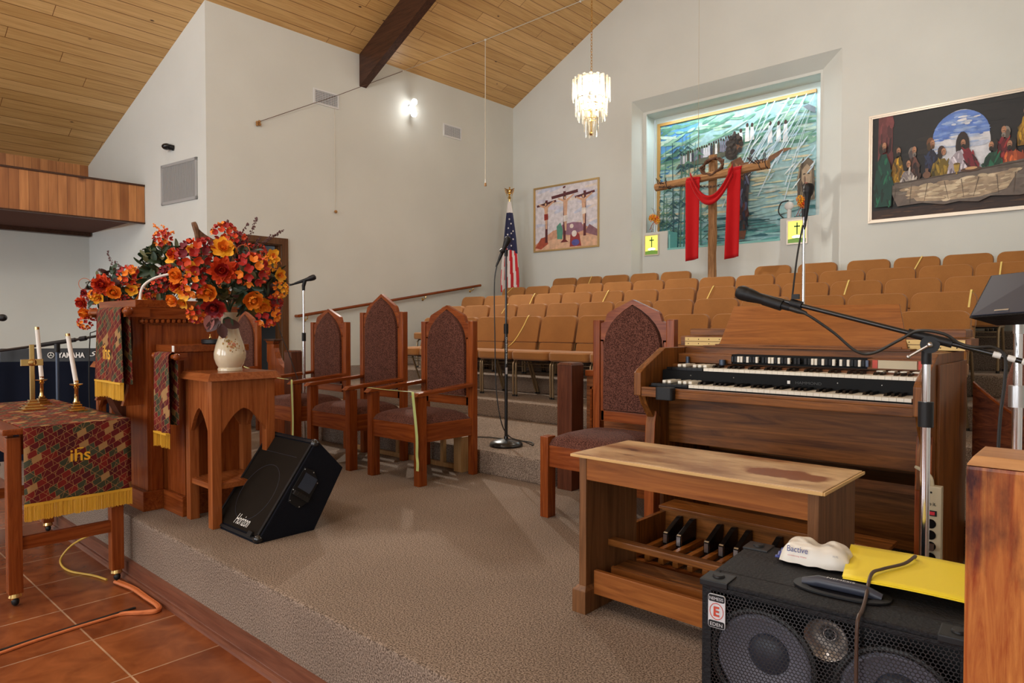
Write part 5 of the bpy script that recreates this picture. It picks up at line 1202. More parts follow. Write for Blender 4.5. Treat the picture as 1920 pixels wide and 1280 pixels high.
# pedalboard
t=thing('organ_pedalboard','organ pedalboard with wooden keys and raised black sharps under the bench','pedalboard',(-1.15,2.7,0))
b=MB().m('walnut_x').box(-1.62,-.66,2.83,2.86,.06,.235); b.box(-1.62,-.66,2.80,2.95,.235,.25); b.build('toe_board',t,bevel=.003)
b=MB().m('bench_x').box(-1.62,-.66,2.466,2.495,.02,.10); b.build('heel_board',t)
for x in (-1.62,-.68): b=MB().m('walnut_z').box(x,x+.02,2.466,2.95,.0,.22 if x<-1 else .2); b.build('end_cheek',t)
i=0
for i in range(14):
    x=-1.56+i*.065; b=MB().m('bench_z' if 0 else 'walnut_o').box(x,x+.024,2.47,2.83,.105,.128); b.build('pedal',t,bevel=.003)
    if i%7 not in (2,6):
        x+=.0325; b=MB().m('ebony').prism([(2.68,.115),(2.68,.165),(2.80,.215),(2.82,.215),(2.82,.115)],'x',x,x+.022); b.m('steel').prism([(2.678,.12),(2.678,.165),(2.69,.172),(2.69,.12)],'x',x-.001,x+.023); b.build('sharp_pedal',t,bevel=.003)
# bench
t=thing('organ_bench','worn wooden organ bench with scratched pale top','bench',(-1.1,2.27,0))
b=MB().m('benchtop').box(-1.565,-.655,2.06,2.455,.588,.602); b.build('seat_board',t,bevel=.004)
b=MB().m('edge').box(-1.567,-.653,2.054,2.060,.590,.600); b.box(-.653,-.648,2.056,2.457,.590,.600); b.build('edge_strip',t,bevel=.002)
b=MB().m('bench_x').box(-1.53,-.69,2.085,2.105,.503,.588); b.build('front_apron',t,bevel=.002)
b=MB().m('bench_x').box(-1.53,-.69,2.415,2.435,.503,.588); b.build('rear_apron',t,bevel=.002)
for x in (-1.545,-.705):
    b=MB().m('bench_z').box(x,x+.032,2.082,2.438,.09,.588); b.build('end_panel',t,bevel=.002)
    b=MB().m('bench_z').box(x-.016,x+.045,2.06,2.46,0,.085); b.frustum((x-.016,x+.045,2.06,2.46),(x-.002,x+.034,2.08,2.44),.085,.10); b.build('foot_block',t,bevel=.002)
b=MB().m('bench_x').box(-1.50,-.70,2.115,2.135,.065,.155); b.build('lower_rail',t,bevel=.003)
b=MB().m('walnut_x').box(-1.50,-.70,2.24,2.36,.12,.135); b.m('bench_x').box(-1.50,-.70,2.23,2.245,.095,.14); b.build('music_shelf',t,bevel=.002)
b=MB().m('walnut_x').box(-1.512,-.69,2.225,2.265,.222,.248); b.build('foot_rest',t,bevel=.005)
# ------------------------------------------------------------------ bass cabinet
rz=R(4.3)
t=thing('bass_speaker_cabinet','black bass speaker cabinet with hexagonal metal grille in the right foreground','speaker',(-.774,1.547,0),rz)
CW,CD,CH=.56,.36,.46
def Lb(): return MB()
b=MB().m('tolex').box(0,CW,.085,CD,.0,CH); b.box(0,.018,0,.085,0,CH); b.box(CW-.018,CW,0,.085,0,CH); b.box(.018,CW-.018,0,.085,CH-.014,CH); b.box(.018,CW-.018,0,.085,0,.018); b.build('cabinet',t,bevel=.008,seg=3,local=True)
b=MB().m('blackp').box(.018,CW-.018,.078,.0845,.018,CH-.014); b.build('baffle',t,local=True)
def cone(cx,cz,Rr):
    b=MB().m('rubber').tube([Vector((cx+Rr*math.cos(a),.008,cz+Rr*math.sin(a))) for a in [2*PI*i/40 for i in range(40)]],.008,8,closed=True)
    rot=Matrix.Rotation(R(-90),3,'X')
    b.m('cone').lathe([(Rr*.93,.002),(Rr*.86,-.004),(Rr*.80,.002),(Rr*.40,.045),(.001,.05)],(cx,.012,cz),40,rot=rot,cap=False)
    b.m('cap').ball((cx,.060,cz),Rr*.43,.022,Rr*.43,24)
    return b
b=cone(.145,.295,.117); b.build('woofer',t,local=True,label='left woofer cone behind the grille')
b=cone(.42,.285,.117); b.build('woofer',t,local=True,label='right woofer cone behind the grille')
b=MB(); rot=Matrix.Rotation(R(-90),3,'X'); b.m('horn').lathe([(.046,-.002),(.047,.0),(.040,.004),(.026,.018),(.014,.035),(.001,.036)],(.283,.010,.385),36,rot=rot,cap=False); b.m('blackp').ball((.283,.045,.385),.012,.006,.012,16); b.build('tweeter_horn',t,local=True)
# hexagonal grille
b=MB().m('blackm'); pitch=.0088; ro=pitch/math.sqrt(3); ri=ro*.80; row=0; z=.034; vc={}
def vert(x,z):
    k_=(round(x,5),round(z,5))
    if k_ not in vc: vc[k_]=b.bm.verts.new((x,-.002,z))
    return vc[k_]
zz=.024
while zz<CH-.020:
    xx=.026+(pitch/2 if row%2 else 0)
    while xx<CW-.024:
        o_=[vert(xx+ro*math.cos(R(30+60*q)),zz+ro*math.sin(R(30+60*q))) for q in range(6)]
        i_=[b.bm.verts.new((xx+ri*math.cos(R(30+60*q)),-.002,zz+ri*math.sin(R(30+60*q)))) for q in range(6)]
        for q in range(6): b.face([o_[q],o_[(q+1)%6],i_[(q+1)%6],i_[q]])
        xx+=pitch
    zz+=pitch*.866; row+=1
g=b.build('metal_grille',t,local=True,solid=.0012)
b=MB().m('tolex').box(.012,CW-.012,-.004,0,CH-.020,CH-.010); b.box(.012,.026,-.004,0,.02,CH-.02); b.box(CW-.026,CW-.012,-.004,0,.02,CH-.02); b.build('grille_surround',t,bevel=.002,local=True)
for cx_,sy in ((.0,0),(CW-.062,0),(.0,CD-.062),(CW-.062,CD-.062)):
    b=MB().m('blackp').box(cx_-.003,cx_+.065,sy-.004 if sy==0 else sy-.002,sy+.062 if sy==0 else CD+.003,CH-.004,CH+.004)
    if sy==0: b.box(cx_-.003,cx_+.065,-.006,.0,CH-.012,CH+.004)
    b.lathe([(0,0),(.016,0),(.013,.006),(0,.006)],(cx_+.031,sy+.031,CH+.004),18); b.build('corner_guard',t,bevel=.003,local=True)
b=MB().m('blackp'); c=Vector((.29,.12,CH+.002)); ring=[]
for i in range(40):
    a=2*PI*i/40; ring.append(c+Vector((.105*math.copysign(abs(math.cos(a))**.75,math.cos(a)),.052*math.copysign(abs(math.sin(a))**.85,math.sin(a)),0)))
b.loft([[p*1 for p in ring],[p+Vector((0,0,.004)) for p in ring],[c+(p-c)*.72+Vector((0,0,.004)) for p in ring],[c+(p-c)*.72 for p in ring]],cap=False,smooth=False); b.build('handle_ring',t,local=True)
b=MB().m('cap').tube([c+Vector((-.085,0,.004)),c+Vector((-.05,0,.012)),c+Vector((.05,0,.012)),c+Vector((.085,0,.004))],[.010,.014,.014,.010],10); b.build('carry_handle',t,local=True)
b=MB().m('ebony').poly([c+(p-c)*.71+Vector((0,0,.0008)) for p in ring]); b.build('handle_recess',t,local=True)
def btext(txt,name,mat,o,xd,yd,h,**kw):
    mw=W[t.name]; return text(txt,name,t,mat,mw@Vector(o),mw.to_3x3()@Vector(xd),mw.to_3x3()@Vector(yd),h,**kw)
btext('NEMESIS','handle_lettering','label',c+Vector((0,-.004,.0262)),(1,0,0),(0,1,0),.010,width=.06)
# badge
b=MB().m('label').prism(rbox_poly(.020,.062,.352,.433,.006),'y',-.0085,-.0045); b.m('blackp').prism(rbox_poly(.0213,.0607,.4155,.4318,.004),'y',-.0092,-.0085); b.prism(rbox_poly(.0213,.0607,.3532,.3695,.004),'y',-.0092,-.0085); b.build('badge',t,local=True)
btext('NEMESIS','badge_lettering','label',(.041,-.0095,.4235),(1,0,0),(0,0,1),.0078,width=.034)
btext('EDEN','badge_lettering','label',(.041,-.0095,.3612),(1,0,0),(0,0,1),.0082,width=.030)
btext('E','badge_letter','labelred',(.041,-.0093,.3925),(1,0,0),(0,0,1),.024,width=.014,bold=.03)
b=MB().m('labelred').tube([Vector((.041+.0165*math.cos(a),-.009,.3925+.0195*math.sin(a))) for a in [2*PI*i/32 for i in range(32)]],.0009,5,closed=True); b.build('badge_ring',t,local=True)
# wipes pack, paper and cord on the cabinet
t=thing('wipes_packet','crumpled white soft packet of disinfecting wipes on the speaker cabinet','packet',(-.60,1.845,.468),R(8))
pl,pw=.085,.052
def f(u,v):
    x=(u-.5)*2; y=(v-.5)*2
    h=.052*(max(0,1-abs(x)**5))**.5*(max(0,1-abs(y)**7))**.5*(1-.32*math.exp(-((x-.05)**2)/.05-((y-.4)**2)/.6))
    h+=.0014*math.sin(x*11+y*6)*(1-x*x)
    return (x*pl*(1-.05*(1-abs(y))),y*pw*(1-.22*abs(x)**3),h)
b=MB().m('wipes').grid(f,36,20); b.poly([f(0,0)[:2]+(0,),f(1,0)[:2]+(0,),f(1,1)[:2]+(0,),f(0,1)[:2]+(0,)]); b.build('pack',t,local=True)
for s in (-1,1):
    b=MB().m('blue').grid(lambda u,v:(s*(pl-.001+.012*v),(u-.5)*2*pw*.75,.004+.004*math.sin(u*14)),12,2); b.build('crimped_end',t,local=True,solid=.0008)
mw=W[t.name]
def onpack(x,y):
    p=Vector(f(x/pl/2+.5,y/pw/2+.5)); return p
def ptext(txt,nm,mat,x,y,h,w):
    o=onpack(x,y)+Vector((0,0,.0025)); tz=(onpack(x,min(.05,y+.004))-onpack(x,max(-.0519,y-.004))).normalized(); o=onpack(x,y)+Vector((0,-.003,.0025))
    return text(txt,nm,t,mat,mw@o,mw.to_3x3()@Vector((1,0,0)),mw.to_3x3()@tz,h,width=w)
ptext('Bactive','product_lettering','blue',-.038,-.0480,.015,.050)
M['greyprint']=plain('grey_print',(.35,.35,.38),.5)
ptext('Disinfecting Wipes','small_print','pred',-.038,-.0512,.004,.045)
ptext('99.9%','ring_print','greyprint',.052,-.0485,.005,.013)
b=MB().m('greyprint')
for j in range(4):
    for x0,x1 in ((-.02,.045),):
        y=-.012-.006*j; b.loft([[onpack(x,y+dy)+Vector((0,0,.0022)) for x in [x0+(x1-x0)*q/6 for q in range(7)]] for dy in (0,.0012)],cap=False,smooth=False,closed=False)
b.build('print',t,local=True)
t=thing('yellow_paper_sheets','bright yellow paper sheets lying over the speaker cabinet handle','paper',(-.40,1.86,.48))
b=MB().m('paper')
Q=[(-.560,1.995),(-.500,1.715),(-.20,1.735),(-.225,2.01)]
def g(z0):
    def f(u,v):
        p=[Q[0][i]*(1-u)*(1-v)+Q[3][i]*u*(1-v)+Q[1][i]*(1-u)*v+Q[2][i]*u*v for i in (0,1)]; return (p[0],p[1],z0+.004*math.sin(u*3)+.002*v)
    return f
b.grid(g(.4855),10,10); b.build('sheet',t,solid=.0008)
b=MB().m('paper').grid(g(.4835),10,10); o=b.build('sheet',t,solid=.0008)
for v in o.data.vertices: v.co.x+=.003; v.co.y-=.006
b=MB().m('browncord').tube(bez([(-.40,1.96,.494),(-.395,1.94,.503),(-.405,1.88,.4985),(-.435,1.80,.4985),(-.445,1.745,.4975),(-.432,1.65,.470),(-.422,1.585,.4665),(-.42,1.557,.465),(-.42,1.545,.44),(-.42,1.543,.33),(-.418,1.54,.2),(-.42,1.53,.02)],6),.004,8)
tag(b.build('draped_cord',loc=(-.42,1.55,.45)),'dark brown cord draped over the yellow paper and down the cabinet grille','cord')
# power strip on the organ leg
t=thing('power_strip','beige power strip mounted upright on the right organ leg','power strip',(-.545,2.95,.18))
sx0,sx1,sy=-.578,-.512,2.925
b=MB().m('beige').box(sx0,sx1,sy,sy+.038,.10,.485); b.build('housing',t,bevel=.004)
b=MB().m('blackp').box(sx0+.014,sx1-.014,sy-.003,sy,.375,.395); b.m('pred').box(sx0+.022,sx1-.02,sy-.005,sy-.003,.379,.391); b.build('switch',t)
text('Do it.','lettering',t,'blackp',((sx0+sx1)/2,sy-.001,.42),(1,0,0),(0,0,1),.013,width=.034,bold=.02)
for i in range(6):
    z=.345-.042*i; b=MB().m('ebony').lathe([(0,0),(.0175,0),(.0175,.002),(0,.002)],((sx0+sx1)/2,sy-.0002,z),20,rot=Matrix.Rotation(R(90),3,'X')); b.build('socket',t)
b=MB().m('blackp').ball(((sx0+sx1)/2,sy,.462),.004,seg=8); b.build('reset_button',t)
b=MB().m('beige').tube(bez([((sx0+sx1)/2,sy+.02,.485),((sx0+sx1)/2-.01,sy+.02,.52),(sx0-.03,sy+.06,.54)],5),.007,8); b.build('lead',t)
b=MB().m('browncord').box(sx0+.01,sx1-.02,sy-.026,sy-.003,.25,.272); b.tube(bez([(sx0+.02,sy-.02,.25),(sx0+.02,sy-.03,.21),(sx1-.01,sy-.03,.12),(sx1+.01,sy-.02,.01)],5),.004,6)
tag(b.build('plug',loc=(sx0,sy-.02,.25)),'brown plug and lead in the beige power strip','plug')
# ------------------------------------------------------------------ wall pictures: painted shapes in each picture's own canvas mesh
def canvas(b,x0,x1,z0,z1,y,shapes):
    # shapes: (material, [(s,t)...]) with s,t in 0..1, later ones on top
    for i,(m,pts) in enumerate(shapes):
        yy=y-.00006*(i+1)
        pp=[(min(1,max(0,s)),min(1,max(0,t_))) for s,t_ in pts]
        out=[]
        for p in pp:
            if not out or (abs(p[0]-out[-1][0])+abs(p[1]-out[-1][1]))>1e-5: out.append(p)
        if len(out)<3: continue
        b.m(m).poly([(x0+(x1-x0)*s,yy,z0+(z1-z0)*t_) for s,t_ in out])
def ell(cx,cy,rx,ry,rot=0,n=16,a0=0,a1=360):
    P_=[]
    for i in range(n+(0 if a1-a0>=360 else 1)):
        a=R(a0+(a1-a0)*i/n); x=rx*math.cos(a); y=ry*math.sin(a); c,s=math.cos(R(rot)),math.sin(R(rot)); P_.append((cx+x*c-y*s,cy+x*s+y*c))
    return P_
def ln(x0,y0,x1,y1,w0,w1=None):
    w1=w0 if w1 is None else w1; dx,dy=x1-x0,y1-y0; L=math.hypot(dx,dy) or 1; nx,ny=-dy/L,dx/L
    return [(x0-nx*w0,y0-ny*w0),(x1-nx*w1,y1-ny*w1),(x1+nx*w1,y1+ny*w1),(x0+nx*w0,y0+ny*w0)]
def frame(name,lab,x0,x1,z0,z1,y,fw,fm,shapes,dep=.03,cat='picture'):
    t=thing(name,lab,cat,((x0+x1)/2,y,z0))
    b=MB().m(fm)
    for i,(o,i_,d_) in enumerate(((0,fw*.55,dep),(fw*.5,fw,dep*.75))):
        b.box(x0+o,x1-o,y-d_,y-.002,z1-i_,z1-o); b.box(x0+o,x1-o,y-d_,y-.002,z0+o,z0+i_); b.box(x0+o,x0+i_,y-d_,y-.002,z0+i_,z1-i_); b.box(x1-i_,x1-o,y-d_,y-.002,z0+i_,z1-i_)
    b.build('frame',t,bevel=.003)
    b=MB(); a=fw*.8; canvas(b,x0+a,x1-a,z0+a,z1-a,y-.006,shapes); b.build('canvas',t)
    return t
# small picture: three crosses on a hill
random.seed(21)
sh=[(pc(218,212,218),[(0,0),(1,0),(1,1),(0,1)])]
for i in range(26):
    sh.append((random.choice([pc(222,214,218),pc(200,204,222),pc(228,216,208),pc(208,204,220),pc(232,222,222)]),ell(random.random(),random.uniform(.35,1),random.uniform(.08,.2),random.uniform(.012,.04),random.uniform(-12,25),10)))
sh+=[(pc(208,156,128),[(0,0),(1,0),(1,.22),(.9,.27),(.75,.36),(.55,.38),(.40,.32),(.30,.30),(.15,.20),(0,.10)]),(pc(220,178,148),[(0,0),(1,0),(1,.16),(.6,.20),(.3,.17),(0,.07)]),
     (pc(150,110,130),[(.36,.24),(.45,.38),(.62,.40),(.75,.38),(.80,.26),(.6,.20)]),(pc(140,100,110),[(.80,.22),(.87,.34),(1,.24),(1,.14)]),(pc(170,80,60),[(.0,.05),(.1,.2),(.2,.22),(.22,.1),(.1,.02)])]
wd=pc(92,42,48)
for cx_,base,top_,arm,ay,aw in ((.19,.12,.80,.16,.74,.018),(.485,.10,.90,.21,.845,.024),(.80,.17,.86,.15,.80,.018)):
    sh.append((wd,ln(cx_,base,cx_,top_,.02))); sh.append((wd,ln(cx_-arm,ay-.02,cx_+arm,ay+.03,aw)))
sk=pc(215,170,140)
for cx_,y0,y1,lo in ((.185,.40,.74,pc(150,50,40)),(.50,.34,.80,pc(228,220,215)),(.785,.42,.78,pc(232,222,214))):
    sh+=[(sk,ln(cx_-.12,y1+.0,cx_,y1-.06,.010,.02)),(sk,ln(cx_+.13,y1+.03,cx_,y1-.06,.010,.02)),(sk,[(cx_-.035,y1-.04),(cx_+.035,y1-.04),(cx_+.022,y0+.16),(cx_-.022,y0+.16)]),(sk,ln(cx_,y0+.16,cx_+.005,y0-.06,.025,.012)),(lo,[(cx_-.032,y0+.18),(cx_+.032,y0+.18),(cx_+.035,y0+.09),(cx_-.03,y0+.08)]),(pc(60,35,25),ell(cx_-.01,y1,.024,.032)),(sk,ell(cx_-.008,y1-.005,.015,.024))]
sh+=[(pc(90,150,130),[(.37,.16),(.36,.36),(.42,.42),(.46,.30),(.45,.15)]),(pc(150,60,60),[(.57,.02),(.58,.2),(.64,.28),(.72,.2),(.75,.02)]),(pc(232,222,214),ell(.64,.22,.04,.05)),(pc(90,90,160),ell(.66,.08,.06,.05)),(pc(230,215,205),ell(.60,.34,.03,.035)),(pc(110,40,40),[(.42,.10),(.48,.16),(.55,.10)]),(wd,[(.46,.975),(.50,.985),(.50,.955),(.46,.945)])]
frame('framed_painting','small framed painting of three crosses on a hill, beside the flag',-7.86,-6.465,2.385,3.515,YB,.030,'goldframe',sh)
# wide picture: arched sky, pale draped table, robed people (loose generic composition)
def inpoly(x,y,P_):
    c=False; j=len(P_)-1
    for i in range(len(P_)):
        if (P_[i][1]>y)!=(P_[j][1]>y) and x<(P_[j][0]-P_[i][0])*(y-P_[i][1])/(P_[j][1]-P_[i][1])+P_[i][0]: c=not c
        j=i
    return c
def dabs(P_,cols,n,rx,ry,rot=0,jr=25):
    xs=[p[0] for p in P_]; ys=[p[1] for p in P_]; out=[]; k=0
    while len(out)<n and k<n*20:
        k+=1; x=random.uniform(min(xs),max(xs)); y=random.uniform(min(ys),max(ys))
        if inpoly(x,y,P_): out.append((random.choice(cols),ell(x,y,rx*random.uniform(.6,1.3),ry*random.uniform(.6,1.3),rot+random.uniform(-jr,jr),8)))
    return out
def tones(c,ks=(.55,.8,1,1.2)): return [pc(*[min(255,int(v*k_/10)*10) for v in c]) for k_ in ks]
random.seed(33); dk=pc(32,29,28)
full=[(0,0),(1,0),(1,1),(0,1)]
sh=[(dk,full)]+dabs(full,[dk,pc(26,24,24),pc(42,37,34)],60,.10,.02,0,8)
sh+=[(pc(56,36,24),[(0,0),(1,0),(1,.12),(0,.09)])]+dabs([(0,0),(1,0),(1,.11),(0,.08)],[pc(70,46,30),pc(48,32,24),pc(82,56,34)],40,.05,.008,0,5)
sh+=[(pc(105,52,50),[(.035,.34),(.120,.34),(.125,1),(.04,1)])]+dabs([(.045,.36),(.115,.36),(.118,.99),(.05,.99)],tones((105,52,50)),24,.012,.09,0,4)
arch_=[(.345,.26)]+[(.50-.155*math.cos(PI*i/18),.60+.335*math.sin(PI*i/18)) for i in range(19)]+[(.655,.26)]
sh.append((pc(214,214,220),arch_))
sh.append((pc(96,128,200),[(.50-.150*math.cos(PI*i/14),.70+.23*math.sin(PI*i/14)) for i in range(15)]))
sh+=dabs([(.36,.68),(.64,.68),(.62,.80),(.5,.9),(.38,.80)],[pc(120,148,206),pc(150,172,214),pc(90,120,195)],50,.03,.012,0,8)
sh+=dabs([(.37,.56),(.63,.56),(.63,.70),(.37,.70)],[pc(190,198,218),pc(165,182,214),pc(215,216,222)],36,.035,.010,0,6)+dabs([(.46,.80),(.60,.80),(.58,.87),(.5,.89)],[pc(225,225,230),pc(200,208,224)],8,.022,.010,5,10)
def person(cx,cy,w,h,col,hair=(48,32,24),look=1,beard=True,lean=0,bald=False):
    c=tones(col); body=[(cx-w,cy-h),(cx-w*1.05,cy-h*.25),(cx-w*.8,cy+h*.35),(cx-w*.35+lean*.5,cy+h*.68),(cx+w*.35+lean*.5,cy+h*.70),(cx+w*.85,cy+h*.30),(cx+w*1.08,cy-h*.3),(cx+w,cy-h)]
    out=[(c[1],body)]+dabs(body,c,26,.007,.045,lean*-200,18)
    hx,hy=cx+lean,cy+h*.70+.058; hr=tones(hair,(.7,1,1.3))
    out+=[(hr[1],ell(hx-look*.006,hy+(-.002 if bald else .012),.021,.050,0,12)),(hr[0],ell(hx-look*.012,hy-.022,.013,.040,0,10))]
    sk_=tones((176,128,98),(.75,1,1.12)); out+=[(sk_[1],ell(hx+look*.006,hy+.004+(.014 if bald else 0),.0125,.034,0,12)),(sk_[2],ell(hx+look*.009,hy+.012,.005,.012,0,8)),(sk_[0],ell(hx-look*.001,hy-.006,.004,.018,0,8))]
    out+=[(pc(40,26,22),ln(hx+look*.001,hy+.010,hx+look*.013,hy+.011,.0022)),(sk_[0],ln(hx+look*.009,hy+.008,hx+look*.010,hy-.008,.0015))]
    if beard: out+=[(hr[1],ell(hx+look*.007,hy-.026,.0105,.022,0,10)),(hr[0],ell(hx+look*.008,hy-.034,.006,.013,0,8))]
    return out
sh+=person(.83,.66,.045,.13,(178,134,34),(70,52,40),-1,bald=True)+person(.345,.52,.035,.12,(40,44,74),(110,72,40),1)+person(.97,.62,.05,.16,(130,90,80),look=-1)
sh+=person(.155,.46,.035,.17,(176,136,30),look=1)+person(.245,.47,.035,.12,(84,54,44),(120,110,104),1,bald=True)+person(.725,.52,.055,.13,(130,34,40),(130,120,112),-1,bald=True)
sh+=person(.395,.42,.050,.13,(140,114,34),(60,44,34),1,False,lean=.012)+person(.895,.50,.05,.16,(150,105,95),look=-1)
sh+=[(pc(46,30,24),ell(.512,.60,.036,.13,0,14))]+person(.51,.45,.070,.16,(200,194,200),(44,30,24),1)
red_=[(.515,.56),(.545,.575),(.60,.42),(.60,.33),(.555,.34),(.53,.44)]; sh+=[(pc(120,28,40),red_)]+dabs(red_,tones((120,28,40)),20,.007,.04,15,12)
sh+=person(.665,.42,.045,.12,(30,84,60),look=-1)+person(.775,.42,.055,.10,(176,84,46),look=-1,lean=-.02)+person(.215,.37,.04,.10,(170,160,150),look=1,beard=False)
tbl=[(.10,.33),(.30,.34),(.60,.37),(.985,.44),(.985,.37),(.93,.13),(.80,.10),(.66,.12),(.60,.08),(.50,.10),(.42,.085),(.30,.12),(.16,.11)]
sh+=[(pc(104,92,84),tbl)]+dabs(tbl,tones((118,104,92),(.8,1,1.1)),50,.05,.014,3,10)
lit_=[(.20,.27),(.80,.33),(.74,.17),(.6,.12),(.42,.12),(.27,.14)]; sh+=[(pc(172,150,124),lit_)]+dabs(lit_,[pc(190,170,140),pc(160,138,112),pc(205,186,156),pc(150,130,108)],90,.035,.014,3,14)
sh+=[(pc(80,68,60),ln(.10,.325,.985,.405,.004))]
for q in range(9): x=.15+.09*q; sh.append((pc(96,82,70),ln(x,.30,x+random.uniform(-.03,.03),.13,.0022,.001)))
sh+=[(pc(170,140,60),[(.475,.37),(.495,.37),(.502,.44),(.468,.44)]),(pc(110,88,40),ell(.485,.44,.017,.010)),(pc(150,120,50),ln(.485,.37,.485,.345,.004)),(pc(112,80,60),ell(.325,.375,.022,.032)),(pc(112,80,60),ln(.325,.39,.325,.435,.007,.009)),(pc(84,56,38),ell(.56,.375,.055,.020)),(pc(206,160,112),ell(.56,.385,.032,.013))]
sh+=person(.075,.42,.050,.30,(24,84,64),(70,50,40),1,bald=True)
frame('framed_painting','wide framed painting of robed people around a pale table, upper right',-2.435,-.52,2.35,3.665,YB,.042,'whiteframe',sh)
# baptistery mural
random.seed(44)
mx0_,mx1_,mz0,mz1=-5.66,-3.245,2.20,4.29
t=thing('baptistery_mural','large painting of a river baptism inside the lit baptistery recess','mural',((mx0_+mx1_)/2,NB,mz0))
b=MB().m('oakframe').box(mx0_-.05,mx1_,NB-.03,NB-.001,mz1,mz1+.045); b.box(mx0_-.05,mx0_,NB-.03,NB-.001,mz0,mz1); b.build('frame',t)
sh=[(pc(160,200,205),[(0,0),(1,0),(1,1),(0,1)]),(pc(90,150,205),[(0,.55),(0,1),(.30,1),(.12,.72)])]
greens=[pc(110,160,140),pc(140,185,160),pc(90,140,120),pc(165,200,175),pc(130,175,150)]
for i in range(170):
    x=random.random(); y=random.uniform(.66,1); sh.append((random.choice(greens+[pc(190,215,200)]),ell(x,y,random.uniform(.03,.09),random.uniform(.006,.015),random.uniform(-15,25),9)))
waters=[pc(165,200,200),pc(180,208,195),pc(205,208,175),pc(150,190,190),pc(195,215,212),pc(212,204,172)]
for i in range(260):
    x=random.random(); y=random.uniform(.22,.66); sh.append((random.choice(waters),ell(x,y,random.uniform(.03,.08),random.uniform(.005,.010),random.uniform(-6,6),9)))
deep=[pc(60,120,125),pc(90,150,150),pc(45,95,105),pc(120,170,170),pc(150,190,190)]
for i in range(90):
    x=random.random(); y=random.uniform(0,.26); sh.append((random.choice(deep),ell(x,y,random.uniform(.05,.12),random.uniform(.006,.014),random.uniform(-8,8),9)))
sh.append((pc(95,100,85),[(.12,.655),(.34,.66),(.52,.70),(.52,.73),(.30,.70),(.14,.685)]))
for i in range(26):
    x=.16+.016*i; y=.675+.0022*i+random.uniform(0,.01); h=.06+.001*i; c_=random.choice([pc(60,60,75),pc(215,215,225),pc(90,80,70),pc(130,130,150),pc(235,235,235),pc(70,60,60)])
    sh+=[(c_,[(x-.008,y),(x+.008,y),(x+.006,y+h),(x-.006,y+h)]),(pc(60,45,40),ell(x,y+h+.010,.006,.011,n=8))]
for x,y,h in ((.60,.76,.10),(.63,.765,.09),(.74,.72,.12),(.79,.72,.11),(.83,.71,.12),(.52,.74,.08),(.56,.75,.08)):
    sh+=[(pc(238,238,240),[(x-.015,y),(x+.015,y),(x+.01,y+h),(x-.01,y+h)]),(pc(70,50,45),ell(x,y+h+.014,.009,.016,n=8))]
reed=[pc(50,90,95),pc(70,115,105),pc(90,130,110),pc(40,75,85)]
for i in range(11):
    x=.03+.026*i+random.uniform(-.01,.01); y1=random.uniform(.45,.93); sh.append((random.choice(reed),ln(x,.04,x+random.uniform(-.02,.03),y1,.005,.002)))
    for q in range(6):
        yy=.1+(y1-.1)*q/6; s=random.choice((-1,1)); sh.append((random.choice(reed),[(x,yy),(x+s*.05,yy+.05),(x+s*.09,yy+.01),(x+s*.045,yy+.03)]))
for i in range(13):
    x=random.uniform(.6,1.0); sh.append((pc(205,225,236),ln(x+.12,1.0,x-.16,random.uniform(.3,.62),.0035)))
dkc=pc(52,44,40)
random.seed(45)
# standing man with staff and outstretched arm
sh+=[(pc(48,52,66),[(.495,.14),(.60,.14),(.615,.45),(.60,.58),(.55,.66),(.50,.60),(.485,.40)]),(pc(110,70,45),[(.455,.48),(.50,.64),(.56,.66),(.60,.58),(.57,.46),(.50,.44)]),(pc(150,130,60),[(.475,.60),(.50,.64),(.54,.48),(.50,.46)]),
     (pc(120,80,52),ln(.57,.585,.72,.60,.030,.020)),(pc(120,80,52),ln(.72,.60,.82,.655,.020,.012)),(pc(130,90,60),ln(.82,.655,.865,.66,.014,.004)),(dkc,ell(.525,.755,.05,.068)),(dkc,ell(.50,.70,.04,.05)),(pc(120,82,58),ell(.552,.745,.022,.038)),
     (pc(70,66,70),ln(.575,.08,.625,.66,.010)),(pc(70,66,70),ell(.635,.68,.016,.02)),(pc(90,96,120),ell(.55,.32,.025,.08)),(pc(120,70,50),[(.50,.14),(.60,.14),(.59,.08),(.51,.08)]),(pc(70,40,36),[(.50,.32),(.47,.20),(.52,.18),(.62,.24),(.60,.34)])]
for i in range(9): a=2*PI*i/9; sh.append((dkc,ell(.52+.045*math.cos(a),.75+.06*math.sin(a),.014,.02,n=8)))
# bearded long-haired face at right
sh+=[(pc(110,96,80),[(.905,.30),(.90,.46),(.925,.56),(.955,.585),(.99,.55),(.999,.40),(.999,.30)]),(pc(170,150,125),[(.925,.40),(.925,.50),(.955,.54),(.982,.50),(.982,.40),(.955,.34)]),(pc(50,40,36),ell(.953,.385,.02,.022)),(pc(50,44,40),ell(.94,.46,.007,.006)),(pc(50,44,40),ell(.966,.46,.007,.006)),(pc(190,70,50),ell(.953,.33,.008,.012)),(pc(120,130,140),[(.93,.92),(.96,.93),(.999,.90),(.999,.86),(.96,.89)])]
for i in range(10):
    y=.06+.02*i; sh.append((pc(36,72,80),ln(random.uniform(.3,.9),y,random.uniform(.4,1),y+.012,.0035,.001)))

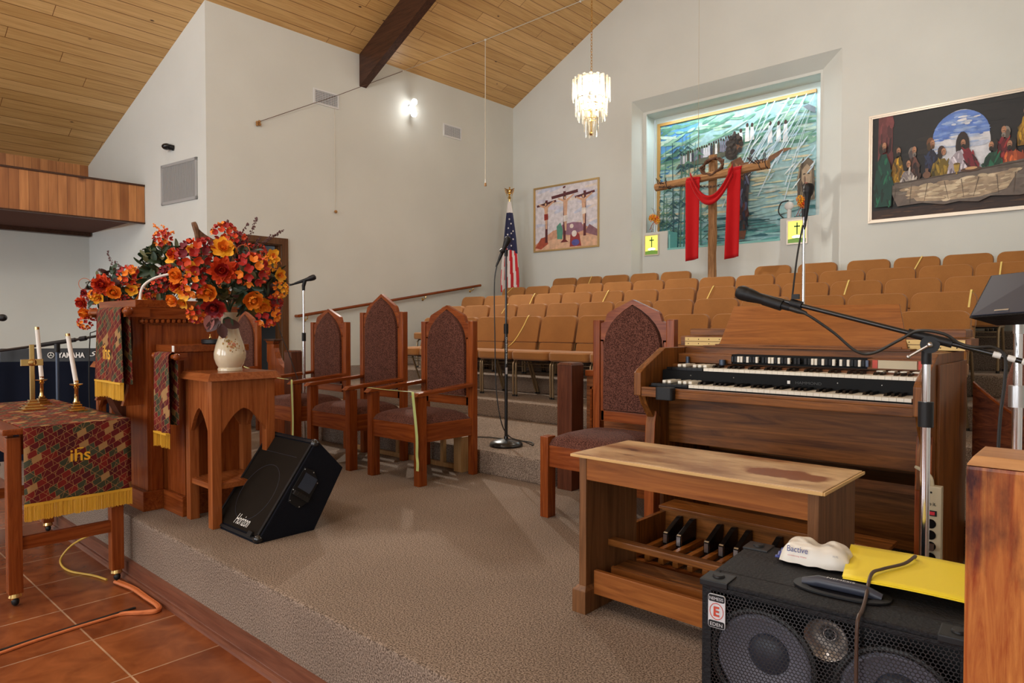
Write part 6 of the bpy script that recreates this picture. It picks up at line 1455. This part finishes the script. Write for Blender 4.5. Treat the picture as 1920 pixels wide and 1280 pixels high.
tors=[(.495,.14),(.60,.14),(.615,.45),(.60,.58),(.50,.60),(.485,.40)]; sh+=dabs(tors,[pc(40,46,70),pc(70,78,110),pc(100,108,140),pc(50,40,44),pc(30,34,50)],40,.008,.035,0,25)
sh+=dabs([(.47,.50),(.50,.62),(.56,.62),(.58,.54),(.52,.47)],[pc(130,88,56),pc(96,62,42),pc(170,140,70),pc(150,105,70)],22,.007,.025,10,25)
sh+=dabs([(.50,.14),(.47,.20),(.52,.32),(.60,.33),(.62,.22),(.58,.12)],[pc(90,50,44),pc(60,34,34),pc(130,84,64)],18,.008,.025,0,25)
sh+=dabs([(.59,.57),(.72,.585),(.84,.65),(.84,.67),(.70,.62),(.58,.61)],[pc(140,98,66),pc(100,66,46),pc(84,54,40)],16,.022,.006,16,6)
sh+=dabs([(.475,.72),(.50,.82),(.56,.82),(.565,.78),(.53,.72),(.535,.66),(.50,.66)],[pc(34,28,28),pc(70,60,54),pc(52,44,40)],36,.012,.010,0,80)
sh+=dabs([(.905,.30),(.90,.46),(.925,.56),(.99,.55),(.999,.30)],[pc(84,72,60),pc(150,136,112),pc(70,60,52)],20,.004,.045,0,8)
sh+=[(pc(176,152,126),ell(.953,.455,.026,.062)),(pc(120,96,80),ell(.945,.43,.006,.03)),(pc(60,50,44),ell(.953,.395,.020,.022)),(pc(50,44,40),ln(.935,.472,.948,.474,.004)),(pc(50,44,40),ln(.959,.474,.972,.472,.004)),(pc(150,90,76),ell(.953,.412,.008,.005))]
sh+=dabs([(.6,.55),(1,.35),(1,1),(.7,1)],[pc(200,222,238),pc(225,238,246),pc(182,208,232)],30,.05,.004,52,5)
b=MB(); canvas(b,mx0_,mx1_,mz0,mz1,NB-.004,sh); b.build('canvas',t)
for o in b.__dict__ and []: pass
# pedestals' backlit cross panels
def litpanel(lab,x0,x1,z0,z1):
    t=thing('backlit_cross_panel',lab,'light panel',((x0+x1)/2,IY,z0),group='backlit yellow cross panels')
    b=MB().m('whiteframe'); f_=.018; y0,y1=IY-.022,IY-.002
    b.box(x0,x1,y0,y1,z1-f_,z1); b.box(x0,x1,y0,y1,z0,z0+f_); b.box(x0,x0+f_,y0,y1,z0+f_,z1-f_); b.box(x1-f_,x1,y0,y1,z0+f_,z1-f_); b.build('frame',t)
    xm=(x0+x1)/2; b=MB().m('litpic').box(x0+f_,x1-f_,IY-.012,IY-.006,z0+f_,z1-f_)
    b.m('litwhite').poly([(x,IY-.0125,z) for x,z in ell(xm,z0+.10,.07,.022)]); b.m('litgreen').poly([(x,IY-.0128,z) for x,z in ((x0+f_,z0+f_),(x1-f_,z0+f_),(x1-f_,z0+.07),(xm,z0+.085),(x0+f_,z0+.07))])
    b.m(pc(60,110,60)).box(xm-.008,xm+.008,IY-.0145,IY-.0132,z0+.13,z1-.04); b.box(xm-.04,xm+.04,IY-.0145,IY-.0132,z1-.10,z1-.082); b.build('panel',t)
litpanel('backlit yellow panel with green cross on the left pedestal of the baptistery',-5.735,-5.475,2.195,2.525)
litpanel('backlit yellow panel with cross on the right pedestal, half behind the chrome microphone stand',-3.505,-3.23,2.195,2.525)
def small_flowers(lab,x,z0,side):
    t=thing('flower_sprays',lab,'flowers',(x,IY+.08,z0)); c=Vector((x,IY+.08,z0))
    b=MB().m('glass' if 0 else 'white').lathe([(0,0),(.022,0),(.012,.03),(.010,.05),(.024,.14),(.0,.139)],c,14); b.build('vase',t)
    b=MB(); 
    for i in range(5): blossom(b,c+Vector((random.uniform(-.07,.07),-.03,.20+random.uniform(-.05,.06))),Vector((random.uniform(-.5,.5),-1,random.uniform(-.2,.5))),random.uniform(.04,.055),random.choice(['hyd_o','hyd_y','hyd_y']))
    b.build('blossoms',t)
    b=MB()
    for i in range(7): sprig(b,c+Vector((0,-.02,.18)),c+Vector((random.uniform(-.12,.12),-.03,.36+random.uniform(-.05,.08))),'twig',8,.004)
    for i in range(3): sprig(b,c+Vector((0,-.02,.18)),c+Vector((random.uniform(-.14,.0),-.04,.02+random.uniform(-.02,.06))),'f_red',8,.007)
    b.build('twigs',t)
small_flowers('small orange flower spray in a slim vase on the left baptistery pedestal',-5.57,PZ,1)
small_flowers('small orange flower spray on the right baptistery pedestal behind the microphone',-3.30,PZ,1)
t=thing('metal_fitting','small white and steel round fitting with black loop on the right pedestal','fitting',(-3.52,IY+.06,PZ))
b=MB().m('white'); b.cyl((-3.50,IY+.06,PZ),(-3.50,IY+.06,PZ+.12),.03,seg=14); b.ball((-3.50,IY+.05,PZ+.17),.065,.03,.06,14); b.build('body',t)
b=MB().m('cable').tube(bez([(-3.50,IY+.03,PZ+.24),(-3.60,IY+.03,PZ+.22),(-3.635,IY+.03,PZ+.10),(-3.56,IY+.03,PZ+.0)],6),.009,6); b.build('hose',t)
# ------------------------------------------------------------------ rough wooden cross with red cloth, thorn crown
t=thing('wooden_cross','tall rough-hewn wooden cross standing behind the choir seats','cross',(-4.35,8.92,1.033))
def rough(b,p0,p1,r,n=14,seg=9,sd=0):
    p0=Vector(p0);p1=Vector(p1); random.seed(sd); pts=[p0.lerp(p1,i/n)+Vector([random.uniform(-.004,.004) for _ in range(3)]) for i in range(n+1)]
    b.tube(pts,[r*random.uniform(.93,1.06) for _ in pts],seg)
b=MB().m('log'); rough(b,(-4.355,8.96,1.033),(-4.355,8.96,3.46),.062,18,8,3); b.build('upright',t)
b=MB().m('log_x'); rough(b,(-5.19,8.86,3.115),(-3.53,8.86,3.195),.059,14,8,4); b.build('crossbeam',t)
b=MB().m('wire')
for x0 in (-5.12,-3.68):
    b.tube([Vector((x0+.012*q,8.86+.062*math.cos(q*.9),3.12+(x0+5.19)*.048+.062*math.sin(q*.9))) for q in range(14)],.006,5)
    for q in range(5): b.tube([(x0+.03*q,8.80,3.14+(x0+5.19)*.048),(x0+.03*q+random.uniform(-.05,.05),8.76,3.20+(x0+5.19)*.048+random.uniform(-.08,.06))],.006,5)
b.tube([(-3.70,8.79,3.22),(-3.78,8.77,3.30)],.010,6)
pts=bez([(-5.1,8.80,3.10),(-4.75,8.80,3.06),(-4.45,8.79,3.02),(-4.25,8.79,2.99),(-4.0,8.80,3.04),(-3.75,8.80,3.10)],8); b.tube(pts,.005,5)
for p in pts[::2]: b.tube([p+Vector((-.02,0,-.015)),p+Vector((.02,0,.02))],.004,4); b.tube([p+Vector((.012,0,-.02)),p+Vector((-.012,0,.02))],.004,4)
b.build('barbed_wire',t)
random.seed(9); b=MB()
for q in range(9):
    ph=random.uniform(0,6); pts=[]
    for i in range(30):
        a=2*PI*i/30; r=.155+.022*math.sin(a*5+ph); pts.append(Vector((-4.30+r*math.cos(a),8.83-.03*math.sin(a+ph)-.01*math.cos(a),3.275+.105*math.sin(a)+.3*r*math.cos(a)*.35+.014*math.sin(a*7+ph))))
    b.m('vine').tube(pts,.0115,5,closed=True)
for q in range(50):
    a=random.uniform(0,2*PI); p=Vector((-4.30+.155*math.cos(a),8.81,3.275+.105*math.sin(a)+.016*math.cos(a))); b.tube([p,p+Vector([random.uniform(-.035,.035) for _ in range(3)])],[.004,.001],4)
tag(b.build('crown_of_thorns',loc=(-4.3,8.83,3.2)),'woven vine crown of thorns hung over the middle of the wooden cross','wreath')
t=thing('red_drape','long red cloth draped over the arms of the wooden cross','cloth',(-4.3,8.82,1.98))
def hang(x0,x1,xb0,xb1,zt,zb_,nm):
    def f(u,v):
        z=zt+(zb_-zt)*v; x=(x0+(x1-x0)*u)*(1-v)+(xb0+(xb1-xb0)*u)*v; return (x,8.795-.012*math.sin(u*7+1)*(.4+v)-.01,z+(.03*u*v))
    b=MB().m('red').grid(f,14,20)
    def f2(u,v): return (x0+(x1-x0)*u,8.86-.068*math.cos(PI*v),zt+.058*math.sin(PI*v))
    b.grid(f2,8,8); b.build(nm,t,solid=.006)
hang(-4.675,-4.46,-4.665,-4.47,3.125,1.995,'hanging_end'); hang(-4.05,-3.87,-4.09,-3.89,3.17,1.985,'hanging_end')
def f(u,v):
    x=-4.60+.62*u; sag=.36*(1-(2*u-1)**2); w=.085-.035*(1-(2*u-1)**2)*.6
    z=3.15+.03*u-sag-(v-.5)*2*w; return (x,8.775-.03*math.sin(PI*u)-.012*math.sin(v*10),z)
b=MB().m('red').grid(f,24,10); b.build('swag',t,solid=.006)
# ------------------------------------------------------------------ chandelier
cx,cy=-5.02,7.0; ztop=3.36+.80
t=thing('crystal_chandelier','lit brass chandelier with tiers of clear crystal bars hanging on a chain','chandelier',(cx,cy,3.37))
b=MB().m('brass')
zz=4.16; k_=0; zr=roofz(cx)-.02
while zz<zr:
    ax_=Vector((.012,0,0)) if k_%2 else Vector((0,.012,0)); b.tube([Vector((cx,cy,zz+.022))+ax_*math.cos(a)+Vector((0,0,.024*math.sin(a))) for a in [2*PI*i/8 for i in range(8)]],.0028,5,closed=True); zz+=.036; k_+=1
b.build('chain',t,label='brass chain up to the ceiling')
b=MB().m('brass').lathe([(0,0),(.02,0),(.03,.02),(.012,.05),(.012,.30),(.03,.33),(.012,.36),(.012,.62),(.04,.65),(.02,.70),(.008,.74),(0,.74)],(cx,cy,3.46),16)
for r,z in ((.205,4.135),(.195,3.90),(.165,3.82),(.08,3.66)): b.tube([Vector((cx+r*math.cos(a),cy+r*math.sin(a),z)) for a in [2*PI*i/32 for i in range(32)]],.005,6,closed=True)
for i in range(8):
    a=2*PI*i/8; b.tube(bez([(cx,cy,3.80),(cx+.08*math.cos(a),cy+.08*math.sin(a),3.77),(cx+.125*math.cos(a),cy+.125*math.sin(a),3.82 if i%2 else 3.90)],4),.005,6); b.tube([(cx,cy,4.14),(cx+.205*math.cos(a),cy+.205*math.sin(a),4.135)],.003,5)
b.build('frame',t)
for i in range(8):
    a=2*PI*i/8; z=3.83 if i%2 else 3.94; p=(cx+.125*math.cos(a),cy+.125*math.sin(a),z)
    b=MB().m('candle').cyl(p,(p[0],p[1],z+.04),.010,seg=8); b.m('bulb').lathe([(0,0),(.010,.005),(.016,.03),(.010,.055),(0,.075)],(p[0],p[1],z+.04),10); b.build('bulb',t)
for nn,r,z1,L,off in ((16,.232,4.145,.26,0),(16,.215,4.165,.24,.5),(14,.195,3.93,.22,0),(12,.165,3.86,.22,.5),(8,.085,3.69,.19,0),(6,.06,3.66,.22,.5)):
    b=MB().m('glass')
    for i in range(nn):
        a=2*PI*(i+off)/nn; u_=Vector((math.cos(a),math.sin(a),0)); v_=Vector((-u_.y,u_.x,0)); c=Vector((cx,cy,0))+u_*r; w=.021 if nn>8 else .014; L2=L*random.uniform(.97,1.03)
        sec=[(-w,-.002),(-w*.5,.004),(0,.009),(w*.5,.004),(w,-.002)]
        b.loft([[c+v_*q+u_*o+Vector((0,0,z)) for q,o in sec] for z in (z1,z1-L2)],smooth=False)
    b.build('crystal_tier',t)
for z,e in ((3.98,1),(3.86,1)): 
    light('POINT','chandelier_light',(cx,cy,z),LCH,(1,.86,.66),.10)
# ------------------------------------------------------------------ wall fittings
def register(lab,x,y0,y1,z0,z1):
    t=thing('air_register',lab,'vent',(x,(y0+y1)/2,z0),group='white wall registers'); f_=.022
    b=MB().m('ventw'); b.box(x,x+.012,y0,y1,z1-f_,z1); b.box(x,x+.012,y0,y1,z0,z0+f_); b.box(x,x+.012,y0,y0+f_,z0+f_,z1-f_); b.box(x,x+.012,y1-f_,y1,z0+f_,z1-f_); b.build('frame',t,bevel=.002)
    b=MB().m('ventd').box(x,x+.002,y0+f_,y1-f_,z0+f_,z1-f_); b.m('ventw')
    n=16
    for i in range(n): y=y0+f_+(y1-y0-2*f_)*(i+.5)/n; b.box(x+.002,x+.010,y-.003,y+.003,z0+f_,z1-f_)
    for i in range(7): z=z0+f_+(z1-z0-2*f_)*(i+.5)/7; b.box(x+.002,x+.008,y0+f_,y1-f_,z-.002,z+.002)
    b.build('louvres',t)
register('white wall air register left of the dark roof beam',XL,5.16,5.565,4.15,4.36); register('white wall air register right of the bright floodlight',XL,7.55,7.955,4.19,4.40)
t=thing('return_grille','large grey return air grille on the splayed wall','vent',(-8.98,3.6,2.67))
gd=Vector((-.9925,-.1219,0)); gn=Vector((.1219,-.9925,0))
def GW(a,z,o=0): p=Vector((XL,YG,0))+gd*a+gn*o; return Vector((p.x,p.y,z))
def gbox(b,a0,a1,z0,z1,o0,o1): b.loft([[GW(a0,z0,o),GW(a1,z0,o),GW(a1,z1,o),GW(a0,z1,o)] for o in (o0,o1)],smooth=False)
a0,a1,z0,z1=.19,1.03,2.655,3.17; b=MB().m('ventg')
for q in ((a0,a1,z1-.035,z1),(a0,a1,z0,z0+.035),(a0,a0+.035,z0,z1),(a1-.035,a1,z0,z1)): gbox(b,*q,.001,.02)
b.build('frame',t)
b=MB().m('ventg'); 
for i in range(38): a=a0+.04+(a1-a0-.08)*i/37; gbox(b,a-.006,a+.006,z0+.035,z1-.035,.006,.014)
b.m('ventd'); gbox(b,a0+.03,a1-.03,z0+.03,z1-.03,.001,.003); b.build('louvres',t)
t=thing('wall_camera','small black dome-shaped device on the splayed wall above the grey grille','camera',(-9.16,3.57,3.36))
c=GW(.80,3.375,.06); b=MB().m('blackm').ball(c,.062,.06,.042,16); b.build('housing',t)
b=MB().m('blackp').cyl(GW(.74,3.36,.001),GW(.76,3.37,.05),.035,seg=12); b.build('mount',t)
# twin floodlight on the left wall
t=thing('twin_floodlight','glaring twin floodlight mounted high on the left wall','floodlight',(XL,6.85,4.45))
b=MB().m('white').lathe([(0,0),(.05,0),(.05,.02),(0,.03)],(XL,6.86,4.47),16,rot=Matrix.Rotation(R(90),3,'Y')); b.build('mount',t)
for dz,dy in ((.10,.0),(-.08,-.005)):
    d=Vector((.86,-.30,-.50)).normalized(); p=Vector((XL+.07,6.86+dy,4.47+dz)); rot=d.to_track_quat('Z','Y').to_matrix()
    b=MB().m('white').lathe([(0,-.03),(.02,-.03),(.035,0),(.052,.06),(.048,.06),(.0,.058)],p,18,rot=rot); b.m('flood').lathe([(0,.0585),(.047,.061),(0,.064)],p,18,rot=rot); b.build('lamp',t)
    o=light('SPOT','floodlight_light',p+d*.075,LFL,(1,.95,.86),.05,spot=R(112),blend=.6); aim(o,p+d*3)
o=light('POINT','floodlight_glow',(XL+.13,6.84,4.42),LFG,(1,.98,.95),.06)
# pull cords
t=thing('ceiling_cord','thin pale cord strung along the ceiling with a hanging pull','cord',(-7.43,7.58,5.5))
A=Vector((XL+.02,4.328,3.697)); Bp=Vector((XL+.03,6.70,5.0)); Cp=Vector((-7.434,7.578,5.49)); Dp=Vector((-6.327,8.525,6.056)); Ep=Dp+(Dp-Cp)*.4
Ep.z=roofz(Ep.x)-.02
b=MB().m('vine').tube([A,A.lerp(Bp,.5)+Vector((.05,0,-.02)),Bp],.004,5); b.m('cord').tube([Bp,Cp],.004,5); b.tube([Cp,Dp,Ep],.007,5); b.build('cord',t)
b=MB().m('cord').cyl(Cp,(Cp.x,Cp.y,3.30),.0065,seg=6); b.m('white').cyl((Cp.x,Cp.y,3.30),(Cp.x,Cp.y,3.36),.012,.006,seg=8); b.m('woodbead').cyl((Cp.x,Cp.y,3.25),(Cp.x,Cp.y,3.30),.020,.014,seg=10); b.build('pull',t)
b=MB().m('white'); [b.ball(p,.018,seg=8) for p in (Cp,Dp,Bp)]; b.build('ring',t)
b=MB().m('woodbead'); [b.ball(A+Vector((.01,dy,dz)),.02,seg=8) for dy,dz in ((0,0),(.03,.015),(.0,-.03),(.035,-.02))]
tag(b.build('cord_knob',loc=A),'small carved brown knob on the left wall where the ceiling cord ends','knob')
b=MB().m('cord').cyl((XL+.03,5.478,4.14),(XL+.03,5.478,2.74),.003,seg=5); b.m('woodbead').ball((XL+.03,5.49,2.70),.024,seg=8)
tag(b.build('pull_cord',loc=(XL+.03,5.48,2.7)),'thin pull cord hanging down the left wall from the register','cord')
b=MB().m('cord').tube([(-4.52,8.85,3.55),(-4.52,8.85,roofz(-4.52)-.02)],.0035,5)
tag(b.build('hanging_wire',loc=(-4.52,8.85,3.55)),'thin white wire hanging from the roof above the wooden cross','wire')
# ------------------------------------------------------------------ flag
fx,fy=-8.03,8.78
t=thing('flag_on_pole','furled red, white and blue flag on a pole with gold eagle top','flag',(fx,fy,.861))
b=MB().m('brass').cyl((fx,fy,.861),(fx,fy,3.30),.016,seg=12); b.m('blackm').lathe([(0,0),(.14,0),(.13,.03),(.03,.06),(0,.07)],(fx,fy,.861),24); b.build('pole',t)
b=MB().m('brass').lathe([(0,0),(.02,0),(.035,.02),(.02,.04),(.015,.07),(.03,.085),(0,.10)],(fx,fy,3.29),14)
b.ball((fx,fy,3.43),.028,.022,.045,10); b.ball((fx+.005,fy,3.485),.016,seg=8)
for s in (-1,1):
    for q in range(5): b.tube([Vector((fx,fy,3.44-.012*q)),Vector((fx+s*(.085-.008*q)*.75,fy+s*(.085-.008*q)*.66,3.475-.022*q)),Vector((fx+s*(.07-.008*q)*.75,fy+s*(.07-.008*q)*.66,3.41-.018*q))],[.010,.008,.003],6)
b.build('eagle_finial',t)
# cloth hangs as a narrow folded cone: canton in the upper part, stripes below
zt_,zb_=3.24,1.72
vd=Vector((.66,-.75,0)).normalized(); rv=Vector((-vd.y,vd.x,0))
def fold(u,v):
    w=.03+.15*min(1,v*1.15)**.9+.02*math.sin(v*3); a=(u-.5)*2
    p=Vector((fx,fy,0))+rv*(a*w*.85+.03*v-.035*max(0,v-.4))+vd*(.045+.03*math.cos(a*7)*v+.03*v)
    return (p.x,p.y,zt_-(zt_-zb_)*v-.05*abs(a)*v)
NU,NV=26,40
b=MB()
for i in range(NU):
    for j in range(NV):
        u0,u1,v0,v1=i/NU,(i+1)/NU,j/NV,(j+1)/NV; uc,vc_=(u0+u1)/2,(v0+v1)/2
        if vc_<.13: b.m('flagw')
        elif vc_<.52+.05*uc and vc_>.10: b.m('flagb')
        else:
            s=(uc*4.6-vc_*1.1); b.m('flagr' if int(math.floor(s*1.35))%2==0 else 'flagw')
        q=[b.bm.verts.new(fold(*p)) for p in ((u0,v0),(u1,v0),(u1,v1),(u0,v1))]; b.face(q,True)
bmesh.ops.remove_doubles(b.bm,verts=b.bm.verts,dist=.0005)
b.build('flag_cloth',t,solid=.004)
b=MB().m('flagw'); random.seed(3)
for u,v in ((.45,.2),(.62,.25),(.35,.30),(.6,.36),(.2,.42),(.42,.44),(.75,.42),(.28,.50),(.58,.50),(.8,.33),(.12,.5),(.3,.37)):
    p=Vector(fold(u,v))+vd*.008; pts=[]
    for k in range(10):
        r=.020 if k%2==0 else .009; a=PI/2+k*PI/5; pts.append(p+rv*(r*math.cos(a))+Vector((0,0,r*math.sin(a))))
    b.poly(pts)
b.build('star',t)
# ------------------------------------------------------------------ fill light of the hall: unseen point lights added for brightness, without fixtures, niche light
l=light('AREA','niche_light',((OX0+OX1)/2,NB-.2,4.40),LNI,(.80,.95,1),2.3,rot=(R(-8),0,0),sy=.08)
for x,y in ((-6.9,-1.2),(-1.7,-1.2),(-4.3,-4.6),(-4.3,1.4)): light('POINT','nave_fill_light',(x,y,4.6),LPN,(1,.98,.94),.35)
light('POINT','choir_fill_light',(-2.4,6.2,5.0),LPN*.6,(1,.98,.94),.35)  # one more unseen fill point added above the choir
w=bpy.data.worlds.new('world'); S.world=w; w.use_nodes=True; w.node_tree.nodes['Background'].inputs[0].default_value=(.85,.92,1,1); w.node_tree.nodes['Background'].inputs[1].default_value=.6
S.view_settings.view_transform='Standard'; S.view_settings.look='None'; S.view_settings.gamma=1; S.view_settings.exposure=EXPO; S.view_settings.use_curve_mapping=False
